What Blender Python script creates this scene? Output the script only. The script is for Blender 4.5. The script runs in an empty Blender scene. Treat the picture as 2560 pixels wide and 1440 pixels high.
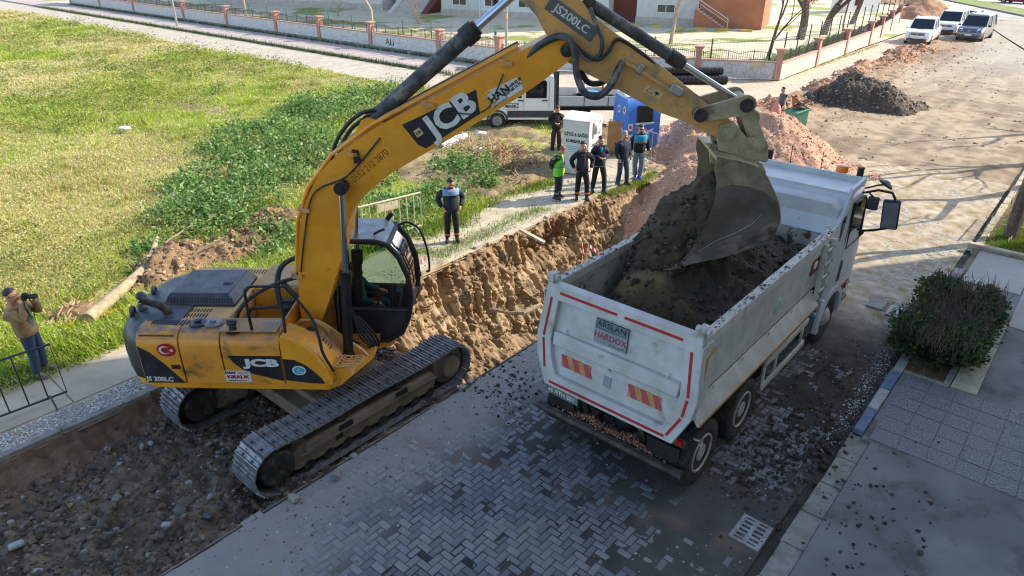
import bpy, math, random
import numpy as np
from mathutils import Vector, Matrix
random.seed(7); RNG = np.random.default_rng(7)
R = math.radians
sc = bpy.context.scene

# ---------------------------------------------------------------- camera, sky, sun, exposure
CAMH = 7.2
cd = bpy.data.cameras.new('camera'); cam = bpy.data.objects.new('camera', cd)
sc.collection.objects.link(cam); sc.camera = cam
cam.location = (0, 0, CAMH); cam.rotation_euler = (R(90) - math.atan(870/1707), 0, 0)
cd.lens = 24.0; cd.sensor_width = 36.0; cd.clip_end = 2000
SUN_EL = R(35); SUN_AZ = math.atan2(.969, .247)          # azimuth from +Y towards +X
w = bpy.data.worlds.new('World'); sc.world = w; w.use_nodes = True
nt = w.node_tree; nt.nodes.clear()
wo = nt.nodes.new('ShaderNodeOutputWorld'); bg = nt.nodes.new('ShaderNodeBackground')
sky = nt.nodes.new('ShaderNodeTexSky'); sky.sky_type = 'NISHITA'; sky.sun_disc = False
sky.sun_elevation = SUN_EL; sky.sun_rotation = SUN_AZ; sky.air_density = 1.0; sky.dust_density = 1.0; sky.ozone_density = 1.0
bg.inputs[1].default_value = 0.15
nt.links.new(sky.outputs[0], bg.inputs[0]); nt.links.new(bg.outputs[0], wo.inputs[0])
sd = bpy.data.lights.new('sun', 'SUN'); sd.energy = 3.0; sd.angle = R(.53); sd.color = (1, .9, .76)
sun = bpy.data.objects.new('sun', sd); sc.collection.objects.link(sun)
SDIR = Vector((math.cos(SUN_EL)*math.sin(SUN_AZ), math.cos(SUN_EL)*math.cos(SUN_AZ), math.sin(SUN_EL)))
sun.location = SDIR*60; sun.rotation_euler = SDIR.to_track_quat('Z', 'Y').to_euler()
sc.view_settings.view_transform = 'Standard'; sc.view_settings.look = 'None'
sc.view_settings.gamma = 1; sc.view_settings.use_curve_mapping = False
sc.view_settings.exposure = 1.28
sc.cycles.use_denoising = True; sc.cycles.pixel_filter_type = 'BLACKMAN_HARRIS'; sc.cycles.filter_width = 1.15; sc.cycles.sample_clamp_indirect = 4.0
sc.cycles.max_bounces = 6; sc.cycles.transparent_max_bounces = 12

# ---------------------------------------------------------------- street frame: u along the street, v across it (to the left)
DU = Vector((.6555, .7552, 0)); DV = Vector((-.7552, .6555, 0))
YAW = math.atan2(.7552, .6555)
def S(u, v, z=0.0): return (DU.x*u + DV.x*v, DU.y*u + DV.y*v, z)
def UV(x, y): return (DU.x*x + DU.y*y, DV.x*x + DV.y*y)
_th = math.atan(870/1707)
_fw = Vector((0, math.cos(_th), -math.sin(_th))); _up = Vector((0, math.sin(_th), math.cos(_th)))
def ray(x, y): return _fw*1707 + Vector((1, 0, 0))*(x - 1280) - _up*(y - 720)
def G(x, y, z=0.0):                                        # survey helper: image point to the level z
    d = ray(x, y); return Vector((0, 0, CAMH)) + d*((z - CAMH)/d.z)
def onplane(x, y, c, psi, off):                            # survey helper: image point to a vertical plane; returns along, z
    d = Vector((math.cos(psi), math.sin(psi), 0)); n = Vector((d.y, -d.x, 0)); c = Vector((c[0], c[1], 0))
    r = ray(x, y); t = (c + n*off).dot(n)/Vector((r.x, r.y, 0)).dot(n); p = Vector((0, 0, CAMH)) + r*t
    return ((Vector((p.x, p.y, 0)) - c).dot(d), p.z)

# ---------------------------------------------------------------- helpers
def lin(r, g, b):
    f = lambda c: (c/255/12.92) if c/255 <= .04045 else ((c/255 + .055)/1.055)**2.4
    return (f(r), f(g), f(b), 1)
def hash3(i, j, k, s):
    n = (i*374761393 + j*668265263 + k*2147483647 + s*1274126177) & 0xffffffff
    n = ((n ^ (n >> 13))*1274126177) & 0xffffffff
    n = ((n ^ (n >> 16))*2246822519) & 0xffffffff
    return ((n ^ (n >> 15)) & 0xffffff)/float(0xffffff)
def vnoise(x, y, z=0.0, s=0):
    x, y, z = np.broadcast_arrays(np.asarray(x, float), np.asarray(y, float), np.asarray(z, float))
    xi, yi, zi = np.floor(x).astype(np.int64), np.floor(y).astype(np.int64), np.floor(z).astype(np.int64)
    fx, fy, fz = x - xi, y - yi, z - zi
    fx, fy, fz = fx*fx*(3 - 2*fx), fy*fy*(3 - 2*fy), fz*fz*(3 - 2*fz)
    h = lambda a, b, c: hash3(xi + a, yi + b, zi + c, s)
    l = lambda a, b, t: a + (b - a)*t
    return l(l(l(h(0,0,0), h(1,0,0), fx), l(h(0,1,0), h(1,1,0), fx), fy), l(l(h(0,0,1), h(1,0,1), fx), l(h(0,1,1), h(1,1,1), fx), fy), fz)*2 - 1
def fbm(x, y, z=0.0, o=4, s=0, g=.5):
    a, t, f = 1.0, 0.0, 1.0
    for i in range(o):
        t = t + a*vnoise(np.asarray(x)*f, np.asarray(y)*f, np.asarray(z)*f, s + i); a *= g; f *= 2.03
    return t
def sstep(a, b, x): t = np.clip((np.asarray(x, float) - a)/(b - a), 0, 1); return t*t*(3 - 2*t)

COL = sc.collection
def link(o, parent=None):
    COL.objects.link(o)
    if parent is not None: o.parent = parent
    return o
def tag(o, label=None, cat=None, group=None, kind=None):
    if label: o['label'] = label
    if cat: o['category'] = cat
    if group: o['group'] = group
    if kind: o['kind'] = kind
    return o
def thing(name, label, cat, loc=(0, 0, 0), rz=0.0, group=None):
    o = bpy.data.objects.new(name, None); link(o); o.location = loc; o.rotation_euler = (0, 0, rz); o.empty_display_size = .3
    return tag(o, label, cat, group)
def copy_tree(o, parent=None):
    c = o.copy(); COL.objects.link(c); c.parent = parent
    for ch in list(o.children): copy_tree(ch, c)
    return c
def rotm(rx=0, ry=0, rz=0): return Matrix.Rotation(rz, 4, 'Z') @ Matrix.Rotation(ry, 4, 'Y') @ Matrix.Rotation(rx, 4, 'X')
def frame(loc, rz=0, rx=0, ry=0): return Matrix.Translation(loc) @ rotm(rx, ry, rz)

class MB:
    def __init__(s, M=None): s.v = []; s.f = []; s.m = []; s.M = M
    def add(s, vs, fs, m=0):
        b = len(s.v)
        s.v += [tuple(s.M @ Vector(p)) for p in vs] if s.M is not None else [tuple(p) for p in vs]
        s.f += [tuple(i + b for i in f) for f in fs]; s.m += [m]*len(fs); return s
    def box(s, c, d, m=0, T=None):
        x, y, z = d[0]/2, d[1]/2, d[2]/2
        vs = [Vector((a*x, b*y, e*z)) for e in (-1, 1) for b in (-1, 1) for a in (-1, 1)]
        if T is not None: vs = [T @ p for p in vs]
        c = Vector(c); vs = [c + p for p in vs]
        return s.add(vs, [(0,2,3,1),(4,5,7,6),(0,1,5,4),(2,6,7,3),(0,4,6,2),(1,3,7,5)], m)
    def hexa(s, p, m=0):                                    # 4 bottom, 4 top (ccw)
        return s.add(p, [(3,2,1,0),(4,5,6,7),(0,1,5,4),(1,2,6,5),(2,3,7,6),(3,0,4,7)], m)
    def prism(s, poly, a, b, axis='y', m=0, mc=None):
        n = len(poly)
        k = {'y': lambda p, t: (p[0], t, p[1]), 'x': lambda p, t: (t, p[0], p[1]), 'z': lambda p, t: (p[0], p[1], t)}[axis]
        vs = [k(p, a) for p in poly] + [k(p, b) for p in poly]
        s.add(vs, [(i, (i+1) % n, n + (i+1) % n, n + i) for i in range(n)], m)
        s.add(vs, [tuple(range(n))[::-1], tuple(range(n, 2*n))], m if mc is None else mc); return s
    def tube(s, p, q, r, r2=None, n=12, m=0, cap=True):
        return s.path([p, q], [r, r if r2 is None else r2], n, m, cap)
    def path(s, pts, r, n=8, m=0, cap=True):
        pts = [Vector(p) for p in pts]; L = len(pts)
        rs = r if isinstance(r, (list, tuple)) else [r]*L
        up = None; vs = []
        for i, p in enumerate(pts):
            t = (pts[min(i+1, L-1)] - pts[max(i-1, 0)])
            t = t.normalized() if t.length > 1e-9 else Vector((0, 0, 1))
            if up is None: up = t.orthogonal().normalized()
            up = (up - t*up.dot(t)); up = up.normalized() if up.length > 1e-6 else t.orthogonal().normalized()
            w_ = t.cross(up)
            vs += [p + (up*math.cos(2*math.pi*k/n) + w_*math.sin(2*math.pi*k/n))*rs[i] for k in range(n)]
        fs = [(i*n + k, i*n + (k+1) % n, (i+1)*n + (k+1) % n, (i+1)*n + k) for i in range(L-1) for k in range(n)]
        if cap: fs += [tuple(range(n))[::-1], tuple(range((L-1)*n, L*n))]
        return s.add(vs, fs, m)
    def hose(s, pts, r, n=8, m=0):                          # smooth path through the points
        p = [Vector(q) for q in pts]; p = [p[0]*2 - p[1]] + p + [p[-1]*2 - p[-2]]; o = []
        for i in range(1, len(p) - 2):
            a, b, c, d = p[i-1], p[i], p[i+1], p[i+2]
            for k in range(5): t = k/5; o.append((b*2 + (c - a)*t + (a*2 - b*5 + c*4 - d)*t*t + (b*3 - a - c*3 + d)*t**3)*.5)
        return s.path(o + [p[-2]], r, n, m)
    def lathe(s, prof, n=20, T=None, m=0):                  # prof (radius, height) about z
        vs = []
        for r, h in prof: vs += [Vector((r*math.cos(2*math.pi*k/n), r*math.sin(2*math.pi*k/n), h)) for k in range(n)]
        if T is not None: vs = [T @ p for p in vs]
        L = len(prof)
        fs = [(i*n + k, i*n + (k+1) % n, (i+1)*n + (k+1) % n, (i+1)*n + k) for i in range(L-1) for k in range(n)]
        fs += [tuple(range(n))[::-1], tuple(range((L-1)*n, L*n))]
        return s.add(vs, fs, m)
    def ball(s, c, r, n=8, k=6, m=0, T=None):
        prof = [(max(1e-4, math.sin(math.pi*i/k)), -math.cos(math.pi*i/k)) for i in range(k+1)]
        r = r if isinstance(r, (tuple, list)) else (r, r, r)
        Q = Matrix.Translation(c) @ (T if T is not None else Matrix()) @ Matrix.Diagonal((r[0], r[1], r[2], 1))
        return s.lathe(prof, n, Q, m)
    def loft(s, rings, m=0, closed=True, caps=True):        # rings of equal point count
        n = len(rings[0]); vs = [p for r in rings for p in r]; e = n if closed else n - 1
        fs = [(i*n + k, i*n + (k+1) % n, (i+1)*n + (k+1) % n, (i+1)*n + k) for i in range(len(rings)-1) for k in range(e)]
        if caps and closed: fs += [tuple(range(n))[::-1], tuple(range((len(rings)-1)*n, len(rings)*n))]
        return s.add(vs, fs, m)
    def mesh(s, name, mats, ang=35, recalc=True):
        me = bpy.data.meshes.new(name); me.from_pydata(s.v, [], s.f)
        for mm in (mats if isinstance(mats, (list, tuple)) else [mats]): me.materials.append(mm)
        if len(me.materials) > 1: me.polygons.foreach_set('material_index', s.m)
        if recalc:
            import bmesh
            bm = bmesh.new(); bm.from_mesh(me); bmesh.ops.recalc_face_normals(bm, faces=bm.faces); bm.to_mesh(me); bm.free()
        me.polygons.foreach_set('use_smooth', [True]*len(me.polygons)); me.set_sharp_from_angle(angle=R(ang)); me.update()
        return me
    def build(s, name, mats, parent=None, bev=0, ang=35, recalc=True, seg=1):
        o = bpy.data.objects.new(name, s.mesh(name, mats, ang, recalc)); link(o, parent)
        if bev:
            b = o.modifiers.new('bevel', 'BEVEL'); b.width = bev; b.segments = seg; b.limit_method = 'ANGLE'; b.angle_limit = R(40); b.harden_normals = False
        return o
def np_mesh(name, V, F, mats, parent=None, col=None, smooth=True, mi=None):
    V = np.asarray(V, np.float32); F = np.asarray(F, np.int32); k = F.shape[1]
    me = bpy.data.meshes.new(name); me.vertices.add(len(V)); me.vertices.foreach_set('co', V.ravel())
    me.loops.add(F.size); me.loops.foreach_set('vertex_index', F.ravel())
    me.polygons.add(len(F)); me.polygons.foreach_set('loop_start', np.arange(0, F.size, k, dtype=np.int32))
    me.polygons.foreach_set('loop_total', np.full(len(F), k, np.int32))
    for mm in (mats if isinstance(mats, (list, tuple)) else [mats]): me.materials.append(mm)
    if mi is not None: me.polygons.foreach_set('material_index', np.asarray(mi, np.int32))
    me.polygons.foreach_set('use_smooth', np.full(len(F), smooth, bool))
    if col is not None:
        a = me.color_attributes.new('Col', 'FLOAT_COLOR', 'POINT'); c = np.ones((len(V), 4), np.float32); c[:, :3] = col; a.data.foreach_set('color', c.ravel())
    me.update(calc_edges=True); me.validate()
    return link(bpy.data.objects.new(name, me), parent)
def grid_mesh(name, U, V, fun, mats, parent=None, smooth=True, colf=None):   # U,V 1-d arrays; fun(u,v)->x,y,z arrays
    uu, vv = np.meshgrid(U, V, indexing='ij'); x, y, z = fun(uu, vv)
    n, k = uu.shape; P = np.stack([x.ravel(), y.ravel(), z.ravel()], 1)
    a = (np.arange(n-1)[:, None]*k + np.arange(k-1)[None]).ravel()
    return np_mesh(name, P, np.stack([a, a + k, a + k + 1, a + 1], 1), mats, parent, smooth=smooth, col=None if colf is None else colf(uu.ravel(), vv.ravel(), P))
def drop_low(o, zmin):                                        # remove faces of a heap that lie at or under its floor
    import bmesh
    bm = bmesh.new(); bm.from_mesh(o.data); bmesh.ops.delete(bm, geom=[f for f in bm.faces if any(v.co.z <= zmin(v.co) + 1e-4 for v in f.verts)], context='FACES'); bm.to_mesh(o.data); bm.free()
def sheet(name, rect, z, mat, kind='structure', parent=None):        # flat rectangle in street coordinates
    u0, u1, v0, v1 = rect
    o = MB().add([S(u0, v0, z), S(u1, v0, z), S(u1, v1, z), S(u0, v1, z)], [(0, 1, 2, 3)]).build(name, mat, parent, recalc=False)
    if kind and parent is None: o['kind'] = kind
    return o
def text(s, size, mat, parent, T, name='lettering', ext=.002, bold=0.0, align='CENTER', sx=1.0, shear=0.0):
    c = bpy.data.curves.new('t', 'FONT'); c.body = s; c.size = size; c.extrude = ext; c.offset = bold; c.align_x = align; c.align_y = 'CENTER'; c.shear = shear; c.resolution_u = 3
    o = bpy.data.objects.new('t', c); me = bpy.data.meshes.new_from_object(o); bpy.data.objects.remove(o); bpy.data.curves.remove(c)
    me.transform(T @ Matrix.Diagonal((sx, 1, 1, 1))); me.materials.clear(); me.materials.append(mat); me.name = name
    return link(bpy.data.objects.new(name, me), parent)

# ---------------------------------------------------------------- materials
def M(name, c1, c2=None, s=4.0, rough=.7, metal=0.0, bump=0.0, bs=40.0, dirt=None, ds=2.0, da=.5, dw=.15, top=None, ta=0.0, spec=.5, attr=False, det=6, coat=0.0, sep=(1, 1, 1)):
    m = bpy.data.materials.new(name); m.use_nodes = True; n = m.node_tree.nodes; l = m.node_tree.links
    b = n['Principled BSDF']; b.inputs['Roughness'].default_value = rough; b.inputs['Metallic'].default_value = metal
    b.inputs['Specular IOR Level'].default_value = spec
    if coat: b.inputs['Coat Weight'].default_value = coat
    tc = n.new('ShaderNodeTexCoord'); src = tc.outputs['Object']
    if sep != (1, 1, 1):
        mp = n.new('ShaderNodeMapping'); mp.inputs['Scale'].default_value = sep; l.new(src, mp.inputs[0]); src = mp.outputs[0]
    def noise(sc_, d=det, r=.6):
        t = n.new('ShaderNodeTexNoise'); t.inputs['Scale'].default_value = sc_; t.inputs['Detail'].default_value = d; t.inputs['Roughness'].default_value = r; l.new(src, t.inputs['Vector']); return t.outputs['Fac']
    def mix(f, a, c):
        x = n.new('ShaderNodeMix'); x.data_type = 'RGBA'
        if isinstance(f, float): x.inputs[0].default_value = f
        else: l.new(f, x.inputs[0])
        for i, k in ((6, a), (7, c)):
            if isinstance(k, tuple): x.inputs[i].default_value = k
            else: l.new(k, x.inputs[i])
        return x.outputs[2]
    def ramp(f, lo, hi, a=0.0, c=1.0):
        r_ = n.new('ShaderNodeMapRange'); r_.interpolation_type = 'SMOOTHSTEP'; l.new(f, r_.inputs[0])
        for i, k in enumerate((lo, hi, a, c)): r_.inputs[i+1].default_value = k
        return r_.outputs[0]
    c = c1
    if c2 is not None: c = mix(ramp(noise(s), .36, .64), c1, c2)
    if attr:
        at = n.new('ShaderNodeVertexColor'); at.layer_name = 'Col'; c = at.outputs['Color']
    if dirt is not None: c = mix(ramp(noise(ds, 8, .65), da, da + dw), c, dirt)
    if top is not None:
        g = n.new('ShaderNodeNewGeometry'); sx = n.new('ShaderNodeSeparateXYZ'); l.new(g.outputs['True Normal'], sx.inputs[0])
        mu = n.new('ShaderNodeMath'); mu.operation = 'MULTIPLY'; l.new(ramp(sx.outputs[2], .3, .95, 0, ta), mu.inputs[0]); l.new(ramp(noise(ds*2.3, 8, .7), .3, .6), mu.inputs[1])
        c = mix(mu.outputs[0], c, top)
    if isinstance(c, tuple): b.inputs['Base Color'].default_value = c
    else: l.new(c, b.inputs['Base Color'])
    if bump:
        bp = n.new('ShaderNodeBump'); bp.inputs['Strength'].default_value = bump; bp.inputs['Distance'].default_value = .02
        l.new(noise(bs, 5, .6), bp.inputs['Height']); l.new(bp.outputs[0], b.inputs['Normal'])
    if rough < .99 and (c2 is not None or dirt is not None):
        l.new(ramp(noise(s*1.7), .3, .7, max(.05, rough - .12), min(1, rough + .15)), b.inputs['Roughness'])
    return m
def glassmat(name, col, rough=.05, alpha=.55):
    m = bpy.data.materials.new(name); m.use_nodes = True; n = m.node_tree.nodes; l = m.node_tree.links
    o = n['Material Output']; n.remove(n['Principled BSDF'])
    t = n.new('ShaderNodeBsdfTransparent'); t.inputs[0].default_value = col
    g = n.new('ShaderNodeBsdfGlossy'); g.inputs['Roughness'].default_value = rough
    fr = n.new('ShaderNodeFresnel'); fr.inputs[0].default_value = 1.5
    x = n.new('ShaderNodeMixShader'); l.new(fr.outputs[0], x.inputs[0]); l.new(t.outputs[0], x.inputs[1]); l.new(g.outputs[0], x.inputs[2]); l.new(x.outputs[0], o.inputs[0])
    return m
DUST = lin(150, 135, 112); MUD = lin(58, 50, 42); SOILD = lin(62, 52, 42)
mt = {}
mt['yellow'] = M('machine_yellow', lin(240, 164, 36), lin(226, 148, 30), 1.5, .42, bump=.05, bs=30, dirt=lin(150, 112, 52), ds=3.5, da=.58, dw=.2, top=lin(160, 135, 95), ta=.5)
mt['yellow_side'] = M('side_panel_yellow', lin(236, 158, 46), lin(214, 140, 46), 2, .42, bump=.05, bs=30, dirt=lin(128, 96, 58), ds=2.6, da=.54, dw=.16, top=lin(120, 108, 98), ta=.95)
mt['yellow_old'] = M('faded_yellow', lin(220, 164, 88), lin(198, 150, 92), 2.2, .6, bump=.1, bs=40, dirt=lin(150, 130, 100), ds=2.5, da=.5, dw=.15, top=lin(165, 145, 110), ta=.5)
mt['bucket'] = M('bucket_paint', lin(176, 166, 130), lin(152, 142, 110), 3, .6, bump=.25, bs=35, dirt=lin(104, 92, 74), ds=2.2, da=.55, dw=.14)
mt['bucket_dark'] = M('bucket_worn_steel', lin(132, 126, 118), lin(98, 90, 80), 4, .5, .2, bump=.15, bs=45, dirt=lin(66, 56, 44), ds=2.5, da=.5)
mt['blackp'] = M('black_paint', lin(34, 37, 42), lin(48, 50, 55), 2, .45, bump=.05, dirt=lin(92, 88, 84), ds=3, da=.62, dw=.2, top=lin(96, 100, 108), ta=.55)
mt['black'] = M('black_rubber', lin(22, 22, 24), lin(34, 34, 36), 6, .6, bump=.1)
mt['cylblack'] = M('cylinder_black', lin(24, 25, 28), lin(38, 38, 40), 5, .4, dirt=lin(120, 112, 100), ds=9, da=.6, dw=.1)
mt['cyldust'] = M('cylinder_dusty', lin(52, 54, 58), lin(84, 84, 84), 5, .55, bump=.1, dirt=lin(128, 122, 114), ds=4, da=.52, dw=.14)
mt['chrome'] = M('chrome_rod', (.62, .64, .68, 1), None, rough=.12, metal=1)
mt['steel'] = M('track_steel', lin(150, 150, 154), lin(116, 114, 112), 5, .4, .35, bump=.12, bs=60, dirt=lin(136, 120, 96), ds=5, da=.58, dw=.12)
mt['trackframe'] = M('muddy_frame', lin(136, 122, 104), lin(114, 102, 86), 3, .85, bump=.25, bs=25, dirt=lin(54, 46, 38), ds=4, da=.56)
mt['hose'] = M('hose', lin(30, 30, 33), lin(52, 52, 54), 12, .6)
mt['grime'] = M('grimy_steel', lin(70, 66, 62), lin(50, 46, 42), 6, .6, .3, bump=.15, dirt=lin(120, 104, 82), ds=5, da=.55)
mt['checker'] = M('checker_plate', lin(176, 134, 84), lin(150, 122, 90), 3, .5, .1, bump=.5, bs=28, dirt=lin(120, 108, 92), ds=3, da=.5)
mt['white_dec'] = M('decal_white', lin(225, 225, 220), lin(205, 205, 200), 8, .5)
mt['red_dec'] = M('decal_red', lin(185, 24, 36), lin(170, 30, 40), 8, .5)
mt['black_dec'] = M('decal_black', lin(28, 30, 35), lin(38, 40, 44), 4, .45)
mt['blue_dec'] = M('decal_blue', lin(70, 165, 180), None, rough=.5)
mt['cream_dec'] = M('decal_cream', lin(205, 180, 125), None, rough=.6)
mt['cabglass'] = glassmat('cab_glass', (.55, .66, .58, 1))
mt['skyglass'] = M('dark_glass', lin(24, 30, 36), None, rough=.06, spec=.8)
mt['trwhite'] = M('truck_white', lin(196, 197, 196), lin(178, 177, 172), 2.5, .42, bump=.04, dirt=lin(150, 142, 130), ds=3, da=.57, dw=.14, top=lin(170, 162, 148), ta=.25)
mt['bedwhite'] = M('bed_white', lin(196, 196, 190), lin(176, 174, 166), 3, .5, bump=.06, dirt=lin(164, 156, 142), ds=3.5, da=.58, dw=.14, top=lin(168, 158, 142), ta=.4)
mt['bedin'] = M('bed_inside', lin(186, 182, 172), lin(156, 150, 138), 3, .6, bump=.1, dirt=lin(74, 64, 52), ds=2.6, da=.55, dw=.07)
mt['tirewall'] = M('tyre', lin(44, 42, 40), lin(62, 58, 54), 6, .85, bump=.1, dirt=lin(104, 92, 78), ds=5, da=.55, dw=.15)
mt['rim'] = M('rim_white', lin(188, 186, 178), lin(160, 156, 146), 6, .5, dirt=lin(120, 108, 92), ds=6, da=.56)
mt['greyplast'] = M('grey_plastic', lin(60, 62, 66), lin(72, 74, 76), 6, .55)
mt['carwhite'] = M('car_white', lin(238, 238, 236), None, rough=.25, coat=.6)
mt['cargrey'] = M('car_grey', lin(96, 104, 116), None, rough=.25, metal=.5, coat=.8)
mt['carblue'] = M('car_blue', lin(42, 62, 92), None, rough=.25, metal=.3, coat=.8)
mt['orange_lamp'] = M('orange_lamp', lin(250, 130, 20), None, rough=.2)
mt['redlamp'] = M('red_lamp', lin(190, 24, 20), None, rough=.2)
mt['lampglass'] = M('headlamp', lin(200, 205, 210), None, rough=.08, spec=.8)
mt['galv'] = M('galvanised', lin(172, 172, 168), lin(150, 150, 148), 12, .45, .5)
mt['iron'] = M('dark_iron', lin(44, 44, 48), lin(56, 54, 52), 8, .5, .2)
mt['soil_dark'] = M('dark_soil', lin(64, 54, 43), lin(47, 40, 33), 5, .95, bump=.9, bs=28, dirt=lin(98, 82, 60), ds=3, da=.6, dw=.12)
mt['soil_trench'] = M('trench_soil', lin(172, 132, 88), lin(144, 106, 70), 2.5, .95, bump=1.0, bs=16, dirt=lin(110, 78, 52), ds=1.2, da=.56, dw=.1)
mt['soil_brown'] = M('brown_soil', lin(128, 104, 76), lin(98, 78, 56), 5, .95, bump=.9, bs=22, dirt=lin(156, 132, 98), ds=2, da=.56)
# ================================================================ rocks, leaves: numpy scatter helpers
_t = (1 + 5**.5)/2
ICO_V = np.array([(-1,_t,0),(1,_t,0),(-1,-_t,0),(1,-_t,0),(0,-1,_t),(0,1,_t),(0,-1,-_t),(0,1,-_t),(_t,0,-1),(_t,0,1),(-_t,0,-1),(-_t,0,1)])/math.sqrt(1 + _t*_t)
ICO_F = np.array([(0,11,5),(0,5,1),(0,1,7),(0,7,10),(0,10,11),(1,5,9),(5,11,4),(11,10,2),(10,7,6),(7,1,8),(3,9,4),(3,4,2),(3,2,6),(3,6,8),(3,8,9),(4,9,5),(2,4,11),(6,2,10),(8,6,7),(9,8,1)])
def rand_rot(n, rng):
    q = rng.normal(size=(n, 4)); q /= np.linalg.norm(q, axis=1)[:, None]; a, b, c, d = q.T
    return np.stack([np.stack([1-2*(c*c+d*d), 2*(b*c-a*d), 2*(b*d+a*c)], 1), np.stack([2*(b*c+a*d), 1-2*(b*b+d*d), 2*(c*d-a*b)], 1), np.stack([2*(b*d-a*c), 2*(c*d+a*b), 1-2*(b*b+c*c)], 1)], 1)
def rocks(name, P, sz, cols, mat, parent=None, seed=1, flat=.75, smooth=False):
    rng = np.random.default_rng(seed); n = len(P); P = np.asarray(P, float)
    V = ICO_V[None]*rng.uniform(.7, 1.25, (n, 12, 1)); V = V*rng.uniform(.6, 1.2, (n, 1, 3))
    V = np.einsum('nij,nkj->nki', rand_rot(n, rng), V); V[:, :, 2] *= flat
    V = V*np.asarray(sz)[:, None, None] + P[:, None, :]
    F = (ICO_F[None] + (np.arange(n)*12)[:, None, None]).reshape(-1, 3)
    c = np.asarray(cols); c = c[rng.integers(0, len(c), n)]*rng.uniform(.75, 1.25, (n, 1)); c = np.repeat(c, 12, 0)
    return np_mesh(name, V.reshape(-1, 3), F, mat, parent, col=c, smooth=smooth)
def L3(*a): return np.array([lin(*c)[:3] for c in a])
def quads(name, P, size, cols, mat, parent=None, seed=1, up=.4, aspect=.5, smooth=False):       # leaf-like folded quads
    rng = np.random.default_rng(seed); n = len(P); P = np.asarray(P, float)
    d = rng.normal(size=(n, 3)); d[:, 2] = np.abs(d[:, 2])*up; d /= np.linalg.norm(d, axis=1)[:, None]
    s = np.cross(d, rng.normal(size=(n, 3))); s /= np.linalg.norm(s, axis=1)[:, None] + 1e-9; nn = np.cross(d, s)
    L = np.asarray(size)[:, None]
    V = np.stack([P, P + d*L*.5 + s*L*aspect*.5 + nn*L*.08, P + d*L, P + d*L*.5 - s*L*aspect*.5 + nn*L*.08], 1)
    F = np.arange(n*4).reshape(n, 4)
    return np_mesh(name, V.reshape(-1, 3), F, mat, parent, col=np.repeat(cols, 4, 0), smooth=smooth)
mt['attr_soil'] = M('soil_mixed', (1, 1, 1, 1), rough=.95, bump=.8, bs=30, attr=True, dirt=lin(48, 41, 35), ds=6, da=.66, dw=.1)
mt['attr_wall'] = M('trench_face', (1, 1, 1, 1), rough=.95, bump=1.0, bs=14, attr=True, dirt=lin(104, 84, 62), ds=3.0, da=.6, dw=.1)
mt['attr_rock'] = M('loose_stone', (1, 1, 1, 1), rough=.9, bump=.3, bs=60, attr=True)
mt['attr_paver'] = M('concrete_paver', (1, 1, 1, 1), rough=.62, bump=.35, bs=70, attr=True, dirt=lin(66, 62, 58), ds=7, da=.62, dw=.12)
mt['attr_leaf'] = M('leafage', (1, 1, 1, 1), rough=.6, attr=True, spec=.3)
def _translucent(m, f):
    n = m.node_tree.nodes; l = m.node_tree.links; tb = n.new('ShaderNodeBsdfTranslucent'); l.new(n['Principled BSDF'].inputs['Base Color'].links[0].from_socket, tb.inputs[0])
    x = n.new('ShaderNodeMixShader'); x.inputs[0].default_value = f; l.new(n['Principled BSDF'].outputs[0], x.inputs[1]); l.new(tb.outputs[0], x.inputs[2]); l.new(x.outputs[0], n['Material Output'].inputs[0])
_translucent(mt['attr_leaf'], .42)

# ================================================================ ground, trench and pit
HU0, HU1, HV0, HV1 = -9.0, 20.0, 7.4, 11.3
mt['ground'] = M('bare_ground', lin(150, 134, 106), lin(120, 106, 84), .5, .95, bump=.5, bs=10)
g = MB()
for a in ((-400, HU0, -500, 600), (HU1, 500, -500, 600), (HU0, HU1, -500, HV0), (HU0, HU1, HV1, 600)):
    g.add([S(a[0], a[2], -.03), S(a[1], a[2], -.03), S(a[1], a[3], -.03), S(a[0], a[3], -.03)], [(0, 1, 2, 3)])
tag(g.build('ground', mt['ground'], recalc=False), kind='structure')

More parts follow.
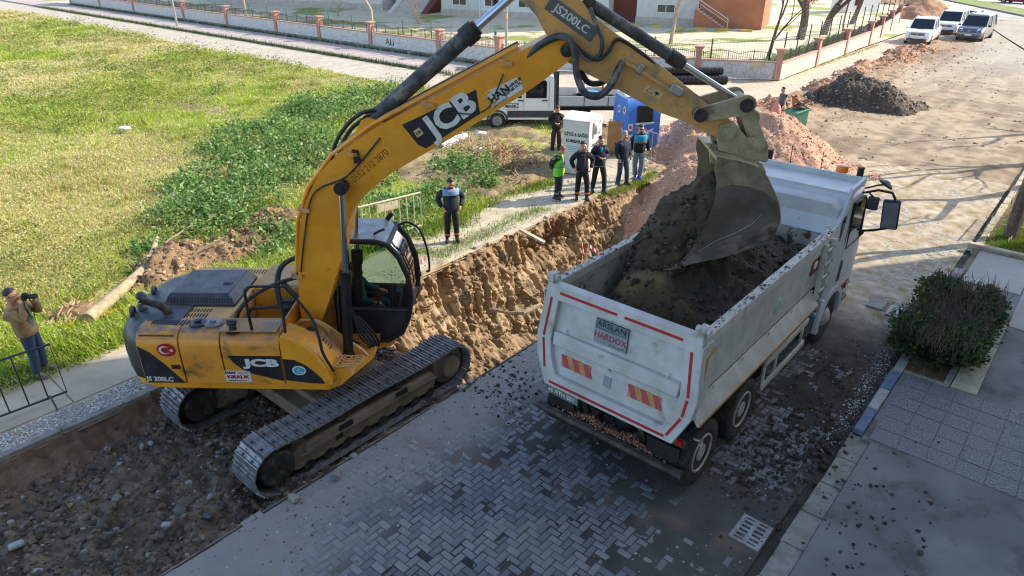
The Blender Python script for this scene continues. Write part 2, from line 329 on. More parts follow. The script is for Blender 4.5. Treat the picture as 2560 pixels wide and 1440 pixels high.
SH = np.array([(11.36, 0), (11.31, -.03), (11.27, -.2), (11.1, -.33), (10.7, -.36), (9.5, -.38), (8.4, -.38), (7.75, -.36), (7.46, -.33), (7.41, -.06), (7.36, -.02)])
DP = np.array([(11.36, 0), (11.31, -.03), (11.24, -.45), (11.1, -1.05), (10.8, -1.75), (10.3, -2.35), (9.4, -2.75), (8.3, -2.8), (7.62, -2.6), (7.46, -.3), (7.36, -.02)])
TT = np.linspace(0, 1, 200)
def prof(P): k = np.linspace(0, 1, len(P)); return np.interp(TT, k, P[:, 0]), np.interp(TT, k, P[:, 1])
sv, sz_ = prof(SH); dv, dz = prof(DP)
U = np.concatenate([np.arange(HU0, -2, .2), np.arange(-2, HU1 + .01, .036)])
def trench(uu, tt):
    i = np.rint(tt*(len(TT) - 1)).astype(int)
    wd = sstep(7.3, 8.8, uu + .25*fbm(uu*.7, tt*6, 0, 3, 3))*(1 - .85*sstep(16.2, 19.0, uu))
    v = sv[i]*(1 - wd) + dv[i]*wd; z = sz_[i]*(1 - wd) + dz[i]*wd
    m = sstep(0, .06, tt)*sstep(0, .05, 1 - tt)
    wall = wd*sstep(.03, .2, tt)*sstep(.0, .2, .75 - tt)
    n1 = fbm(uu*.9, v*.9, z*1.1, 4, 11); n2 = fbm(uu*3.2, v*3.2, z*2.2, 4, 21, .6); n3 = np.abs(fbm(uu*7, v*7, z*4, 3, 31, .6))
    v = v + m*wall*(.22*n1 + .10*n2 - .08*n3 + .12*fbm(uu*8, z*.7, 0, 4, 35, .62) + .05*fbm(uu*19, v*9, z*13, 3, 36, .65))
    niche = np.exp(-((uu - 14.4)/1.0)**2 - ((z + .75)/.45)**2); v = v + m*wall*niche*.55
    rut = np.zeros_like(uu)
    for vc in (7.95, 10.35):                               # track ruts behind the excavator
        e = np.exp(-((v - vc)/.34)**4)*(1 - sstep(3.2, 3.8, uu))
        rut += e*(-.05 + .022*np.sign(np.sin(uu*2*math.pi/.2)))
    z = z + m*((1 - wall)*(.055*fbm(uu*1.3, v*1.3, 0, 4, 41) + .075*fbm(uu*4.5, v*4.5, 0, 4, 51, .65) + .6*rut) + wall*(.12*n2 + .06*n3))
    return DU.x*uu + DV.x*v, DU.y*uu + DV.y*v, z
def trench_col(uu, tt, P):
    v = DV.x*P[:, 0] + DV.y*P[:, 1]; z = P[:, 2]
    wd = sstep(7.4, 8.4, uu)
    n = fbm(uu*1.1, v*1.1, z, 4, 61)[:, None]; n2 = fbm(uu*4, v*4, z*4, 3, 71)[:, None]
    pit = L3((84, 73, 62)) + (L3((118, 101, 83)) - L3((84, 73, 62)))*np.clip(.45 + .6*n + .3*n2, 0, 1)
    pit = pit*(1 + .45*np.clip(fbm(uu*9, v*9, 0, 3, 72, .7), -1, 1)[:, None])
    om = sstep(10.35, 10.95, v + .25*n[:, 0])[:, None]; pit = pit + (L3((124, 96, 76)) - pit)*om*.5
    wl = L3((180, 156, 122)) + (L3((140, 118, 90)) - L3((180, 156, 122)))*np.clip(.5 + .6*n + .35*n2, 0, 1)
    red = (sstep(-1.1, -.15, z + .25*n[:, 0]))[:, None]; wl = wl + (L3((142, 110, 82)) - wl)*red*.5
    dk = sstep(-.2, .5, fbm(uu*.8, z*1.3, 3, 4, 81))[:, None]*.45; wl = wl + (L3((108, 84, 58)) - wl)*dk
    return pit + (wl - pit)*wd[:, None]
tr = grid_mesh('trench', U, TT, trench, mt['attr_wall'], colf=trench_col)
tag(tr, kind='structure')
# loose rubble in the pit and on the trench floor
rng = np.random.default_rng(5)
n = 24000; uu = rng.uniform(-1.0, 8.2, n); vv = rng.uniform(7.5, 11.0, n)
keep = (fbm(uu*.9, vv*.9, 0, 3, 91) > -1.0 + .9*rng.random(n)); uu, vv = uu[keep], vv[keep]
tq = np.interp(vv, sv[::-1], TT[::-1]); P = np.stack(trench(uu, np.rint(tq*199)/199), 1)
s = .012 + .055*rng.random(len(P))**4.5; s[rng.random(len(P)) < .03] *= 1.8
tag(rocks('pit_rubble', P, s, np.vstack([L3((104, 88, 72), (74, 64, 54), (124, 106, 88), (98, 92, 86))]*3 + [L3((150, 148, 146))]), mt['attr_rock'], seed=2), 'dark loose clods and pebbles strewn over the dug pit floor', 'rubble', kind='stuff')
n = 7000; uu = rng.uniform(7.8, 18.2, n); tt_ = rng.uniform(.04, .7, n); x, y, z = trench(uu, np.rint(tt_*199)/199)
tag(rocks('trench_clods', np.stack([x, y, z], 1), .008 + .06*rng.random(n)**7, L3((160, 130, 92), (136, 106, 74), (112, 86, 60), (178, 156, 122)), mt['attr_rock'], seed=3), 'tan clods of earth stuck to the trench face', 'soil clods', kind='stuff')

# ================================================================ road of herringbone pavers
mt['bed'] = M('paver_bedding', lin(64, 60, 56), lin(50, 47, 44), 3, .9, bump=.4)
road = sheet('road', (-9, 30, 1.6, 7.37), -.022, mt['bed'])
sheet('road_far_lane', (20.0, 30, 7.37, 11.4), -.022, mt['bed'])
WP = .103
def herring(u0, u1, v0, v1):
    H = []
    a0, a1 = u0/WP, u1/WP; b0, b1 = v0/WP, v1/WP
    for t2 in range(int((a0 - b1)/4) - 3, int((a1 - b0)/4) + 3):
        for t1 in range(int(b0) - 3, int(b1) + 3):
            ox, oy = t1 + 4*t2, t1
            H.append((ox + 1, oy + .5, 0)); H.append((ox + 2.5, oy, 1))
    H = np.array(H, float); H[:, :2] *= WP
    k = (H[:, 0] > u0) & (H[:, 0] < u1) & (H[:, 1] > v0) & (H[:, 1] < v1)
    return H[k]
HB = herring(-1.5, 27, 1.95, 7.42)
edge = 7.3 + .12*vnoise(HB[:, 0]*1.7, 0, 0, 5); HB = HB[(HB[:, 1] < edge)]
HB = np.vstack([HB, herring(20.2, 27, 7.42, 11.2)])
rng = np.random.default_rng(12); n = len(HB)
jit = rng.normal(0, 1, (n, 3))
zt = .004 + .005*jit[:, 2] - .012*np.clip(fbm(HB[:, 0]*.5, HB[:, 1]*.5, 0, 3, 77), 0, 1)
wet = sstep(-.1, .35, fbm(HB[:, 0]*.35 + 3, HB[:, 1]*.35, 0, 3, 99))
base = np.where(rng.random(n)[:, None] < .5, L3((114, 116, 120)), L3((98, 101, 105)))*rng.uniform(.88, 1.12, (n, 1))
dusty = sstep(5.4, 6.9, HB[:, 1] + .5*vnoise(HB[:, 0], HB[:, 1], 0, 8))*(HB[:, 0] < 10)
base = base + (L3((150, 146, 140)) - base)*(dusty*.7)[:, None]
far = sstep(13, 17, HB[:, 0]); base = base + (L3((160, 148, 128)) - base)*(far*.8)[:, None]
LP, WQ = .2, .098
def paver_geo(H, zt):
    c = np.where(H[:, 2] > .5, 1, 0); hx = np.where(c == 0, LP/2, WQ/2); hy = np.where(c == 0, WQ/2, LP/2)
    V = []
    for z, ins in ((-.03, 0), (zt - .007, .002), (zt, .016)):
        for sx, sy in ((-1, -1), (1, -1), (1, 1), (-1, 1)):
            uu = H[:, 0] + sx*(hx - ins); vv = H[:, 1] + sy*(hy - ins)
            V.append(np.stack([DU.x*uu + DV.x*vv, DU.y*uu + DV.y*vv, np.broadcast_to(z, uu.shape)], 1))
    V = np.stack(V, 1).reshape(-1, 3)
    f = [(8, 9, 10, 11)] + [(4*r + k, 4*r + (k+1) % 4, 4*r + 4 + (k+1) % 4, 4*r + 4 + k) for r in (0, 1) for k in range(4)]
    F = (np.array(f)[None] + (np.arange(len(H))*12)[:, None, None]).reshape(-1, 4)
    return V, F
px = DU.x*HB[:, 0] + DV.x*HB[:, 1]; py = DU.y*HB[:, 0] + DV.y*HB[:, 1]
dep = py*math.cos(_th) + CAMH*math.sin(_th); inv = (np.abs(px/dep) < .74) & ((CAMH*math.cos(_th) - py*math.sin(_th))/dep < .415)
order = np.argsort(np.where(inv, dep, 1e9))[:300]; mask = np.zeros(n, bool); mask[order] = True
mask &= (HB[:, 1] < 6.2)
V, F = paver_geo(HB[~mask], zt[~mask])
o = np_mesh('paver_field', V, F, mt['attr_paver'], road, col=np.repeat(base[~mask], 12, 0), smooth=False); o['kind'] = 'stuff'
pm = {}
for i in np.where(mask)[0]:
    q = (int(HB[i, 2]), int(i) % 5)
    if q not in pm:
        V, F = paver_geo(np.array([[0, 0, HB[i, 2]]]), np.array([0.0])); tmp = np_mesh('paver', V, F, mt['attr_paver'], None, col=np.repeat(base[i:i+1], 12, 0), smooth=False)
        pm[q] = tmp.data; bpy.data.objects.remove(tmp)
    o = bpy.data.objects.new('paver', pm[q]); link(o, road); o.location = S(HB[i, 0], HB[i, 1], zt[i])
# thin mud and dust film that hides part of the pavers
def mud_f(uu, vv):
    n1 = fbm(uu*.45, vv*.45, 0, 4, 201); n2 = fbm(uu*3, vv*3, 0, 4, 211, .6)
    z = -.0008 + .007*n1 + .005*n2
    z = z + .010*sstep(6.0, 7.2, vv + .4*n1)*(uu < 9.5) + .008*sstep(12, 16, uu) + .004*np.exp(-((vv - 5.2 - .12*(uu-6))/.35)**2)
    z = z + .02*np.exp(-((uu - 11.6)/1.5)**2 - ((vv - 2.35)/.55)**2)*(1 + .6*n2)
    z = z + .012*sstep(.2, .8, n1)*(vv < 3.2) - .05*sstep(7.28, 7.36, vv)
    z = z - .008*np.exp(-((uu - 6.2)/2.2)**2 - ((vv - 4.6)/1.2)**2)
    return DU.x*uu + DV.x*vv, DU.y*uu + DV.y*vv, z
def mud_c(uu, vv, P):
    n = fbm(uu*.6, vv*.6, 0, 4, 221)[:, None]; n2 = fbm(uu*5, vv*5, 0, 3, 222)[:, None]
    c = L3((78, 75, 72)) + (L3((58, 57, 57)) - L3((78, 75, 72)))*np.clip(.5 + n, 0, 1)
    d = (sstep(5.7, 6.9, vv + .5*n[:, 0])*(1 - sstep(9, 11, uu)))[:, None]; c = c + (L3((146, 142, 136)) - c)*d*.85
    f = sstep(12.5, 16.5, uu + .8*n[:, 0])[:, None]; c = c + (L3((164, 148, 122)) + .10*n2 - c)*f
    s = np.exp(-((uu - 11.6)/1.5)**2 - ((vv - 2.35)/.6)**2)[:, None]; c = c + (L3((58, 49, 40)) - c)*np.clip(s*1.6, 0, 1)
    o = np.exp(-((uu - 6.35 + .3*(vv - 4))/.13)**2)[:, None]*np.clip(.3 + 1.2*n2, 0, 1); c = c + (L3((120, 92, 78)) - c)*np.clip(o, 0, .45)
    return np.clip(c + .012*n2, .01, 1)
tag(grid_mesh('mud', np.arange(-1.5, 27, .06), np.arange(1.75, 7.4, .06), mud_f, mt['attr_soil'], colf=mud_c), 'film of dark mud and pale dust lying over the pavers', 'mud', kind='stuff')
# grit on the road
n = 22000; uu = rng.uniform(-1, 16, n); vv = rng.uniform(1.8, 7.3, n); k = rng.random(n) < .12 + .9*sstep(5.2, 7, vv)*(uu < 10) + .7*sstep(3.4, 2.2, vv); uu, vv = uu[k], vv[k]
tag(rocks('road_grit', np.stack([DU.x*uu + DV.x*vv, DU.y*uu + DV.y*vv, np.full(len(uu), .008)], 1), .005 + .02*rng.random(len(uu))**5, L3((132, 128, 122), (92, 88, 84), (176, 174, 172), (120, 100, 84)), mt['attr_rock'], seed=9), 'fine grit scattered on the paved road', 'grit', kind='stuff')
def clods(uv_c, spread, n, smin, smax, z, seed, cols=L3((58, 49, 41), (48, 41, 35), (70, 60, 50))):
    r = np.random.default_rng(seed); a = r.normal(size=(n, 2))*np.array(spread) + np.array(uv_c)
    return np.stack([DU.x*a[:, 0] + DV.x*a[:, 1], DU.y*a[:, 0] + DV.y*a[:, 1], np.full(n, z)], 1), smin + (smax - smin)*r.random(n)**6
P1, s1 = clods((9.0, 2.3), (.8, .35), 1200, .005, .055, .015, 1); P2, s2 = clods((11.6, 2.3), (1.0, .4), 900, .006, .03, .02, 2); P3, s3 = clods((8.3, 1.0), (1.0, .7), 420, .004, .045, .105, 3); P4, s4 = clods((9.7, 1.8), (.4, .3), 260, .01, .09, .02, 4)
P5, s5 = clods((7.6, 6.7), (.5, .5), 500, .008, .05, .012, 5)
tag(rocks('mud_clods', np.vstack([P1, P2, P3, P4, P5]), np.concatenate([s1, s2, s3, s4, s5]), L3((58, 49, 41), (48, 41, 35), (70, 60, 50)), mt['attr_rock'], seed=11), 'dark mud clods fallen beside the truck and on the driveway', 'mud clods', kind='stuff')

# ================================================================ kerbs and near pavement (right side)
mt['kerb'] = M('kerb_concrete', lin(150, 146, 138), lin(128, 124, 116), 4, .85, bump=.3, dirt=lin(92, 84, 74), ds=3, da=.56, dw=.15)
mt['kerb_dusty'] = M('dusty_kerb', lin(186, 172, 148), lin(160, 146, 122), 3, .9, bump=.3, dirt=lin(132, 112, 86), ds=3, da=.55)
mt['kerb_blue'] = M('blue_painted_kerb', lin(74, 96, 134), lin(100, 112, 134), 5, .7, bump=.2, dirt=lin(120, 118, 116), ds=4, da=.6)
mt['kerb_white'] = M('white_painted_kerb', lin(170, 170, 168), lin(146, 146, 144), 5, .75, bump=.2, dirt=lin(120, 112, 102), ds=4, da=.55)
mt['slab'] = M('concrete_slab', lin(124, 123, 121), lin(106, 105, 103), .8, .8, bump=.12, bs=60, dirt=lin(84, 81, 77), ds=1.1, da=.5, dw=.16)
mt['slab_light'] = M('pale_concrete', lin(176, 172, 164), lin(158, 154, 146), .6, .85, bump=.1, bs=60, dirt=lin(134, 126, 114), ds=1.5, da=.58, dw=.2)
mt['terrazzo'] = M('terrazzo_tile', lin(140, 140, 142), lin(72, 72, 76), 55, .7, bump=.35, bs=60, det=2, dirt=lin(80, 76, 72), ds=1.2, da=.6, dw=.3)
mt['tactile'] = M('tactile_tile', lin(196, 188, 166), lin(176, 168, 148), 5, .8, bump=.1, dirt=lin(120, 112, 98), ds=3, da=.6)
npv = MB()
for a in ((-9, 10.2, -14, 1.3), (10.2, 20.0, -14, 1.44), (20.0, 60, -14, .3)):
    npv.hexa([S(a[0], a[2], -.02), S(a[1], a[2], -.02), S(a[1], a[3], -.02), S(a[0], a[3], -.02), S(a[0], a[2], .1), S(a[1], a[2], .1), S(a[1], a[3], .1), S(a[0], a[3], .1)])
pave_near = tag(npv.build('near_pavement', mt['slab']), kind='structure')
def ublock(mb, u0, u1, v0, v1, z0, z1, m=0): return mb.hexa([S(u0, v0, z0), S(u1, v0, z0), S(u1, v1, z0), S(u0, v1, z0), S(u0, v0, z1), S(u1, v0, z1), S(u1, v1, z1), S(u0, v1, z1)], m)
u = -3.0; i = 0
while u < 44:
    L = .74
    if u < 10.1: z1, v1_, mm = .045, 1.62, mt['kerb']; v0_ = 1.31
    else: z1, v1_, v0_ = .15, 1.62, 1.45; mm = (mt['kerb_blue'], mt['kerb_white'])[i % 2] if u < 13.6 else (mt['kerb'] if u < 17 else mt['kerb_dusty'])
    if not (14.2 < u < 19.2):
        ublock(MB(), u + .006, u + L - .006, v0_, v1_ + .01*math.sin(i*2.3), -.1, z1 + .008*math.sin(i*1.7)).build('kerb_stone', mm, pave_near, bev=.015)
    u += L; i += 1
u = 14.3                                                     # loose flat gutter stones in front of the hedge
for k in range(5):
    ublock(MB(), u, u + .62, 1.5, 1.72, -.1, .03 + .012*k).build('kerb_stone', mt['kerb'], pave_near, bev=.012); u += .9
for a in np.arange(10.25, 12.5, .396):
    for b in np.arange(-3.4, 1.2, .396):
        ublock(MB(), a + .006, a + .39, b + .006, b + .39, .09, .112 + random.uniform(-.003, .004)).build('paving_tile', mt['terrazzo'], pave_near)
for k in range(8):
    mb = MB(); a = 12.72 + .405*k; ublock(mb, a, a + .395, .28, .68, .09, .122)
    for j in range(5): ublock(mb, a + .03 + .072*j, a + .065 + .072*j, .3, .66, .12, .13)
    mb.build('tactile_tile', mt['tactile'], pave_near)
for k in range(5): ublock(MB(), 12.66 + 1.02*k, 13.66 + 1.02*k, .7, .8, .05, .15).build('bed_edging_stone', mt['kerb'], pave_near, bev=.01)
ublock(MB(), 12.62, 12.72, .72, 1.44, .05, .14).build('bed_edging_stone', mt['kerb'], pave_near, bev=.01)
for k, (a, b) in enumerate(((15.9, 18.9), (18.93, 21.9))): ublock(MB(), a, b, -3.0, .26, .08, .113).build('concrete_slab', mt['slab_light'], pave_near)
ublock(MB(), 12.62, 15.87, -3.0, .26, .08, .112).build('concrete_slab', mt['slab'], pave_near)
ublock(MB(), 17.7, 19.95, .285, 1.44, .08, .116).build('concrete_slab', mt['slab_light'], pave_near)
ublock(MB(), 20.02, 20.2, .4, 1.75, .0, .22).build('bed_edging_stone', mt['kerb_dusty'], pave_near, bev=.02)
soilbed = sheet('planting_bed', (12.73, 17.65, .81, 1.44), .106, mt['soil_brown'])
sheet('tree_verge', (20.2, 60, .3, 1.45), .112, mt['soil_brown'])
# white glue-like lime stain on the gutter: pale grit
P6, s6 = clods((12.4, 1.85), (.7, .1), 900, .004, .02, .02, 6); P7, s7 = clods((10.6, 1.8), (.5, .08), 500, .004, .02, .02, 7)
tag(rocks('lime_grit', np.vstack([P6, P7]), np.concatenate([s6, s7]), L3((200, 200, 200), (180, 180, 182)), mt['attr_rock'], seed=21), 'spilled white lime grit along the gutter', 'grit', kind='stuff')

# ================================================================ far pavement along the field
mt['path'] = M('dusty_path', lin(196, 182, 156), lin(170, 156, 130), 1.3, .95, bump=.4, bs=20, dirt=lin(140, 126, 100), ds=1.0, da=.56, dw=.2)
mt['path_slab'] = M('path_slab', lin(190, 178, 156), lin(170, 158, 136), 1, .9, bump=.2, bs=40, dirt=lin(130, 122, 108), ds=2, da=.58)
fpv = sheet('far_pavement', (-9, 25.5, 11.34, 13.5), .02, mt['path'])
for k, (a, b, c_, d) in enumerate(((-9, -1.2, 12.1, 13.45), (-1.18, 2.3, 12.1, 13.45), (2.32, 5.9, 12.1, 13.45), (5.92, 8.6, 12.15, 13.4), (8.7, 10.4, 12.2, 13.3), (11.9, 13.6, 12.5, 13.5), (15.9, 18.4, 11.75, 13.9), (18.45, 21.2, 11.9, 13.6))):
    ublock(MB(), a, b, c_, d, -.02, .05 - .004*k).build('concrete_slab', mt['path_slab'], fpv, bev=.008)
u = -4.0; k = 0
while u < 20:
    L = .98; out = 8.2 < u < 15.8
    if not (out and k % 3 == 0 or 12.2 < u < 14.2):
        mb = MB(frame(S(u + L/2, 11.42, -.02), YAW + random.uniform(-.015, .015) + (.06*math.sin(k*5) if out else 0), rx=(.12*math.sin(k*3) if out else 0)))
        mb.box((0, 0, 0), (L - .015, .14, .2)); mb.build('kerb_stone', mt['kerb'] if u < 7 else mt['kerb_dusty'], fpv, bev=.012)
    u += L; k += 1
n = 6500; uu = rng.uniform(-1, 7.5, n); vv = 11.52 + .52*rng.random(n)
P = np.stack([DU.x*uu + DV.x*vv, DU.y*uu + DV.y*vv, np.full(n, .03)], 1)
n2_ = 2600; u2 = rng.uniform(7.5, 21, n2_); v2 = 11.6 + .5*np.abs(rng.normal(size=n2_)); P = np.vstack([P, np.stack([DU.x*u2 + DV.x*v2, DU.y*u2 + DV.y*v2, np.full(n2_, .03)], 1)])
tag(rocks('white_gravel', P, .009 + .014*rng.random(len(P))**2, L3((206, 206, 204), (180, 180, 180), (160, 156, 150), (214, 210, 200)), mt['attr_rock'], seed=31), 'strip of small white gravel between kerb and path', 'gravel', kind='stuff')
# ================================================================ apartment block out of frame on the right: its shade covers the near half
mt['render_wall'] = M('rendered_wall', lin(200, 192, 178), lin(186, 178, 164), .6, .9, bump=.1)
mt['roof_grey'] = M('roof_grey', lin(120, 112, 104), None, rough=.9)
mt['frame_white'] = M('window_frame_white', lin(220, 220, 216), None, rough=.5)
def apartment(name, label, T, x0, x1, y0, y1, h, mat, rows, cols, wz0=1.0, face='front', win=(1.3, 1.4)):
    t = thing(name, label, 'building'); t.matrix_world = T
    MB().box(((x0+x1)/2, (y0+y1)/2, h/2), (x1-x0, y1-y0, h)).build('wall', mat, t)
    MB().box(((x0+x1)/2, (y0+y1)/2, h+.15), (x1-x0+.6, y1-y0+.6, .3)).build('roof', mt['roof_grey'], t)
    return t
def window(t, x, y, z, w_, h_, ny=-1, glass=None):
    f = MB()
    f.box((x, y + ny*.03, z + h_/2 - .03), (w_, .06, .06)).box((x, y + ny*.03, z - h_/2 + .03), (w_, .06, .06))
    for k in (-w_/2 + .03, 0, w_/2 - .03): f.box((x + k, y + ny*.03, z), (.06, .06, h_ - .12))
    o = f.build('window', mt['frame_white'], t)
    MB().box((x, y + ny*.012, z), (w_ - .05, .02, h_ - .05)).build('pane', glass or mt['skyglass'], o)
# far corner stands on the sun line through the edge of the shade
cx, cy = 11.52 + .969*12.2, 15.98 + .247*12.2
Tb = Matrix.Translation((cx, cy, 0)) @ Matrix.Rotation(YAW + math.pi, 4, 'Z')
bt = apartment('apartment_block', 'tall cream apartment block whose shade covers the road', Tb, 0, 46, .01, 12, 24, mt['render_wall'], 7, 8)
for r in range(7):
    for c in range(7): window(bt, 4 + 6.2*c, .01, 2.0 + 3.2*r, 1.6, 1.4)

# ================================================================ field
mt['field'] = M('field_soil', lin(140, 142, 66), lin(164, 152, 90), .35, .95, bump=.8, bs=9, dirt=lin(150, 126, 88), ds=.55, da=.6, dw=.1)
FU0, FU1 = -45, 25.3
def fz(u, v): return .03 + .10*fbm(np.asarray(u)*.12, np.asarray(v)*.12, 0, 3, 301) + .06*fbm(np.asarray(u)*.7, np.asarray(v)*.7, 0, 3, 302)
def field_f(uu, vv):
    z = fz(uu, vv)*sstep(0, .6, vv - 13.45)*sstep(0, .8, FU1 - uu) + .025
    return DU.x*uu + DV.x*vv, DU.y*uu + DV.y*vv, z
tag(grid_mesh('field', np.arange(FU0, FU1 + .01, .4), np.concatenate([np.arange(13.5, 40, .3), np.arange(40, 140, 1.5)]), field_f, mt['field']), kind='structure')
def in_yard(u, v): return sstep(13.2, 15, u)*sstep(20.5, 19, v)                    # trampled dirt yard by the pick-up
def path_d(u, v): return np.abs(v - (22 + .25*(u + 8)))                             # faint foot track
rng = np.random.default_rng(77)
def scatter(n, dmin, dmax, p=1.5):
    q = rng.random(n); e = 2 - p; d = (dmin**e + q*(dmax**e - dmin**e))**(1/e)
    a = rng.uniform(-.80, .32, n); x, y = d*np.sin(a), d*np.cos(a); return x, y, d
x, y, d = scatter(185000, 13.0, 100, 1.3)
u = DU.x*x + DU.y*y; v = DV.x*x + DV.y*y
cov = fbm(u*.16, v*.16, 0, 3, 310)
k = (u < FU1 - .1) & (v > 13.35 + .25*vnoise(u*1.3, 0, 0, 3)) & (rng.random(len(u)) < np.clip(.95 + .5*cov, .3, 1)*(1 - .93*in_yard(u, v)))
la, lb_, sa_, sb_ = [np.array(UV(*G(*q)[:2])) for q in ((190, 800), (460, 655), (400, 715), (735, 575))]
def seg_d(a, b): t_ = np.clip(((u - a[0])*(b[0] - a[0]) + (v - a[1])*(b[1] - a[1]))/((b - a)@(b - a)), 0, 1); return np.hypot(u - a[0] - t_*(b[0] - a[0]), v - a[1] - t_*(b[1] - a[1]))
k &= (seg_d(la, lb_) > .42) & (seg_d(sa_, sb_) > .75 + .35*vnoise(u*2, v*2, 0, 9))
x, y, d, u, v = x[k], y[k], d[k], u[k], v[k]; n = len(x); z = fz(u, v)*sstep(0, .6, v - 13.45)*sstep(0, .8, FU1 - u)
grn = np.clip(.42 + .95*fbm(u*.13 + 9, v*.13, 0, 4, 320) + .5*sstep(24, 17, v)*sstep(5, 9, u) + .35*sstep(16.5, 14.5, v) + .25*sstep(38, 60, v), 0, 1)
hgt = (.05 + .08*rng.random(n) + .2*np.clip(fbm(u*.4, v*.4, 0, 4, 330), 0, 1)**1.2)*(1 + .008*d)
K = 6
az = rng.uniform(0, 2*math.pi, (n, K)); ln = rng.uniform(.2, 1.5, (n, K)); hh = hgt[:, None]*rng.uniform(.55, 1.25, (n, K)); wdt = (.006 + .0006*d)[:, None]*rng.uniform(.7, 1.5, (n, K))
off = rng.normal(0, .07, (n, K, 2))*(1 + .02*d)[:, None, None]
bx, by = x[:, None] + off[:, :, 0], y[:, None] + off[:, :, 1]; bz = np.broadcast_to(z[:, None] - .01, bx.shape)
cxa, sxa = np.cos(az), np.sin(az)
A = np.stack([bx - sxa*wdt, by + cxa*wdt, bz], -1); B = np.stack([bx + sxa*wdt, by - cxa*wdt, bz], -1); C = np.stack([bx + cxa*hh*ln, by + sxa*hh*ln, bz + hh], -1)
V = np.stack([A, B, C], 2).reshape(-1, 3)
ga, gb, st = L3((136, 174, 50)), L3((190, 200, 76)), L3((214, 198, 128))
c = ga + (gb - ga)*rng.random((n*K, 1)); dry = (rng.random(n*K) < np.repeat(.72 - .6*grn, K))[:, None]; c = np.where(dry, st*rng.uniform(.6, 1.0, (n*K, 1)), c); c = c*rng.uniform(.7, 1.2, (n*K, 1))
tag(np_mesh('field_grass', V, np.arange(n*K*3).reshape(-1, 3), mt['attr_leaf'], col=np.repeat(c, 3, 0), smooth=False), 'mass of green and straw coloured wild grass over the empty lot', 'grass', kind='stuff')
# pale seed heads and little flowers
k = rng.random(n) < np.clip(1.1 - .85*grn, .1, 1); xi, yi, zi, hi, di = x[k], y[k], z[k], hgt[k], d[k]
xi = np.repeat(xi, 3) + rng.normal(0, .12, 3*len(xi)); yi = np.repeat(yi, 3) + rng.normal(0, .12, len(xi)); zi = np.repeat(zi + hi*.9, 3) + rng.normal(0, .03, len(xi)); di = np.repeat(di, 3)
fc = np.where(rng.random((len(xi), 1)) < .93, L3((240, 226, 180)), L3((226, 190, 40)))*rng.uniform(.75, 1.05, (len(xi), 1))
tag(quads('seed_heads', np.stack([xi, yi, zi], 1), .014 + .0010*di, fc, mt['attr_leaf'], seed=5, up=.6, aspect=.9), 'cream seed heads and small yellow flowers among the grass', 'wild flowers', kind='stuff')
# broad leaved weeds: separate clumps
mt['broadleaf'] = mt['attr_leaf']
WE = [(470, 545, .9, .4), (540, 520, 1.0, .55), (600, 490, .9, .55), (560, 560, .8, .5), (640, 470, .8, .5), (690, 430, 1.1, .45), (620, 410, 1.0, .5), (540, 440, .9, .4), (735, 470, .7, .45), (500, 590, .7, .4), (715, 610, .5, .35), (690, 650, .5, .35), (760, 350, 1.2, .5), (690, 330, 1.0, .45), (830, 300, 1.2, .5), (770, 280, 1.2, .5), (880, 270, 1.2, .45), (620, 340, .9, .4), (960, 240, 1.3, .4), (1180, 440, .9, .5), (1130, 430, .7, .45), (1215, 470, .5, .35), (960, 520, .8, .4), (1040, 540, .7, .4), (1080, 500, .7, .4), (920, 470, .8, .45), (850, 400, 1.0, .45), (900, 560, .6, .3), (1000, 585, .5, .25), (640, 520, .9, .45), (480, 480, .8, .4), (720, 380, .9, .45), (800, 420, .8, .4), (560, 380, .8, .4), (390, 640, .6, .3), (640, 600, .6, .35)]
WP_, WS_, WC_ = [], [], []
x2, y2, d2 = scatter(6400, 14, 80, 1.2); u2 = DU.x*x2 + DU.y*y2; v2 = DV.x*x2 + DV.y*y2; k2 = (u2 < FU1 - .6) & (v2 > 13.8) & (in_yard(u2, v2) < .3) & (fbm(u2*.22, v2*.22, 0, 3, 350) > -.1); x2, y2, d2, u2, v2 = x2[k2], y2[k2], d2[k2], u2[k2], v2[k2]
for i in range(len(x2)):
    m = 60; q = rng.normal(size=(m, 3)); q /= np.linalg.norm(q, axis=1)[:, None]; q[:, 2] = np.abs(q[:, 2]); q *= rng.uniform(.3, 1.0, (m, 1)); r_ = rng.uniform(.2, .75)*(1 + .012*d2[i])
    WP_.append(np.stack([x2[i] + q[:, 0]*r_, y2[i] + q[:, 1]*r_, .03 + q[:, 2]*r_*1.05], 1)); WS_.append(rng.uniform(.03, .07, m)*(1 + .02*d2[i])); g_ = rng.random()
    WC_.append((L3((92, 124, 50))*g_ + L3((178, 174, 96))*(1 - g_))*rng.uniform(.6, 1.25, (m, 1)))
for i, (a, b, r_, h_) in enumerate(WE):
    g0 = G(a, b); h_ *= 1.45; m = int(2000*r_*r_ + 350); q = rng.normal(size=(m, 3)); q /= np.linalg.norm(q, axis=1)[:, None]; q[:, 2] = np.abs(q[:, 2]); q *= rng.uniform(.1, 1.15, (m, 1))**.6
    lobes = 1 + .55*fbm(q[:, 0]*2.2 + i, q[:, 1]*2.2, 0, 3, 340); q *= lobes[:, None]
    WP_.append(np.stack([g0.x + q[:, 0]*r_*1.25, g0.y + q[:, 1]*r_*1.25, .02 + q[:, 2]*h_*(.6 + .6*rng.random(m))], 1)); WS_.append(rng.uniform(.04, .13, m)*(1 + .012*g0.y))
    cc = np.where(rng.random((m, 1)) < .5, L3((84, 124, 58)), L3((136, 168, 92)))*rng.uniform(.6, 1.25, (m, 1)); WC_.append(np.where(rng.random((m, 1)) < .14, L3((172, 184, 136)), cc))
tag(quads('broadleaf_weeds', np.vstack(WP_), np.concatenate(WS_), np.vstack(WC_), mt['attr_leaf'], seed=100, up=.7, aspect=.6), 'spreading mass of broad leaved green weeds over the lot', 'weeds', kind='stuff')
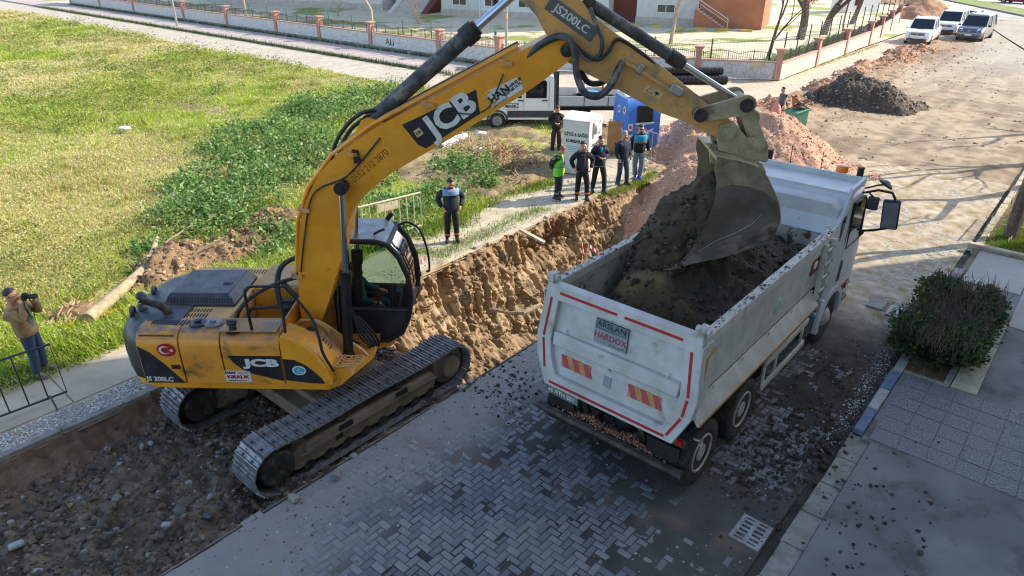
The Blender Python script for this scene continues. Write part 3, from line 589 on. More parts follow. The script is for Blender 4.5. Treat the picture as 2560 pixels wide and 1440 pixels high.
# tufts along kerbs and path edge
def tuft_strip(name, label, pts, spread, n, h, seed, cols=((110, 140, 44), (140, 160, 60))):
    r = np.random.default_rng(seed); P = np.array([pts[i] for i in r.integers(0, len(pts), n)], float); t = r.random(n)
    idx = r.integers(0, len(pts) - 1, n); a = np.array(pts)[idx]; b = np.array(pts)[idx + 1]; P = a + (b - a)*t[:, None] + r.normal(size=(n, 3))*np.array([spread, spread, 0])
    hh_ = h*r.uniform(.4, 1.2, n); az_ = r.uniform(0, 2*math.pi, n); wd = hh_*.09; ca, sa = np.cos(az_), np.sin(az_); le = r.uniform(.1, .8, n)*hh_
    V = np.stack([P + np.stack([-sa*wd, ca*wd, 0*wd], 1), P + np.stack([sa*wd, -ca*wd, 0*wd], 1), P + np.stack([ca*le, sa*le, hh_], 1)], 1).reshape(-1, 3)
    c_ = L3(*cols)[r.integers(0, len(cols), n)]*r.uniform(.6, 1.2, (n, 1))
    return tag(np_mesh(name, V, np.arange(3*n).reshape(-1, 3), mt['attr_leaf'], col=np.repeat(c_, 3, 0), smooth=False), label, 'grass', kind='stuff')
pg = lambda *q, z=.03: [tuple(G(a, b, z)) for a, b in q]
tuft_strip('path_edge_grass', 'low grass growing along the trench edge of the footpath', pg((1000, 640), (1050, 625), (1100, 640), (1150, 612), (1200, 590), (1260, 560), (1320, 535), (1370, 522)), .18, 3200, .09, 1)
tuft_strip('verge_grass', 'grass tufts on the trench edge under the waiting men', pg((1490, 490), (1530, 480), (1570, 468), (1600, 455), (1630, 440), (1600, 430), (1650, 425)), .14, 2600, .10, 2)
tuft_strip('bank_grass', 'green grass along the bank beside the metal barrier', pg((1060, 590), (1090, 560), (1150, 560), (1200, 500), (1260, 480), (1330, 470), (1390, 455)), .25, 4200, .16, 3)
tuft_strip('kerbside_grass', 'dandelion grass bordering the pavement by the photographer', pg((150, 880), (220, 850), (310, 800), (340, 760), (420, 740), (740, 690)), .32, 5000, .2, 4)
yf = G(250, 815); m = 260; q = rng.normal(size=(m, 2))*np.array([.9, .35]); tag(quads('dandelions', np.stack([yf.x + q[:, 0]*.8 + q[:, 1], yf.y + q[:, 1] + .7*q[:, 0], np.full(m, .2) + .04*rng.random(m)], 1), np.full(m, .05), np.repeat(L3((235, 190, 20)), m, 0), mt['attr_leaf'], seed=3, up=2.5, aspect=1.0), 'yellow dandelion flowers beside the pavement', 'flowers', kind='stuff')

# ================================================================ cross street, junction, far street
def brickmat(name, c1, c2, mortar, scale, dust=None, da=.5, rot=0.0, bw=.5, rh=.25, ms=.02):
    m = M(name, c1, c2, 2, .9, bump=.2, bs=30, dirt=dust, ds=.7, da=da, dw=.2)
    n = m.node_tree.nodes; l = m.node_tree.links; b = n['Principled BSDF']
    bt_ = n.new('ShaderNodeTexBrick'); bt_.inputs['Scale'].default_value = scale; bt_.inputs['Brick Width'].default_value = bw; bt_.inputs['Row Height'].default_value = rh; bt_.inputs['Mortar Size'].default_value = ms
    bt_.inputs['Color1'].default_value = (1, 1, 1, 1); bt_.inputs['Color2'].default_value = (.8, .8, .8, 1); bt_.inputs['Mortar'].default_value = mortar
    mp = n.new('ShaderNodeMapping'); mp.inputs['Rotation'].default_value = (0, 0, rot); tc = n.new('ShaderNodeTexCoord'); l.new(tc.outputs['Object'], mp.inputs[0]); l.new(mp.outputs[0], bt_.inputs[0])
    src = b.inputs['Base Color'].links[0].from_socket; mx = n.new('ShaderNodeMix'); mx.data_type = 'RGBA'; mx.blend_type = 'MULTIPLY'; mx.inputs[0].default_value = 1.0
    l.new(src, mx.inputs[6]); l.new(bt_.outputs[0], mx.inputs[7]); l.new(mx.outputs[2], b.inputs['Base Color']); return m
mt['cross'] = brickmat('street_setts', lin(196, 186, 168), lin(182, 172, 154), (.72, .68, .62, 1), 1.0, lin(164, 150, 126), .55, -YAW, .8, .4, .03)
mt['junct'] = brickmat('pavement_setts', lin(206, 188, 164), lin(194, 174, 150), (.66, .58, .5, 1), 1.0, lin(176, 154, 120), .56, -YAW + .2, .5, .25, .02)
mt['far_walk'] = brickmat('pinkish_pavement', lin(188, 174, 166), lin(176, 162, 154), (.7, .62, .58, 1), 1.0, lin(150, 140, 126), .6, -YAW, 1.2, .5, .03)
mt['dusty'] = M('dusty_street', lin(196, 172, 132), lin(170, 146, 108), .9, .95, bump=.6, bs=12, dirt=lin(150, 118, 82), ds=.35, da=.54, dw=.14, sep=(1, 1, 1))
mt['asphalt'] = M('asphalt', lin(176, 168, 156), lin(160, 154, 144), .6, .9, bump=.1, bs=40)
sheet('cross_street', (25.3, 29.6, 16, 140), .008, mt['cross'])
def poly_sheet(name, pts, z, mat):
    o = MB().add([S(a, b, z) for a, b in pts], [tuple(range(len(pts)))]).build(name, mat, recalc=False); o['kind'] = 'structure'; return o
poly_sheet('junction_pavement', [(25.3, 12.9), (30, 12.4), (38, 12.6), (84, 13.0), (84, 15.3), (41, 15.2), (33.0, 31.2), (29.6, 31.2), (25.3, 26)], .018, mt['junct'])
o = MB(); ublock(o, 29.6, 32.9, 31.2, 140, -.02, .15); cw_ = tag(o.build('cross_street_pavement', mt['far_walk']), kind='structure')
for k in range(60): ublock(MB(), 29.45, 29.62, 31.2 + 1.2*k, 32.38 + 1.2*k, -.02, .17).build('kerb_stone', mt['kerb'], cw_)
def street_f(uu, vv):
    n1 = fbm(uu*.35, vv*.35, 0, 4, 401); n2 = fbm(uu*2.2, vv*2.2, 0, 4, 411, .6)
    side = sstep(8.5, 11.5, vv + n1)*(1 - sstep(60, 75, uu)); z = .012 + .02*n1 + .03*n2*(.6 + 1.4*side) + .07*side*np.clip(n1 + .3, 0, 1)
    z = z*sstep(0, 1.0, uu - 19.6 + 8*(vv < 7.6)); z = z*sstep(0, .6, vv - 1.7) - .02 + .05*sstep(26.6, 29, uu)*sstep(0, .6, vv - 1.7)
    for c0, sl in ((4.6, .01), (6.4, .01), (8.3, .045), (10.0, .045)):
        z = z - .022*np.exp(-((vv - c0 - sl*(uu - 30))/.22)**2)*(uu > 27)
    return DU.x*uu + DV.x*vv, DU.y*uu + DV.y*vv, z
def street_c(uu, vv, P):
    n = fbm(uu*.35, vv*.35, 0, 4, 421)[:, None]; n2 = fbm(uu*3, vv*3, 0, 3, 422)[:, None]; st = fbm(uu*.25, vv*2.2, 0, 4, 423)[:, None]
    c = L3((160, 143, 116)) + (L3((116, 100, 78)) - L3((160, 143, 116)))*np.clip(.45 + .6*n + .5*st + .35*n2, 0, 1)
    sd = (sstep(8.0, 11.2, vv + .8*n[:, 0])*(1 - sstep(62, 76, uu)))[:, None]; c = c + (L3((170, 124, 92)) - c)*sd*.55*np.clip(.6 + n2, 0, 1)
    dk = np.clip(n2*1.3 - .25, 0, 1)*.7; c = c + (L3((128, 100, 72)) - c)*dk
    g_ = sstep(40, 62, uu)[:, None]*np.clip(1 - sd, 0, 1); c = c + (L3((166, 158, 144)) - c)*g_*.7
    return np.clip(c, .02, 1)
mt['attr_street'] = M('dusty_street_soil', (1, 1, 1, 1), rough=.95, bump=.5, bs=24, attr=True)
def street_part(nm, U_, V_):
    tag(grid_mesh(nm, U_, V_, street_f, mt['attr_street'], colf=street_c), kind='structure')
street_part('main_street', np.concatenate([np.arange(26.5, 60, .12), np.arange(60, 150, .6)]), np.arange(1.66, 12.9, .12))
street_part('main_street_side', np.arange(19.6, 26.5, .1), np.arange(7.42, 12.0, .1))
o = MB(); A, B = G(2350, 0), G(2570, 45); dd = (B - A).normalized(); nn_ = Vector((dd.y, -dd.x, 0)); nn_ = nn_ if nn_.x > 0 else -nn_
A = A - dd*60; B = B + dd*3
sheet_ = MB().add([tuple(A - nn_*14), tuple(B - nn_*14), tuple(B + nn_*60), tuple(A + nn_*60)], [(0, 1, 2, 3)]).build('asphalt_road', mt['asphalt'], recalc=False); sheet_.location.z = .05; sheet_['kind'] = 'structure'
mt['verge'] = M('median_grass', lin(128, 140, 56), lin(104, 122, 44), 1.5, .95, bump=.8, bs=12)
md = MB()
for a, b, z1, m in ((0, .3, .22, 0), (.3, 3.2, .2, 1), (3.2, 3.5, .22, 0)):
    md.hexa([tuple(A + nn_*a), tuple(B + nn_*a), tuple(B + nn_*b), tuple(A + nn_*b)] + [tuple(q + Vector((0, 0, z1))) for q in (A + nn_*a, B + nn_*a, B + nn_*b, A + nn_*b)], m)
tag(md.build('median_strip', [mt['kerb'], mt['verge']]), kind='structure')
mt['yard'] = M('yard_paving', lin(206, 194, 168), lin(190, 178, 150), 1.2, .95, bump=.3, dirt=lin(134, 142, 66), ds=.16, da=.52, dw=.06)
yd = MB().add([S(a, b, .06) for a, b in ((33.1, 30.8), (33.1, 140), (150, 140), (150, 15.6), (40.6, 15.3))], [(0, 1, 2, 3, 4)]).build('yard', mt['yard'], recalc=False); yd['kind'] = 'structure'
dirt = MB(); mt['yard_dirt'] = M('trampled_dirt', lin(150, 130, 98), lin(114, 96, 68), .9, .95, bump=.8, bs=14, dirt=lin(98, 80, 56), ds=1.2, da=.57)
uu_ = np.arange(13.2, 25.4, .12); vv_ = np.arange(13.3, 21.5, .12)
def dz_(uu, vv):
    e = sstep(13.3, 14.5, uu)*sstep(25.4, 24.6, uu)*sstep(13.35, 13.8, vv)*sstep(21.4, 20, vv); z = -.05 + e*(.1 + fz(uu, vv) + .05*fbm(uu, vv, 0, 4, 431) + .06*fbm(uu*4, vv*4, 0, 3, 432))
    return DU.x*uu + DV.x*vv, DU.y*uu + DV.y*vv, z
tag(grid_mesh('dirt_yard', uu_, vv_, dz_, mt['yard_dirt']), kind='structure')
# ================================================================ boundary walls with pillars and iron railings
mt['pink'] = M('pink_stone', lin(186, 138, 122), lin(172, 126, 110), 3, .8, bump=.1, dirt=lin(150, 108, 92), ds=3, da=.6)
mt['coping'] = M('coping_stone', lin(190, 150, 132), lin(176, 134, 116), 3, .85)
def carved(name, base, line, scale):
    m = M(name, base, tuple(c*.93 for c in base[:3]) + (1,), 1.5, .85, bump=.05); n = m.node_tree.nodes; l = m.node_tree.links; b = n['Principled BSDF']
    tc = n.new('ShaderNodeTexCoord'); v_ = n.new('ShaderNodeTexVoronoi'); v_.feature = 'DISTANCE_TO_EDGE'; v_.inputs['Scale'].default_value = scale; v_.inputs['Randomness'].default_value = 1
    ns = n.new('ShaderNodeTexNoise'); ns.inputs['Scale'].default_value = 2.5; mx0 = n.new('ShaderNodeMix'); mx0.data_type = 'VECTOR'; mx0.inputs[0].default_value = .25
    l.new(tc.outputs['Object'], ns.inputs[0]); l.new(tc.outputs['Object'], mx0.inputs[4]); l.new(ns.outputs['Color'], mx0.inputs[5]); l.new(mx0.outputs[1], v_.inputs[0])
    mr_ = n.new('ShaderNodeMapRange'); l.new(v_.outputs[0], mr_.inputs[0]); mr_.inputs[1].default_value = .0; mr_.inputs[2].default_value = .055; mr_.inputs[3].default_value = .75; mr_.inputs[4].default_value = 0
    src = b.inputs['Base Color'].links[0].from_socket; mx = n.new('ShaderNodeMix'); mx.data_type = 'RGBA'; l.new(mr_.outputs[0], mx.inputs[0]); l.new(src, mx.inputs[6]); mx.inputs[7].default_value = line; l.new(mx.outputs[2], b.inputs['Base Color'])
    bp = n.new('ShaderNodeBump'); bp.invert = True; bp.inputs['Strength'].default_value = .6; bp.inputs['Distance'].default_value = .03; l.new(mr_.outputs[0], bp.inputs['Height']); l.new(bp.outputs[0], b.inputs['Normal']); return m
mt['carved'] = carved('carved_white_plaster', lin(206, 202, 198), lin(166, 158, 152), 3.2)
mt['carved2'] = carved('carved_scroll_plaster', lin(200, 190, 176), lin(140, 124, 108), 4.2)
mt['plinth'] = M('mossy_plinth', lin(150, 144, 132), lin(120, 116, 100), 2, .9, bump=.3, dirt=lin(84, 88, 58), ds=2, da=.58)
def railing(A_, B_, z0, parent, mat, h=.55, arches=2):
    d_ = (B_ - A_); L_ = d_.length; d_.normalize(); n_ = Vector((-d_.y, d_.x, 0)); b = MB()
    def P_(s, z): return A_ + d_*s + Vector((0, 0, z))
    b.path([P_(0, z0 + .06), P_(L_, z0 + .06)], .018, 4); al = L_/arches
    tz = lambda s: h*(.62 + .3*abs(math.sin(math.pi*(s % al)/al)))
    b.path([P_(L_*k/(8*arches), z0 + tz(L_*k/(8*arches) - 1e-4 if k else 1e-4)) for k in range(8*arches + 1)], .018, 4)
    nb = int(L_/.115)
    for k in range(nb + 1):
        s = L_*k/nb; t_ = z0 + tz(min(max(s, .01), L_ - .01)) + .1; p = P_(s, z0 + .02); q = P_(s, t_); w_ = .009 if k % 12 else .022
        b.add([p - d_*w_ - n_*w_, p + d_*w_ - n_*w_, p + d_*w_ + n_*w_, p - d_*w_ + n_*w_, q - d_*w_ - n_*w_, q + d_*w_ - n_*w_, q + d_*w_ + n_*w_, q - d_*w_ + n_*w_], [(0, 1, 5, 4), (1, 2, 6, 5), (2, 3, 7, 6), (3, 0, 4, 7), (4, 5, 6, 7)])
    return b.build('iron_railing', mat, parent, recalc=False)
def wall_run(name, label, pts, zb, hw, hp, pmat, rmat, arches=2, plinth=True, skip_first=False):
    t = thing(name, label, 'wall'); pts = [Vector((p[0], p[1], 0)) for p in pts]
    for i in range(len(pts)):
        p = pts[i]; a = pts[max(0, i-1)]; c = pts[min(len(pts)-1, i+1)]; rz = math.atan2(c.y - a.y, c.x - a.x)
        if not (skip_first and i == 0):
            b = MB(frame((p.x, p.y, 0), rz)); b.box((0, 0, (zb + hp)/2), (.36, .36, hp - zb)); pl_ = b.build('pillar', mt['pink'], t)
            b = MB(frame((p.x, p.y, 0), rz)); b.hexa([(x*.2, y*.2, hp) for x, y in ((-1, -1), (1, -1), (1, 1), (-1, 1))] + [(x*.29, y*.29, hp + .1) for x, y in ((-1, -1), (1, -1), (1, 1), (-1, 1))]); b.box((0, 0, hp + .125), (.58, .58, .05)); b.build('cap', mt['coping'], pl_)
        if i + 1 < len(pts):
            q = pts[i+1]; d_ = (q - p); L_ = d_.length; rz = math.atan2(d_.y, d_.x); m_ = (p + q)/2
            MB(frame((m_.x, m_.y, 0), rz)).box((0, 0, (zb + hw)/2), (L_ - .37, .22, hw - zb)).build('wall_panel', pmat, t)
            MB(frame((m_.x, m_.y, 0), rz)).box((0, 0, hw + .03), (L_ - .37, .3, .06)).build('coping', mt['coping'], t)
            if plinth: MB(frame((m_.x, m_.y, 0), rz)).box((0, -.05, zb/2 + .03), (L_, .45, zb + .1)).build('plinth', mt['plinth'], t)
            u_ = d_.normalized(); railing(p + u_*.25, q - u_*.25, hw + .06, t, rmat, arches=arches)
    return t
vA = [UV(*G(a, b, .25)[:2])[1] for a, b in ((310.5, 32.8), (428, 51.6), (530, 68), (648, 86.7), (779, 100), (906.6, 118.8), (1065, 145.5), (1218, 166.6))]
vA = [vA[0] + 18, vA[0] + 9] + vA
ptsA = [S(33.1, v_)[:2] for v_ in vA]
wa = wall_run('boundary_wall', 'long white carved wall with pink pillars beside the cross street', ptsA, .28, 1.2, 1.8, mt['carved'], mt['iron'], 3)
ptsB = [S(33.1 + 7.3*t_, vA[-1] + (15.0 - vA[-1])*t_)[:2] for t_ in (0, .36, .73, 1.0)]
wb = wall_run('boundary_wall', 'white carved wall run behind the pick-up and black pipes', ptsB, .08, 1.0, 1.62, mt['carved'], mt['iron'], 2, False, True)
ptsC = [tuple(G(a, b, .05)[:2]) for a, b in ((1941, 202), (2035, 165.6), (2107.8, 136.7), (2168, 111.7), (2196, 95), (2221, 77), (2243, 58))]
wc = wall_run('boundary_wall', 'white scroll carved wall with pink pillars leading to the parked cars', ptsC, .08, 1.0, 1.62, mt['carved2'], mt['iron'], 3, False, True)
p5, p6 = Vector(ptsA[6] + (0,)), Vector(ptsA[8] + (0,)); g_ = G(938, 104, .9); dW = (Vector(ptsA[8] + (0,)) - Vector(ptsA[6] + (0,))).normalized()
vg = UV(*G(940, 107, .8)[:2])[1]; pt = Vector(S(33.1, vg - .0)); pt = Vector((pt.x, pt.y, .72)) - Vector((DU.x, DU.y, 0))*.125
Tg = Matrix.Translation(pt) @ Matrix.Rotation(math.atan2(-DV.y, -DV.x), 4, 'Z') @ Matrix.Rotation(math.pi/2, 4, 'X')
text('ALi', .62, mt['black_dec'], wa, Tg, name='graffiti', ext=.004, bold=.0, sx=1.1)
# wire mesh fences behind the walls
mt['green_post'] = M('green_post', lin(46, 110, 92), None, rough=.6); mt['wire'] = M('fence_wire', lin(86, 104, 96), None, rough=.6)
def mesh_fence(label, A_, B_, step, h, pmat, z0=.05, wires=True):
    A_, B_ = Vector((A_[0], A_[1], z0)), Vector((B_[0], B_[1], z0)); d_ = B_ - A_; L_ = d_.length; d_.normalize(); t = thing('mesh_fence', label, 'fence'); n_ = int(L_/step)
    for k in range(n_ + 1): p = A_ + d_*(L_*k/n_); MB().tube(p, p + Vector((0, 0, h)), .04, n=8).build('fence_post', pmat, t)
    if wires:
        b = MB(); nn2 = Vector((-d_.y, d_.x, 0))*.004
        for k in range(int(h/.16)): z = Vector((0, 0, .1 + .16*k)); b.add([A_ + z - nn2, B_ + z - nn2, B_ + z + nn2 + Vector((0, 0, .008)), A_ + z + nn2 + Vector((0, 0, .008))], [(0, 1, 2, 3)])
        for k in range(int(L_/.2)): p = A_ + d_*(.2*k); b.add([p - d_*.004, p + d_*.004, p + d_*.004 + Vector((0, 0, h - .05)), p - d_*.004 + Vector((0, 0, h - .05))], [(0, 1, 2, 3)])
        o = b.build('fence_wire', mt['wire'], t, recalc=False); o['kind'] = 'stuff'
    return t
mesh_fence('green post wire fence behind the long white wall', S(34.6, vA[0]), S(34.6, 31.5), 2.9, 2.0, mt['green_post'])
mesh_fence('dark wire fence behind the short wall by the pipes', S(34.6, 31.4), S(42.0, 16.2), 3.0, 1.9, mt['iron'])
mesh_fence('dark wire fence behind the scroll carved wall', S(42.0, 16.2), S(86, 19.8), 2.6, 2.1, mt['iron'])
# ================================================================ buildings at the back
OB_ = Vector((-24.05, 88.49, 0)); BE = Vector((.909, -.416, 0)); bang = math.atan2(BE.y, BE.x); TBk = frame((OB_.x, OB_.y, 0), bang)
mt['cream'] = M('cream_render', lin(212, 204, 192), lin(196, 190, 180), .8, .9); mt['white_clad'] = brickmat('white_cladding', lin(222, 220, 212), lin(214, 210, 202), (.8, .78, .75, 1), 1.0, None, .5, 0, 6, .6, .012)
mt['brown'] = M('brown_render', lin(176, 116, 84), lin(164, 106, 76), .8, .9); mt['dkbrown'] = M('dark_brown', lin(110, 62, 50), None, rough=.9); mt['stone_base'] = M('stone_base', lin(196, 182, 170), lin(180, 164, 152), 2, .9)
def block(name, label, x0, x1, y, dep_, h, mat, wins, base=True, up=True):
    t = thing(name, label, 'building'); t.matrix_world = TBk
    MB().box(((x0 + x1)/2, y + dep_/2, h/2), (x1 - x0, dep_, h)).build('wall', mat, t); MB().box(((x0 + x1)/2, y + dep_/2, h + .2), (x1 - x0 + .8, dep_ + .8, .4)).build('roof', mt['roof_grey'], t)
    if base: MB().box(((x0 + x1)/2, y - .04, .35), (x1 - x0 + .1, .08, .7)).build('plinth', mt['stone_base'], t)
    for x in wins: window(t, x, y, 1.5, 1.7, .75)
    if up:
        for r in range(3):
            for x in wins: window(t, x, y, 4.6 + 3*r, 1.7, 1.5)
    return t
block('apartment_building', 'cream apartment building behind the bare bush and green fence', -16, 10.2, 0, 12, 14, mt['cream'], (-12, -5.5, 0.5, 3.2, 6.2, 8.8))
b2 = block('apartment_building', 'white clad apartment building behind the excavator boom', 19.4, 37.8, -2.6, 12, 14, mt['white_clad'], (21.6, 25.4, 29.2, 35.2))
for x in (24, 32): MB().tube((x, -2.68, 0), (x, -2.68, 13), .06, n=8).build('downpipe', mt['frame_white'], b2)
b3 = block('apartment_building', 'white and brown apartment building with an outside stair', 40.4, 46.2, -2.0, 12, 14, mt['white_clad'], (43.2,))
MB().box((39.1, 1, 7), (2.5, 4, 14)).build('recessed_wing', mt['dkbrown'], b3)
MB().box((49.2, .3, 3.6), (5.6, 6.0, 7.2)).build('brown_stair_tower', mt['brown'], b3)
b = MB()
for k in range(10): b.box((46.9 + .0, -2.9 - .0, .09 + .17*k) if False else (46.4 + .28*(9 - k), -3.25, .085 + .17*k), (.3, 1.0, .17))
b.build('stair_steps', mt['stone_base'], b3); MB().prism([(46.2, 0), (46.2, 1.75), (49.2, 0)], -3.78, -3.74).build('stair_stringer', mt['brown'], b3)
MB().path([(46.3, -3.76, 2.6), (49.2, -3.76, .95), (49.2, -3.76, 0)], .03, 6).build('stair_rail', mt['frame_white'], b3); MB().path([(46.3, -3.76, 2.3), (49.2, -3.76, .65)], .02, 6).build('stair_rail', mt['frame_white'], b3)
st = thing('outside_stair', 'wide brown sided stair between two pale apartment buildings', 'stairs'); st.matrix_world = TBk
for k in range(12): MB().box((14.8, -2.2 + .3*k, .085 + .17*k), (3.6, .3, .17 + .0)).build('step', mt['stone_base'], st)
MB().prism([(-2.5, 0), (1.6, 0), (1.6, 2.2)], 16.7, 17.4, 'x').build('stair_side', mt['dkbrown'], st); MB().prism([(-2.5, 0), (1.6, 0), (1.6, 2.2)], 12.4, 13.0, 'x').build('stair_side', mt['cream'], st)
MB().box((14.9, 5, 7), (8.6, 6, 14)).build('entrance_wing', mt['cream'], st)
ks = thing('painted_kerb', 'yellow and white painted kerb in front of the brown building', 'kerb'); ks.matrix_world = TBk
mt['yelpaint'] = M('yellow_kerb_paint', lin(206, 170, 70), None, rough=.8)
for k in range(13): MB().box((39 + 1.0*k, -4.4, .13), (.98, .2, .22)).build('kerb_stone', (mt['yelpaint'], mt['kerb_white'])[k % 2], ks)
cb = thing('white_cabin', 'small white cabin in the yard beyond the trees', 'cabin', tuple(G(2135, 30, 0)), .3)
MB().box((0, 0, 1.4), (4.4, 2.6, 2.8)).build('wall', mt['frame_white'], cb, bev=.05); MB().box((-.8, -1.31, 1.4), (1.0, .04, 1.2)).build('window', mt['skyglass'], cb)
# ================================================================ lamp posts and trees
def lamp(label, xy, h, r_, mat, band=False):
    t = thing('lamp_post', label, 'lamp post', (xy[0], xy[1], 0)); MB().path([(0, 0, 0), (0, 0, .5), (0, 0, h)], [r_*1.5, r_*1.1, r_*.7], 12).build('post', mat, t)
    MB().path([(0, 0, h), (.1, -.1, h + .3), (.9, -.9, h + .5)], r_*.5, 8).build('arm', mat, t); MB().box((1.1, -1.1, h + .5), (.6, .25, .12), 0, rotm(rz=-.78)).build('lamp_head', mt['galv'], t)
    if band: MB().lathe([(r_*1.05, 3.1), (r_*1.05, 3.35)], 12).build('yellow_band', mt['yelpaint'], t)
lamp('grey lamp post on the cross street pavement by the long wall', tuple(G(443, 64, .15)[:2]), 8, .09, mt['galv'])
lamp('tall galvanised lamp post with yellow band behind the boom', tuple(S(32.2, 28.4)[:2]), 8, .085, mt['galv'], True)
mt['oldpost'] = M('yellowed_post', lin(186, 170, 130), None, rough=.8)
for px_, lab in (((618, 52), 'yellowed post behind the wall left of the green posts'), ((935, 98), 'bent old goal-like post behind the wall by the graffiti')):
    g0 = G(*px_, .05); t = thing('old_post', lab, 'post', tuple(g0)); MB().path([(0, 0, 0), (0, 0, 2.2), (-.7, .3, 3.4), (-.9, .4, 4.2)] if px_[0] > 700 else [(0, 0, 0), (0, 0, 4)], .07, 8).build('post', mt['oldpost'], t)
mt['bark_pale'] = M('pale_bark', lin(186, 164, 140), lin(160, 140, 118), 8, .9, bump=.3); mt['bark'] = M('grey_bark', lin(112, 96, 82), lin(88, 74, 62), 6, .95, bump=.6, bs=18); mt['bark_log'] = M('cut_bark', lin(178, 160, 128), lin(150, 132, 104), 7, .95, bump=.6, bs=18, dirt=lin(110, 94, 72), ds=9, da=.58)
def tree(label, xy, h, r_, seed, bark, lean=(0, 0), leaf=None, nl=0, lvl=4, spread=.55, fork=1.0, name='tree', z=0.0):
    rr = random.Random(seed); t = thing(name, label, 'tree', (xy[0], xy[1], z)); tips = []; tb_, cb_ = MB(), MB()
    def grow(p, d_, L_, r0, k):
        pts, q = [p], p
        for i in range(4):
            d_ = (d_ + Vector((rr.uniform(-.14, .14), rr.uniform(-.14, .14), rr.uniform(-.04, .08)))).normalized(); q = q + d_*L_/4; pts.append(q)
        r1 = r0*.68; (tb_ if k >= lvl - 1 else cb_).path(pts, [r0 + (r1 - r0)*i/4 for i in range(5)], 8 if k >= lvl - 1 else 4, 0, k == lvl)
        if k == 0: tips.append(pts); return
        for i in range(rr.choice((2, 3, 3)) if k > 1 else 3):
            a = Vector((rr.uniform(-1, 1), rr.uniform(-1, 1), rr.uniform(-.2, .6))).normalized(); nd = (d_ + a*spread*rr.uniform(.7, 1.5)).normalized()
            grow(pts[-1] if i < 2 else pts[2], nd, L_*rr.uniform(.6, .85), r1*rr.uniform(.6, .85), k - 1)
    grow(Vector((0, 0, 0)), Vector((lean[0], lean[1], 1)).normalized(), h*fork, r_, lvl)
    tb_.build('trunk', bark, t); cb_.build('crown', bark, t)
    if leaf:
        P_ = []
        for k in range(nl): pp = rr.choice(tips); a = rr.random()*3.99; i = int(a); P_.append(pp[i].lerp(pp[i+1], a - i) + Vector((rr.uniform(-.1, .1), rr.uniform(-.1, .1), rr.uniform(-.15, .05))))
        cc = L3(*leaf)[np.random.default_rng(seed).integers(0, len(leaf), nl)]; o = quads('leaves', np.array([tuple(p) for p in P_]), np.full(nl, .14), cc, mt['attr_leaf'], t, seed=seed, up=.3, aspect=.7); o['kind'] = 'stuff'
    return t
tree('pale bare tree in the yard left of the boom cylinder', tuple(G(1050, 62)[:2]), 2.2, .22, 3, mt['bark_pale'], (-.25, -.1), lvl=5)
tree('low bare bush behind the long white wall', tuple(G(845, 42)[:2]), .9, .12, 8, mt['bark_pale'], (.1, 0), lvl=4, spread=1.1, name='bare_bush')
tree('pale bare tree behind the stick and bucket cylinder', tuple(G(1676, 112)[:2]), 2.4, .16, 5, mt['bark_pale'], (.05, 0), lvl=5)
tree('small tree with dry brown leaves behind the wall corner', tuple(G(1918, 150)[:2]), 2.5, .13, 6, mt['bark'], (.12, 0), ((150, 96, 56), (170, 112, 66), (126, 80, 48)), 900, 4)
tree('thick dark trunk with brown leaves inside the yard', tuple(G(2000, 100)[:2]), 4.2, .36, 7, mt['bark'], (.1, 0), ((150, 96, 56), (170, 112, 66)), 700, 4)
tree('forked dark trunk beside the thick one in the yard', tuple(G(2060, 88)[:2]), 2.6, .32, 9, mt['bark'], (.05, 0), lvl=4, spread=.5)
tree('slender leaning trunk near the yard end of the wall', tuple(G(2128, 62)[:2]), 4.0, .25, 12, mt['bark'], (.3, 0), lvl=4)
tree('thin grey sapling between the yard trunks', tuple(G(2107, 80)[:2]), 2.8, .09, 14, mt['bark'], (0, 0), lvl=3)
tree('grey street tree beside the white barrier on the right verge', tuple(S(21.45, 1.0)[:2]), 3.4, .17, 21, mt['bark'], (.12, .03), lvl=3, spread=.7, name='street_tree', z=.1)
for k, (u_, v_, lab) in enumerate(((27.2, 1.0, 'grey street tree just past the right edge of view'), (31.6, .9, 'second grey street tree beyond the right edge'), (37.5, .9, 'far grey street tree on the right verge'))):
    tree(lab, tuple(S(u_, v_)[:2]), 2.6, .21, 30 + k, mt['bark'], (.1, 0), lvl=3, spread=.75, name='street_tree', z=.1)
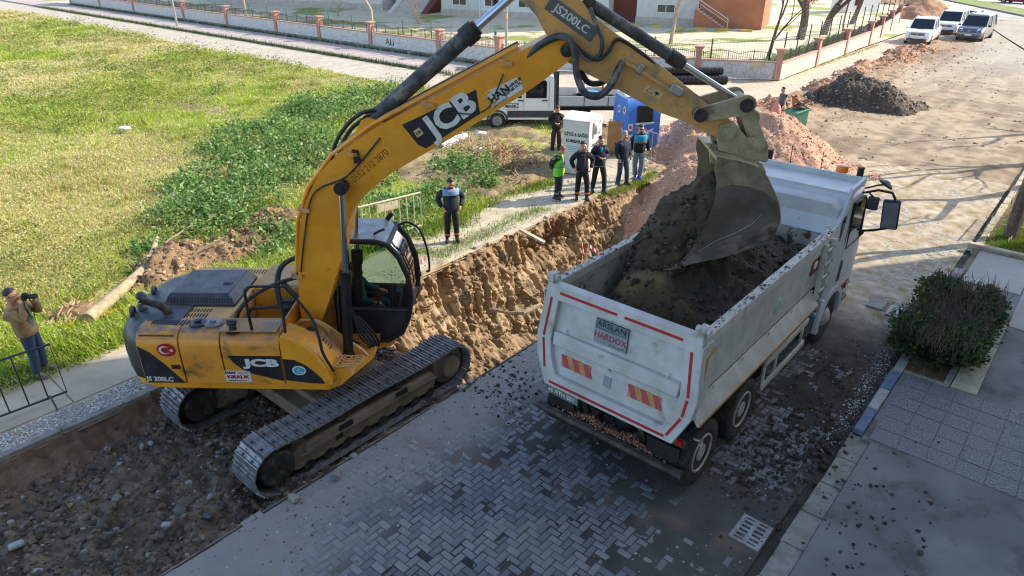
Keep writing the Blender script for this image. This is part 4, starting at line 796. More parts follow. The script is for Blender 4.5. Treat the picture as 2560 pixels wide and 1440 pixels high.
# ================================================================ heaps
def heap(name, label, cones, urng, vrng, step, cols, pcols, npeb, ps, seed, slope=.72, rough=(.06, .03), floor=-.06, inside=None, mat='attr_soil'):
    def hf(uu, vv):
        z = np.full_like(uu, -9.0); wu = uu + .5*fbm(uu*.6, vv*.6, 0, 3, seed); wv = vv + .5*fbm(uu*.6 + 7, vv*.6, 0, 3, seed + 1)
        for cu, cv, h_, sl in cones: z = np.maximum(z, h_ - sl*np.sqrt((wu - cu)**2 + (wv - cv)**2 + .08) + .28*sl)
        z = z + rough[0]*fbm(uu*2, vv*2, 0, 4, seed + 2) + rough[1]*fbm(uu*8, vv*8, 0, 3, seed + 3, .6)
        return z
    def f(uu, vv):
        z = hf(uu, vv); fl = np.full_like(z, floor) if inside is None else np.where(inside(uu, vv), -3.0, floor); z = np.maximum(z, fl); return DU.x*uu + DV.x*vv, DU.y*uu + DV.y*vv, z
    def cf(uu, vv, P): n = fbm(uu*1.1, vv*1.1, 0, 4, seed + 4)[:, None]; n2 = fbm(uu*9, vv*9, 0, 3, seed + 5)[:, None]; c_ = L3(cols[0]) + (L3(cols[1]) - L3(cols[0]))*np.clip(.5 + .8*n + .3*n2, 0, 1); return c_
    o = tag(grid_mesh(name, np.arange(*urng, step), np.arange(*vrng, step), f, mt[mat], colf=cf), label, 'heap')
    drop_low(o, (lambda c: floor) if inside is None else (lambda c: -2.7 if inside(*UV(c.x, c.y)) else floor))
    r = np.random.default_rng(seed); uu = r.uniform(urng[0], urng[1], npeb*3); vv = r.uniform(vrng[0], vrng[1], npeb*3); z = hf(uu, vv); fl = np.full_like(z, floor) if inside is None else np.where(inside(uu, vv), -2.9, floor); k = z > fl + .03; uu, vv, z = uu[k][:npeb], vv[k][:npeb], z[k][:npeb]
    po = rocks(name + '_stones', np.stack([DU.x*uu + DV.x*vv, DU.y*uu + DV.y*vv, z], 1), ps[0] + ps[1]*r.random(len(uu))**2, L3(*pcols), mt['attr_rock'], o, seed=seed); po['kind'] = 'stuff'; return o
heap('gravel_heap', 'big pinkish gravel heap spilling into the trench behind the truck', [(24.5, 10.7, 2.1, .74), (24.1, 8.6, 1.85, .66), (20.3, 9.3, .85, .78), (22.0, 9.4, 1.25, .66), (23.2, 7.8, 1.1, .6)], (14.2, 30), (5.2, 14.6), .06,
     ((200, 156, 126), (172, 132, 108)), ((206, 160, 128), (176, 142, 120), (216, 184, 158), (150, 126, 114), (226, 202, 180), (186, 126, 92)), 11500, (.016, .028), 600, rough=(.05, .05), inside=lambda u_, v_: (u_ < 19.9) & (v_ > 7.45) & (v_ < 11.25))
heap('soil_heap', 'dark brown soil heap on the street in front of the parked cars', [(37.4, 9.6, 1.45, .72), (37.0, 8.4, 1.1, .66), (36.5, 10.8, .8, .6)], (31.5, 43), (4.6, 14), .07, ((98, 84, 70), (74, 63, 53)), ((98, 84, 70), (76, 65, 55), (116, 100, 84), (140, 132, 122)), 3000, (.02, .07), 620, rough=(.08, .08))
heap('sand_heap', 'tan sand heap on the street behind the parked cars', [(85, 17.2, 2.0, .6)], (78, 92), (11.5, 23), .15, ((178, 140, 106), (160, 120, 90)), ((178, 140, 106), (150, 112, 84)), 300, (.03, .04), 640)
heap('sand_heap', 'farthest tan sand heap at the top of the street', [(104, 24, 2.4, .6), (101, 21, 1.6, .6)], (94, 112), (15, 32), .3, ((190, 150, 114), (170, 130, 98)), ((178, 140, 106), (150, 112, 84)), 200, (.03, .05), 650)
A_ = UV(*G(400, 715)[:2]); B_ = UV(*G(735, 575)[:2])
heap('soil_ridge', 'long low ridge of crumbly brown soil behind the excavator', [(A_[0] + (B_[0] - A_[0])*t_, A_[1] + (B_[1] - A_[1])*t_ + .25*math.sin(9*t_), .42 + .14*math.sin(7*t_), .5) for t_ in np.linspace(0, 1, 9)], (min(A_[0], B_[0]) - 1.3, max(A_[0], B_[0]) + 1.3), (min(A_[1], B_[1]) - 1.4, max(A_[1], B_[1]) + 1.4), .05, ((136, 110, 80), (110, 86, 62)), ((140, 114, 84), (112, 88, 64), (160, 136, 104)), 1800, (.02, .06), 660, rough=(.10, .07), floor=-.02)
heap('dirt_bank', 'low bank of churned rubble and earth along the street side', [(44 + 2.0*k, 12.0 + .25*math.sin(k), .32, .35) for k in range(9)] + [(33.5, 11.9, .4, .4), (35.0, 12.4, .35, .35), (39.5, 12.3, .4, .4), (41.5, 12.2, .35, .35)], (30, 64), (9.6, 13.6), .1, ((178, 134, 100), (140, 104, 76)), ((180, 140, 110), (140, 106, 80), (200, 190, 176)), 1600, (.03, .08), 670, rough=(.1, .08), floor=-.04)
rng = np.random.default_rng(402); n = 5200; uu = 20.5 + 48*rng.random(n)**1.5; vv = rng.uniform(1.9, 12.6, n); k = rng.random(n) < .25 + .75*sstep(6.5, 11, vv + 1.5*fbm(uu*.4, vv*.4, 0, 3, 403)); uu, vv = uu[k], vv[k]; k = ~((uu < 27) & (vv < 7.4)); uu, vv = uu[k], vv[k]
tag(rocks('street_clods', np.stack([*street_f(uu, vv)[:2], street_f(uu, vv)[2] + .01], 1), .012 + .075*rng.random(len(uu))**4, L3((172, 148, 116), (140, 114, 86), (110, 90, 68), (190, 176, 156)), mt['attr_rock'], seed=404), 'tan clods and stones strewn over the dusty street', 'soil clods', kind='stuff')
# ================================================================ excavator
EC = (-3.4, 10.25); PSI = R(-1); EZ = -.36
ex = thing('excavator', 'yellow and black tracked excavator loading the white tipper truck', 'excavator', (EC[0], EC[1], EZ), PSI)
def EP(pts, off): return [(lambda q: (q[0], q[1] - EZ))(onplane(a, b, EC, PSI, off)) for a, b in pts]
def E1(a, b, off): return EP([(a, b)], off)[0]
def E3(a, b, off): q = E1(a, b, off); return (q[0], -off, q[1])
def side_T(x, z, y, ang): c, s = math.cos(ang), math.sin(ang); return Matrix(((c, -s, 0, x), (0, 0, -1, y), (s, c, 0, z), (0, 0, 0, 1)))
# ---- tracks
RT = Matrix.Rotation(YAW - PSI, 4, 'Z')
def shoe_mesh():
    b = MB(); b.box((0, 0, 0), (.192, .6, .022), 0)
    for x in (-.078, 0, .074): b.box((x, 0, .024), (.013, .6, .03), 0)
    for y in (-.13, .13):
        b.box((.036, y, .013), (.035, .05, .006), 1); b.box((-.04, y, .016), (.022, .03, .014), 0)
    for y in (-.075, .075): b.box((0, y, -.05), (.2, .045, .08), 1)
    return b.mesh('track_shoe', [mt['steel'], mt['black']])
shoe = shoe_mesh()
HL, RR, ZC = 1.83, .415, .46
def track_pt(s):
    P = 4*HL + 2*math.pi*RR; s %= P
    if s < 2*HL: t = s/(2*HL); return (HL - s, ZC + RR - .035*math.sin(math.pi*t) - .02*math.sin(3*math.pi*t), math.pi)   # top run (moving back), outward up
    s -= 2*HL
    if s < math.pi*RR: a = math.pi/2 + s/RR; return (-HL + RR*math.cos(a), ZC + RR*math.sin(a), a + math.pi/2)
    s -= math.pi*RR
    if s < 2*HL: return (-HL + s, ZC - RR, 0.0)
    s -= 2*HL; a = -math.pi/2 + s/RR; return (HL + RR*math.cos(a), ZC + RR*math.sin(a), a + math.pi/2)
PER = 4*HL + 2*math.pi*RR; NS = int(round(PER/.2))
for side in (-1, 1):
    yc = 1.195*side
    b = MB(RT @ Matrix.Translation((0, yc, 0)))
    b.prism([(-1.5, .2), (1.38, .2), (1.42, .34), (1.3, .62), (-1.3, .64), (-1.62, .5), (-1.66, .3)], -.2, .2)
    b.prism([(-1.3, .64), (1.3, .62), (1.34, .5), (-1.36, .5)], -.3, .3)
    b.box((0, -.215, .42), (2.9, .03, .06)).box((0, .215, .42), (2.9, .03, .06))
    tf = b.build('crawler_track', mt['trackframe'], ex, bev=.02)
    for k in range(8):
        MB(RT @ Matrix.Translation((-1.3 + .37*k, yc, .16))).tube((0, -.2, 0), (0, .2, 0), .1, n=14).build('track_roller', mt['grime'], tf)
    for k in (-.62, .55):
        MB(RT @ Matrix.Translation((k, yc, .73))).tube((0, -.25, 0), (0, .25, 0), .085, n=14).build('carrier_roller', mt['grime'], tf)
        for s_ in (-1, 1): MB(RT @ Matrix.Translation((k, yc + s_*.305, .6))).box((0, 0, 0), (.26, .012, .1)).build('frame_opening', mt['black'], tf)
    MB(RT @ Matrix.Translation((-.72, yc - .232, .4))).box((0, 0, 0), (.14, .01, .1)).build('frame_opening', mt['black'], tf)
    idl = MB(RT @ Matrix.Translation((HL, yc, ZC))); idl.lathe([(.05, -.24), (.2, -.24), (.22, -.14), (.36, -.12), (.37, -.05), (.37, .05), (.36, .12), (.22, .14), (.2, .24), (.05, .24)], 28, rotm(rx=R(90))); idl.build('idler_wheel', mt['trackframe'], tf)
    sp = MB(RT @ Matrix.Translation((-HL, yc, ZC))); sp.lathe([(.05, -.26), (.27, -.26), (.3, -.2), (.31, -.08), (.36, -.05), (.36, .05), (.31, .08), (.3, .2), (.27, .26), (.05, .26)], 28, rotm(rx=R(90)))
    for k in range(20): a = k*math.pi/10; sp.box((.375*math.cos(a), 0, .375*math.sin(a)), (.05, .07, .05), 0, rotm(ry=-a))
    sp.build('sprocket', mt['grime'], tf)
    for k in range(NS):
        x, z, a = track_pt(k*PER/NS)
        o = bpy.data.objects.new('track_shoe', shoe); link(o, tf)
        o.matrix_local = RT @ Matrix.Translation((x, yc, z)) @ Matrix.Rotation(-a, 4, 'Y') @ Matrix.Rotation(math.pi, 4, 'X')
b = MB(RT); b.box((.0, 0, .62), (1.3, 1.5, .22)); b.box((.75, 0, .5), (.35, 2.1, .26)).box((-.75, 0, .5), (.35, 2.1, .26)); b.build('centre_frame', mt['trackframe'], ex, bev=.03)
MB().lathe([(.66, .7), (.68, .76), (.68, .94), (.62, .99)], 36).build('swing_ring', mt['grime'], ex)
# ---- house
_before = set(ex.children)
Y_, YS, YO, BK = mt['yellow'], mt['yellow_side'], mt['yellow_old'], mt['blackp']
pl = [(-1.7, -1.24), (-2.1, -1.22), (-2.4, -1.1), (-2.62, -.83), (-2.73, -.45), (-2.77, 0), (-2.73, .45), (-2.62, .83), (-2.4, 1.1), (-2.1, 1.22), (-1.7, 1.24)]
MB().prism(pl + [(.35, 1.25), (.75, .95), (.95, .3), (.95, -.3), (.62, -1.1), (.45, -1.25)], .98, 1.1, 'z').build('chassis_plate', Y_, ex, bev=.03, seg=2)
rings = []
for z, ins in ((1.0, .10), (1.06, .02), (1.14, -.02), (1.5, -.03), (1.85, -.02), (2.0, .03), (2.12, .12), (2.18, .26)):
    rings.append([(x + ins*.9*(1 if x < -1.9 else 0), y*(1 - ins/1.27), z) for x, y in pl])
MB().loft(rings).build('counterweight', BK, ex, ang=50)
for y in (-.62, .1):                                            # lifting eyes
    b = MB(frame((-2.52, y, 2.14), .3)); n_ = 16
    ringp = [(0, .08*math.cos(2*math.pi*k/n_), .06 + .08*math.sin(2*math.pi*k/n_)) for k in range(n_ + 1)]; b.path(ringp, .032, 8); b.box((0, 0, -.02), (.07, .16, .06)); b.build('lifting_eye', mt['blackp'], ex)
prf = [(-1.265, 1.1), (-1.27, 1.5), (-1.265, 1.88), (-1.24, 2.02), (-1.17, 2.12), (-1.05, 2.17), (-.78, 2.18), (-.78, 1.1)]
def panel(x0, x1, mat, name='side_panel'): return MB().prism(prf, x0, x1, 'x').build(name, mat, ex, bev=.012)
panel(-2.22, -1.63, YS); p2 = panel(-1.605, -1.03, YS); p3 = panel(-1.005, -.17, YS)
# black sweep on the rear door, over the counterweight corner
MB().prism([(-2.21, 1.12), (-1.64, 1.12), (-1.7, 1.22), (-1.86, 1.5), (-2.06, 1.78), (-2.21, 1.9)], -1.274, -1.262, 'y').build('black_sweep', BK, ex)
fl = MB(); fl.lathe([(.135, 0), (.135, .004)], 28, side_T(-1.8, 1.83, -1.272, 0)); fo = fl.build('flag_sticker', mt['red_dec'], ex)
def crescent(cx, cz, r, y):
    o_ = [(cx + r*math.cos(a), cz + r*math.sin(a)) for a in np.linspace(R(38), R(322), 18)]
    i_ = [(cx + .24*r + .8*r*math.cos(a), cz + .8*r*math.sin(a)) for a in np.linspace(R(322), R(38), 18)]
    return MB().prism(o_ + i_, y - .003, y, 'y')
crescent(-1.825, 1.83, .082, -1.277).build('crescent_mark', mt['white_dec'], ex)
def star(cx, cz, r, y, rot=0): return MB().prism([(cx + (r if k % 2 == 0 else r*.4)*math.cos(rot + k*math.pi/5), cz + (r if k % 2 == 0 else r*.4)*math.sin(rot + k*math.pi/5)) for k in range(10)], y - .003, y, 'y')
star(-1.722, 1.825, .038, -1.277, math.pi).build('star_mark', mt['white_dec'], ex)
text('JS 200LC', .13, mt['white_dec'], ex, side_T(-2.0, 1.2, -1.277, R(-2)), bold=.004, sx=.82)
MB().box((-1.72, -1.272, 1.47), (.12, .02, .08)).build('door_handle', mt['black'], ex)
# white-on-black brand sweep across panels three and four
MB().prism([(-.93, 1.72), (-.175, 1.72), (-.175, 1.18), (-.4, 1.26), (-.62, 1.34), (-.76, 1.44), (-.87, 1.58)], -1.276, -1.268, 'y').build('black_sweep', mt['black_dec'], ex)
text('JCB', .21, mt['white_dec'], ex, side_T(-.46, 1.57, -1.279, 0), bold=.011, sx=1.5)
sg = MB().box((-.84, -1.272, 1.275), (.37, .008, .24)).build('rental_sign', mt['white_dec'], ex)
text('KiRALIK', .1, mt['red_dec'], sg, side_T(-.84, 1.265, -1.279, 0), bold=.004, sx=.92); text('HAN', .07, mt['black_dec'], sg, side_T(-.945, 1.355, -1.279, 0), bold=.003)
for k in range(3): MB().box((-.76, -1.278, 1.375 - .02*k), (.19 - .03*k, .002, .007)).build('fine_print', mt['black_dec'], sg)
text('0550 658 83 89 | 0532 168 10 74', .033, mt['black_dec'], sg, side_T(-.84, 1.185, -1.279, 0), sx=.66)
# front toolbox with curved top
fen = [(-.15, 1.1), (-.15, 2.12), (-.03, 2.08), (.1, 2.0), (.24, 1.86), (.37, 1.67), (.46, 1.46), (.52, 1.26), (.53, 1.1)]
MB().prism(fen, -1.268, -.82).build('front_toolbox', Y_, ex, bev=.03, seg=3)
MB().prism([(-.145, 1.66), (.02, 1.64), (.16, 1.54), (.28, 1.4), (.38, 1.24), (.42, 1.13), (.2, 1.14), (-.145, 1.2)], -1.274, -1.262).build('black_sweep', mt['black_dec'], ex)
tb = MB(); tb.lathe([(.1, 0), (.1, .004)], 24, side_T(.07, 1.42, -1.275, 0)); rs = tb.build('round_sticker', mt['white_dec'], ex)
MB().lathe([(.078, 0), (.078, .004)], 24, side_T(.07, 1.42, -1.279, 0)).build('sticker_centre', mt['blue_dec'], rs)
MB().path([(.05, -1.284, 1.40), (.07, -1.284, 1.47), (.075, -1.284, 1.40), (.11, -1.284, 1.38)], .008, 6).build('sticker_emblem', mt['white_dec'], rs)
MB().prism([(-.12, 1.1), (-.12, 1.78), (.18, 1.74), (.36, 1.6), (.5, 1.3), (.55, 1.1)], -.81, -.4).build('valve_cover', YO, ex, bev=.03, seg=2)
b = MB()
for k in range(4): b.box((.3 + .035*k, -.72 + .0*k, 1.655 - .045*k), (.012, .14, .04), 0, rotm(ry=R(40)))
b.build('vent_slots', mt['black'], ex)
# engine deck, hood, vents
MB().box((-1.63, .2, 1.62), (1.2, 1.95, 1.06)).build('engine_deck', YO, ex, bev=.02)
def slots(cx, cy, z, n, L, pitch=.046, T=None, w=.02): 
    b = MB()
    for k in range(n): b.box((cx + (k - (n-1)/2)*pitch, cy, z), (w, L, .008), 0, T)
    return b.build('vent_slots', mt['black'], ex)
slots(-1.75, -.93, 2.183, 15, .13); slots(-1.72, -.66, 2.152, 15, .12); slots(-1.7, -.5, 2.152, 14, .1)
b = MB()
for k in range(14): b.box((-2.16 + .036*k, -1.205, 2.075), (.016, .012, .13), 0, rotm(rx=R(38)) @ rotm(ry=R(12)))
b.build('vent_slots', mt['black'], ex)
slots(-1.3, .98, 2.152, 14, .16, .05)
hx = [(-2.18, -.36), (-1.08, -.36), (-1.08, .72), (-2.18, .72)]; hi = [(-2.1, -.25), (-1.2, -.25), (-1.2, .66), (-2.1, .66)]
MB().loft([[(x, y, 2.14) for x, y in hx], [(x, y, 2.2) for x, y in hx], [(x, y, 2.36) for x, y in hi], [(x*.99, y*.97, 2.375) for x, y in hi]]).build('engine_hood', BK, ex, bev=.012)
b = MB()
for k in range(22): b.box((-2.1 + .046*k, -.318, 2.255), (.026, .012, .1), 0, rotm(rx=R(-34)))
b.build('hood_grille', mt['black'], ex)
b = MB(); b.box((-1.32, .1, 2.378), (.13, .09, .012)); b.box((-1.34, .1, 2.384), (.06, .04, .012)); b.build('hood_latch', mt['black'], ex)
MB().path([(-1.98, -.62, 2.1), (-1.99, -.64, 2.25), (-2.06, -.66, 2.36), (-2.2, -.7, 2.46), (-2.3, -.72, 2.52)], [.07, .07, .066, .062, .062], 14).build('exhaust_pipe', mt['grime'], ex)
b = MB(frame((-2.4, -.5, 2.3), .6)); b.tube((0, 0, -.1), (0, 0, .1), .018); b.lathe([(.05, -.05), (.085, .0), (.085, .06)], 16, rotm(ry=R(-80)) @ Matrix.Translation((-.1, 0, 0))); b.ball((0, 0, .16), .08, 12, 8); b.build('work_lamp', mt['greyplast'], ex)
# right tank top: caps, plate
MB().box((-.6, -1.0, 2.185), (.82, .42, .012)).build('checker_plate', mt['checker'], ex)
for x, y, r_, mtl in ((-1.4, -.96, .13, BK), (-1.18, -.96, .13, mt['steel'])):
    b = MB(); b.lathe([(r_, 2.18), (r_, 2.2), (r_*.9, 2.215), (.05, 2.22), (.05, 2.26), (.035, 2.27)], 20, Matrix.Translation((x, y, 0)))
    for k in range(4): b.lathe([(.012, 2.2), (.012, 2.225)], 8, Matrix.Translation((x + r_*.8*math.cos(k*1.57), y + r_*.8*math.sin(k*1.57), 0)))
    b.build('tank_cover', mtl, ex)
b = MB(); b.lathe([(.1, 2.13), (.055, 2.15), (.05, 2.3), (.075, 2.31), (.075, 2.35), (.03, 2.36)], 18, Matrix.Translation((-.83, -1.14, 0))); b.box((-.83, -1.14, 2.365), (.13, .025, .02)); b.build('fuel_cap', mt['grime'], ex)
# pump bay
MB().box((-.62, -.24, 1.32), (.82, 1.08, .4)).build('pump_bay_floor', YO, ex)
MB().box((-.62, .31, 1.78), (.8, .03, .74)).build('pump_bay_panel', YS, ex); MB().box((-.2, -.3, 1.75), (.03, .95, .8)).build('pump_bay_panel', YS, ex)
MB().box((-.42, .78, 1.65), (1.18, .93, 1.06)).build('left_deck', YO, ex, bev=.02); MB().box((-.42, .78, 2.19), (1.1, .85, .012)).build('checker_plate', mt['checker'], ex)
b = MB(); b.lathe([(.21, 0), (.23, .03), (.23, .14), (.15, .19), (.06, .2)], 24, Matrix.Translation((-.78, -.5, 1.53))); b.path([(-.98, -.5, 1.6), (-.95, -.3, 1.75), (-.75, -.2, 1.78), (-.5, -.3, 1.72), (-.42, -.5, 1.6)], .022, 8); b.build('hydraulic_pump', mt['galv'], ex)
b = MB(); b.lathe([(.09, 1.52), (.09, 1.9), (.07, 1.93), (.11, 1.94), (.11, 2.0), (.05, 2.03)], 18, Matrix.Translation((-.4, -.05, 0))); b.path([(-.4, -.05, 1.96), (-.6, -.06, 1.97), (-.95, -.1, 1.95), (-1.02, -.1, 1.8)], .035, 10); b.box((-.4, .05, 2.03), (.2, .12, .08)); b.build('return_filter', mt['grime'], ex)
MB().hose([(-.9, -.62, 1.6), (-.95, -.75, 1.9), (-.9, -.7, 2.25), (-.7, -.55, 2.5), (-.4, -.3, 2.62), (-.1, .0, 2.6), (.1, .1, 2.5)], .035, 10).build('hose', mt['hose'], ex)
MB().hose([(-.5, .0, 1.95), (-.55, .1, 2.3), (-.5, .25, 2.65), (-.25, .3, 2.85), (.05, .3, 2.88)], .045, 10).build('hose', mt['hose'], ex)
MB().hose([(-.5, .2, 2.4), (-.3, .05, 2.2), (-.05, .0, 1.95), (.1, .0, 1.8)], .05, 10).build('hose', mt['hose'], ex)
# handrails
MB().hose([(-.55, -1.15, 2.16), (-.55, -1.17, 2.4), (-.55, -1.16, 2.92), (-.53, -1.12, 2.99), (-.47, -1.05, 3.0), (-.1, -.98, 2.96), (-.02, -.98, 2.93), (.12, -1.0, 2.7), (.3, -1.05, 2.35), (.38, -1.12, 2.0), (.42, -1.16, 1.7), (.55, -1.2, 1.35)], .022, 10).build('handrail', mt['black'], ex)
MB().hose([(-.14, -.98, 2.96), (-.1, -1.08, 2.5), (-.08, -1.16, 2.14)], .022, 10).build('handrail', mt['black'], ex)
b = MB()
b.path([(.55, -1.12, 1.38), (.9, -1.05, 1.38), (.92, -.8, 1.38), (.6, -.78, 1.38), (.55, -1.12, 1.38)], .02, 8)
for k in range(4): b.box((.73, -1.05 + .085*k, 1.385), (.34, .015, .03), 0, rotm(rz=.1))
for k in range(3): b.box((.64 + .1*k, -.94, 1.385), (.015, .28, .03))
b.build('access_step', YO, ex)
MB().prism([(.5, 1.0), (.5, 1.36), (.62, 1.36), (.8, 1.2), (.6, 1.0)], -1.1, -.8).build('step_bracket', Y_, ex)
# boom foot bracket
for y in (-.42, .36): MB().prism([(-.3, 1.08), (-.3, 1.5), (-.1, 1.86), (.12, 1.92), (.28, 1.8), (.8, 1.25), (.9, 1.08)], y, y + .06).build('boom_bracket', YO, ex, bev=.01)
b = MB(); b.lathe([(.14, 0), (.16, .04), (.16, .1), (.12, .14), (.06, .16)], 20, Matrix.Translation((.06, -.42, 1.62)) @ rotm(rx=R(90))); b.build('boom_foot_pin', mt['grime'], ex)
MB().path([(-.2, -.46, 1.78), (-.05, -.48, 1.95), (.15, -.48, 1.95), (.33, -.48, 1.75), (.36, -.48, 1.5)], .03, 8).build('pin_guard', YO, ex)
for o in set(ex.children) - _before: o.scale = (1.085, 1, .86); o.location.z = .31     # fit the house to its measured height and tail length
# ---- cab
CX = [(.32, 1.12), (1.18, 1.12), (1.42, 1.28), (1.56, 1.6), (1.63, 2.0), (1.6, 2.4), (1.47, 2.76), (1.3, 2.98), (1.12, 3.04), (.32, 3.04)]
cy0, cy1 = .34, 1.27
cabt = MB()
for y in (cy0, cy1):
    cabt.path([(x, y, z) for x, z in CX + [CX[0]]], .05, 8)
    cabt.tube((.32, y, 1.78), (1.6, y, 1.74), .045, n=8)
for x, z in ((1.18, 1.12), (1.3, 2.98), (.32, 1.12), (.32, 3.02), (1.58, 1.74)): cabt.tube((x, cy0, z), (x, cy1, z), .045, n=8)
cabt.box((.32, (cy0 + cy1)/2, 1.45), (.04, cy1 - cy0, .7))
cab = cabt.build('cab', mt['black_dec'], ex)
low = [(.32, 1.12), (1.18, 1.12), (1.42, 1.28), (1.56, 1.6), (1.6, 1.76), (.32, 1.8)]
for y in (cy0, cy1 - .02): MB().prism(low, y, y + .02).build('door_panel', BK, cab)
for y in (cy0 + .01, cy1 - .01): MB().add([(x, y, z) for x, z in ((.55, 1.8), (1.58, 1.78), (1.62, 2.0), (1.58, 2.4), (1.45, 2.74), (1.28, 2.95), (.55, 2.98))], [tuple(range(7))]).build('side_window', mt['cabglass'], cab, recalc=False)
MB().box((.44, cy0, 2.4), (.24, .03, 1.2)).build('rear_pillar', BK, cab)
fr = [(1.56, 1.6), (1.63, 2.0), (1.6, 2.4), (1.47, 2.76), (1.3, 2.98)]
MB().loft([[(x - .01, cy0 + .03, z) for x, z in fr], [(x - .01, cy1 - .03, z) for x, z in fr]], closed=False, caps=False).build('windscreen', mt['cabglass'], cab, recalc=False)
MB().loft([[(x - .01, cy0 + .03, z) for x, z in ((1.2, 1.13), (1.42, 1.28), (1.56, 1.6))], [(x - .01, cy1 - .03, z) for x, z in ((1.2, 1.13), (1.42, 1.28), (1.56, 1.6))]], closed=False, caps=False).build('lower_windscreen', mt['cabglass'], cab, recalc=False)
mt['cabroof'] = M('cab_roof', lin(132, 142, 150), lin(116, 124, 130), 4, .4, dirt=lin(120, 110, 96), ds=4, da=.6)
MB().prism([(.28, 3.03), (1.16, 3.03), (1.3, 2.99), (1.2, 3.07), (1.05, 3.1), (.28, 3.1)], cy0 - .01, cy1 + .01).build('cab_roof', mt['cabroof'], cab, bev=.02, seg=2)
MB().prism([(.25, .98), (1.1, .98), (1.25, 1.04), (1.32, 1.14), (1.2, 1.15), (.25, 1.15)], cy0 - .02, cy1 + .02).build('cab_base', Y_, ex, bev=.03, seg=2)
b = MB(); b.box((.68, .8, 1.5), (.5, .5, .14)).box((.46, .8, 1.86), (.13, .48, .75), 0, rotm(ry=R(-10))).box((.46, .8, 2.32), (.1, .26, .2)); b.box((.75, .5, 1.62), (.5, .12, .16)).box((.75, 1.1, 1.62), (.5, .12, .16)); b.build('seat', mt['black'], cab, bev=.03)
b = MB(); b.box((1.36, .5, 1.85), (.1, .3, .5), 0, rotm(ry=R(12))); b.tube((1.15, .8, 1.2), (1.2, .8, 1.9), .02); b.tube((1.0, .5, 1.7), (1.02, .5, 1.95), .02); b.build('console', mt['black'], cab)
MB().hose([(1.32, cy1 - .1, 3.0), (1.5, cy1 - .05, 3.05), (1.7, cy1 - .02, 2.9), (1.82, cy1, 2.5), (1.84, cy1, 2.1), (1.78, cy1, 2.05)], .02, 8).build('mirror_arm', mt['black'], ex)
MB().path([(1.05, cy0 + .15, 3.12), (1.15, cy0 + .14, 3.18), (1.24, cy0 + .12, 3.22)], .022, 8).build('roof_lamp_bracket', mt['black'], ex); b = MB(); b.box((1.2, cy1 - .1, 3.18), (.08, .05, .16), 0, rotm(ry=R(40))); b.build('roof_lamp', mt['black'], ex)
MB().hose([(1.5, cy0 + .3, 2.72), (1.62, cy0 + .32, 2.35), (1.64, cy0 + .34, 2.1)], .012, 6).build('wiper', mt['black'], cab)
# ---- boom
OB = .27
bo = EP([(757, 822), (748, 760), (745, 690), (745, 640), (750, 560), (760, 515), (775, 478), (799, 432), (832, 398), (880, 360), (930, 325), (1000, 287), (1100, 234), (1200, 181), (1300, 128), (1365, 98), (1400, 90), (1424, 98), (1436, 120), (1430, 145), (1410, 163), (1350, 207), (1300, 241), (1200, 302), (1100, 362), (1034, 400), (980, 432), (933, 469), (904, 497), (885, 522), (873, 552), (864, 602), (852, 650), (824, 747), (800, 815), (780, 830)], OB)
boom = MB().prism(bo, -OB, OB).build('boom', Y_, ex, bev=.025, seg=2)
def flange(pp, y, w_=.05): return MB().path([(x, y, z) for x, z in pp], .018, 6)
top = EP([(747, 700), (750, 560), (775, 478), (832, 398), (930, 325), (1100, 234), (1300, 128)], OB)
for y, d_, r_, mtl in ((-.2, .06, .03, Y_), (.2, .06, .03, Y_), (-.1, .07, .026, mt['yellow_old']), (.1, .07, .022, mt['hose'])):
    pp = []
    for i in range(len(top)):
        a = Vector(top[max(0, i-1)]); c = Vector(top[min(len(top)-1, i+1)]); t_ = (c - a).normalized(); pp.append((top[i][0] - t_.y*d_, y, top[i][1] + t_.x*d_))
    MB().path(pp, r_, 8).build('hydraulic_pipe', mtl, boom)
for a, c_ in ((765, 525), (748, 690), (1075, 262), (1270, 158), (885, 385)):
    x, z = E1(a, c_, OB); b = MB(frame((x, 0, z))); b.box((-.02, -.29, 0), (.16, .06, .06)); b.box((-.08, -.1, .03), (.08, .4, .05)); b.build('pipe_clamp', YO, boom)
MB().hose([E3(950, 345, .3), E3(905, 400, .3), E3(860, 445, .31), E3(800, 470, .31), E3(775, 505, .3), E3(760, 600, .3), E3(752, 680, .3)], .014, 6).build('cable', mt['hose'], boom)
MB().hose([E3(1120, 280, .3), E3(1180, 285, .31), E3(1220, 270, .31), E3(1240, 230, .3), E3(1258, 185, .3)], .010, 6).build('cable', mt['hose'], boom)
b = MB(); b.prism(EP([(880, 375), (893, 378), (900, 405), (885, 410)], OB + .05), -OB - .05, -OB); b.build('lamp', mt['black'], boom)
pts = EP([(1005, 312), (1190, 224), (1200, 284), (1065, 371), (1045, 362)], OB + .004)
MB().prism(pts, -OB - .005, -OB + .005).build('black_decal', mt['black_dec'], boom)
a0, a1 = Vector(E1(1060, 345, OB)), Vector(E1(1185, 268, OB)); ang = math.atan2(a1.y - a0.y, a1.x - a0.x); mid = (a0 + a1)/2
text('JCB', .46, mt['white_dec'], boom, side_T(mid.x + .03, mid.y + .11, -OB - .007, ang + .05), bold=.016, sx=1.12)
xx, zz = E1(1046, 331, OB); b = MB(side_T(xx, zz, -OB - .007, ang)); b.box((0, 0, 0), (.11, .11, .006)); lg = b.build('small_logo', mt['cream_dec'], boom); text('JCB', .05, mt['black_dec'], lg, side_T(xx, zz, -OB - .012, ang), bold=.002)
pts = EP([(1212, 232), (1290, 194), (1300, 198), (1308, 222), (1232, 270)], OB + .004); sg = MB().prism(pts, -OB - .005, -OB + .005).build('hire_sign', mt['white_dec'], boom)
ang2 = ang + .1
x1, z1 = E1(1248, 236, OB); text('HAN', .155, mt['black_dec'], sg, side_T(x1, z1, -OB - .008, ang2), bold=.004)
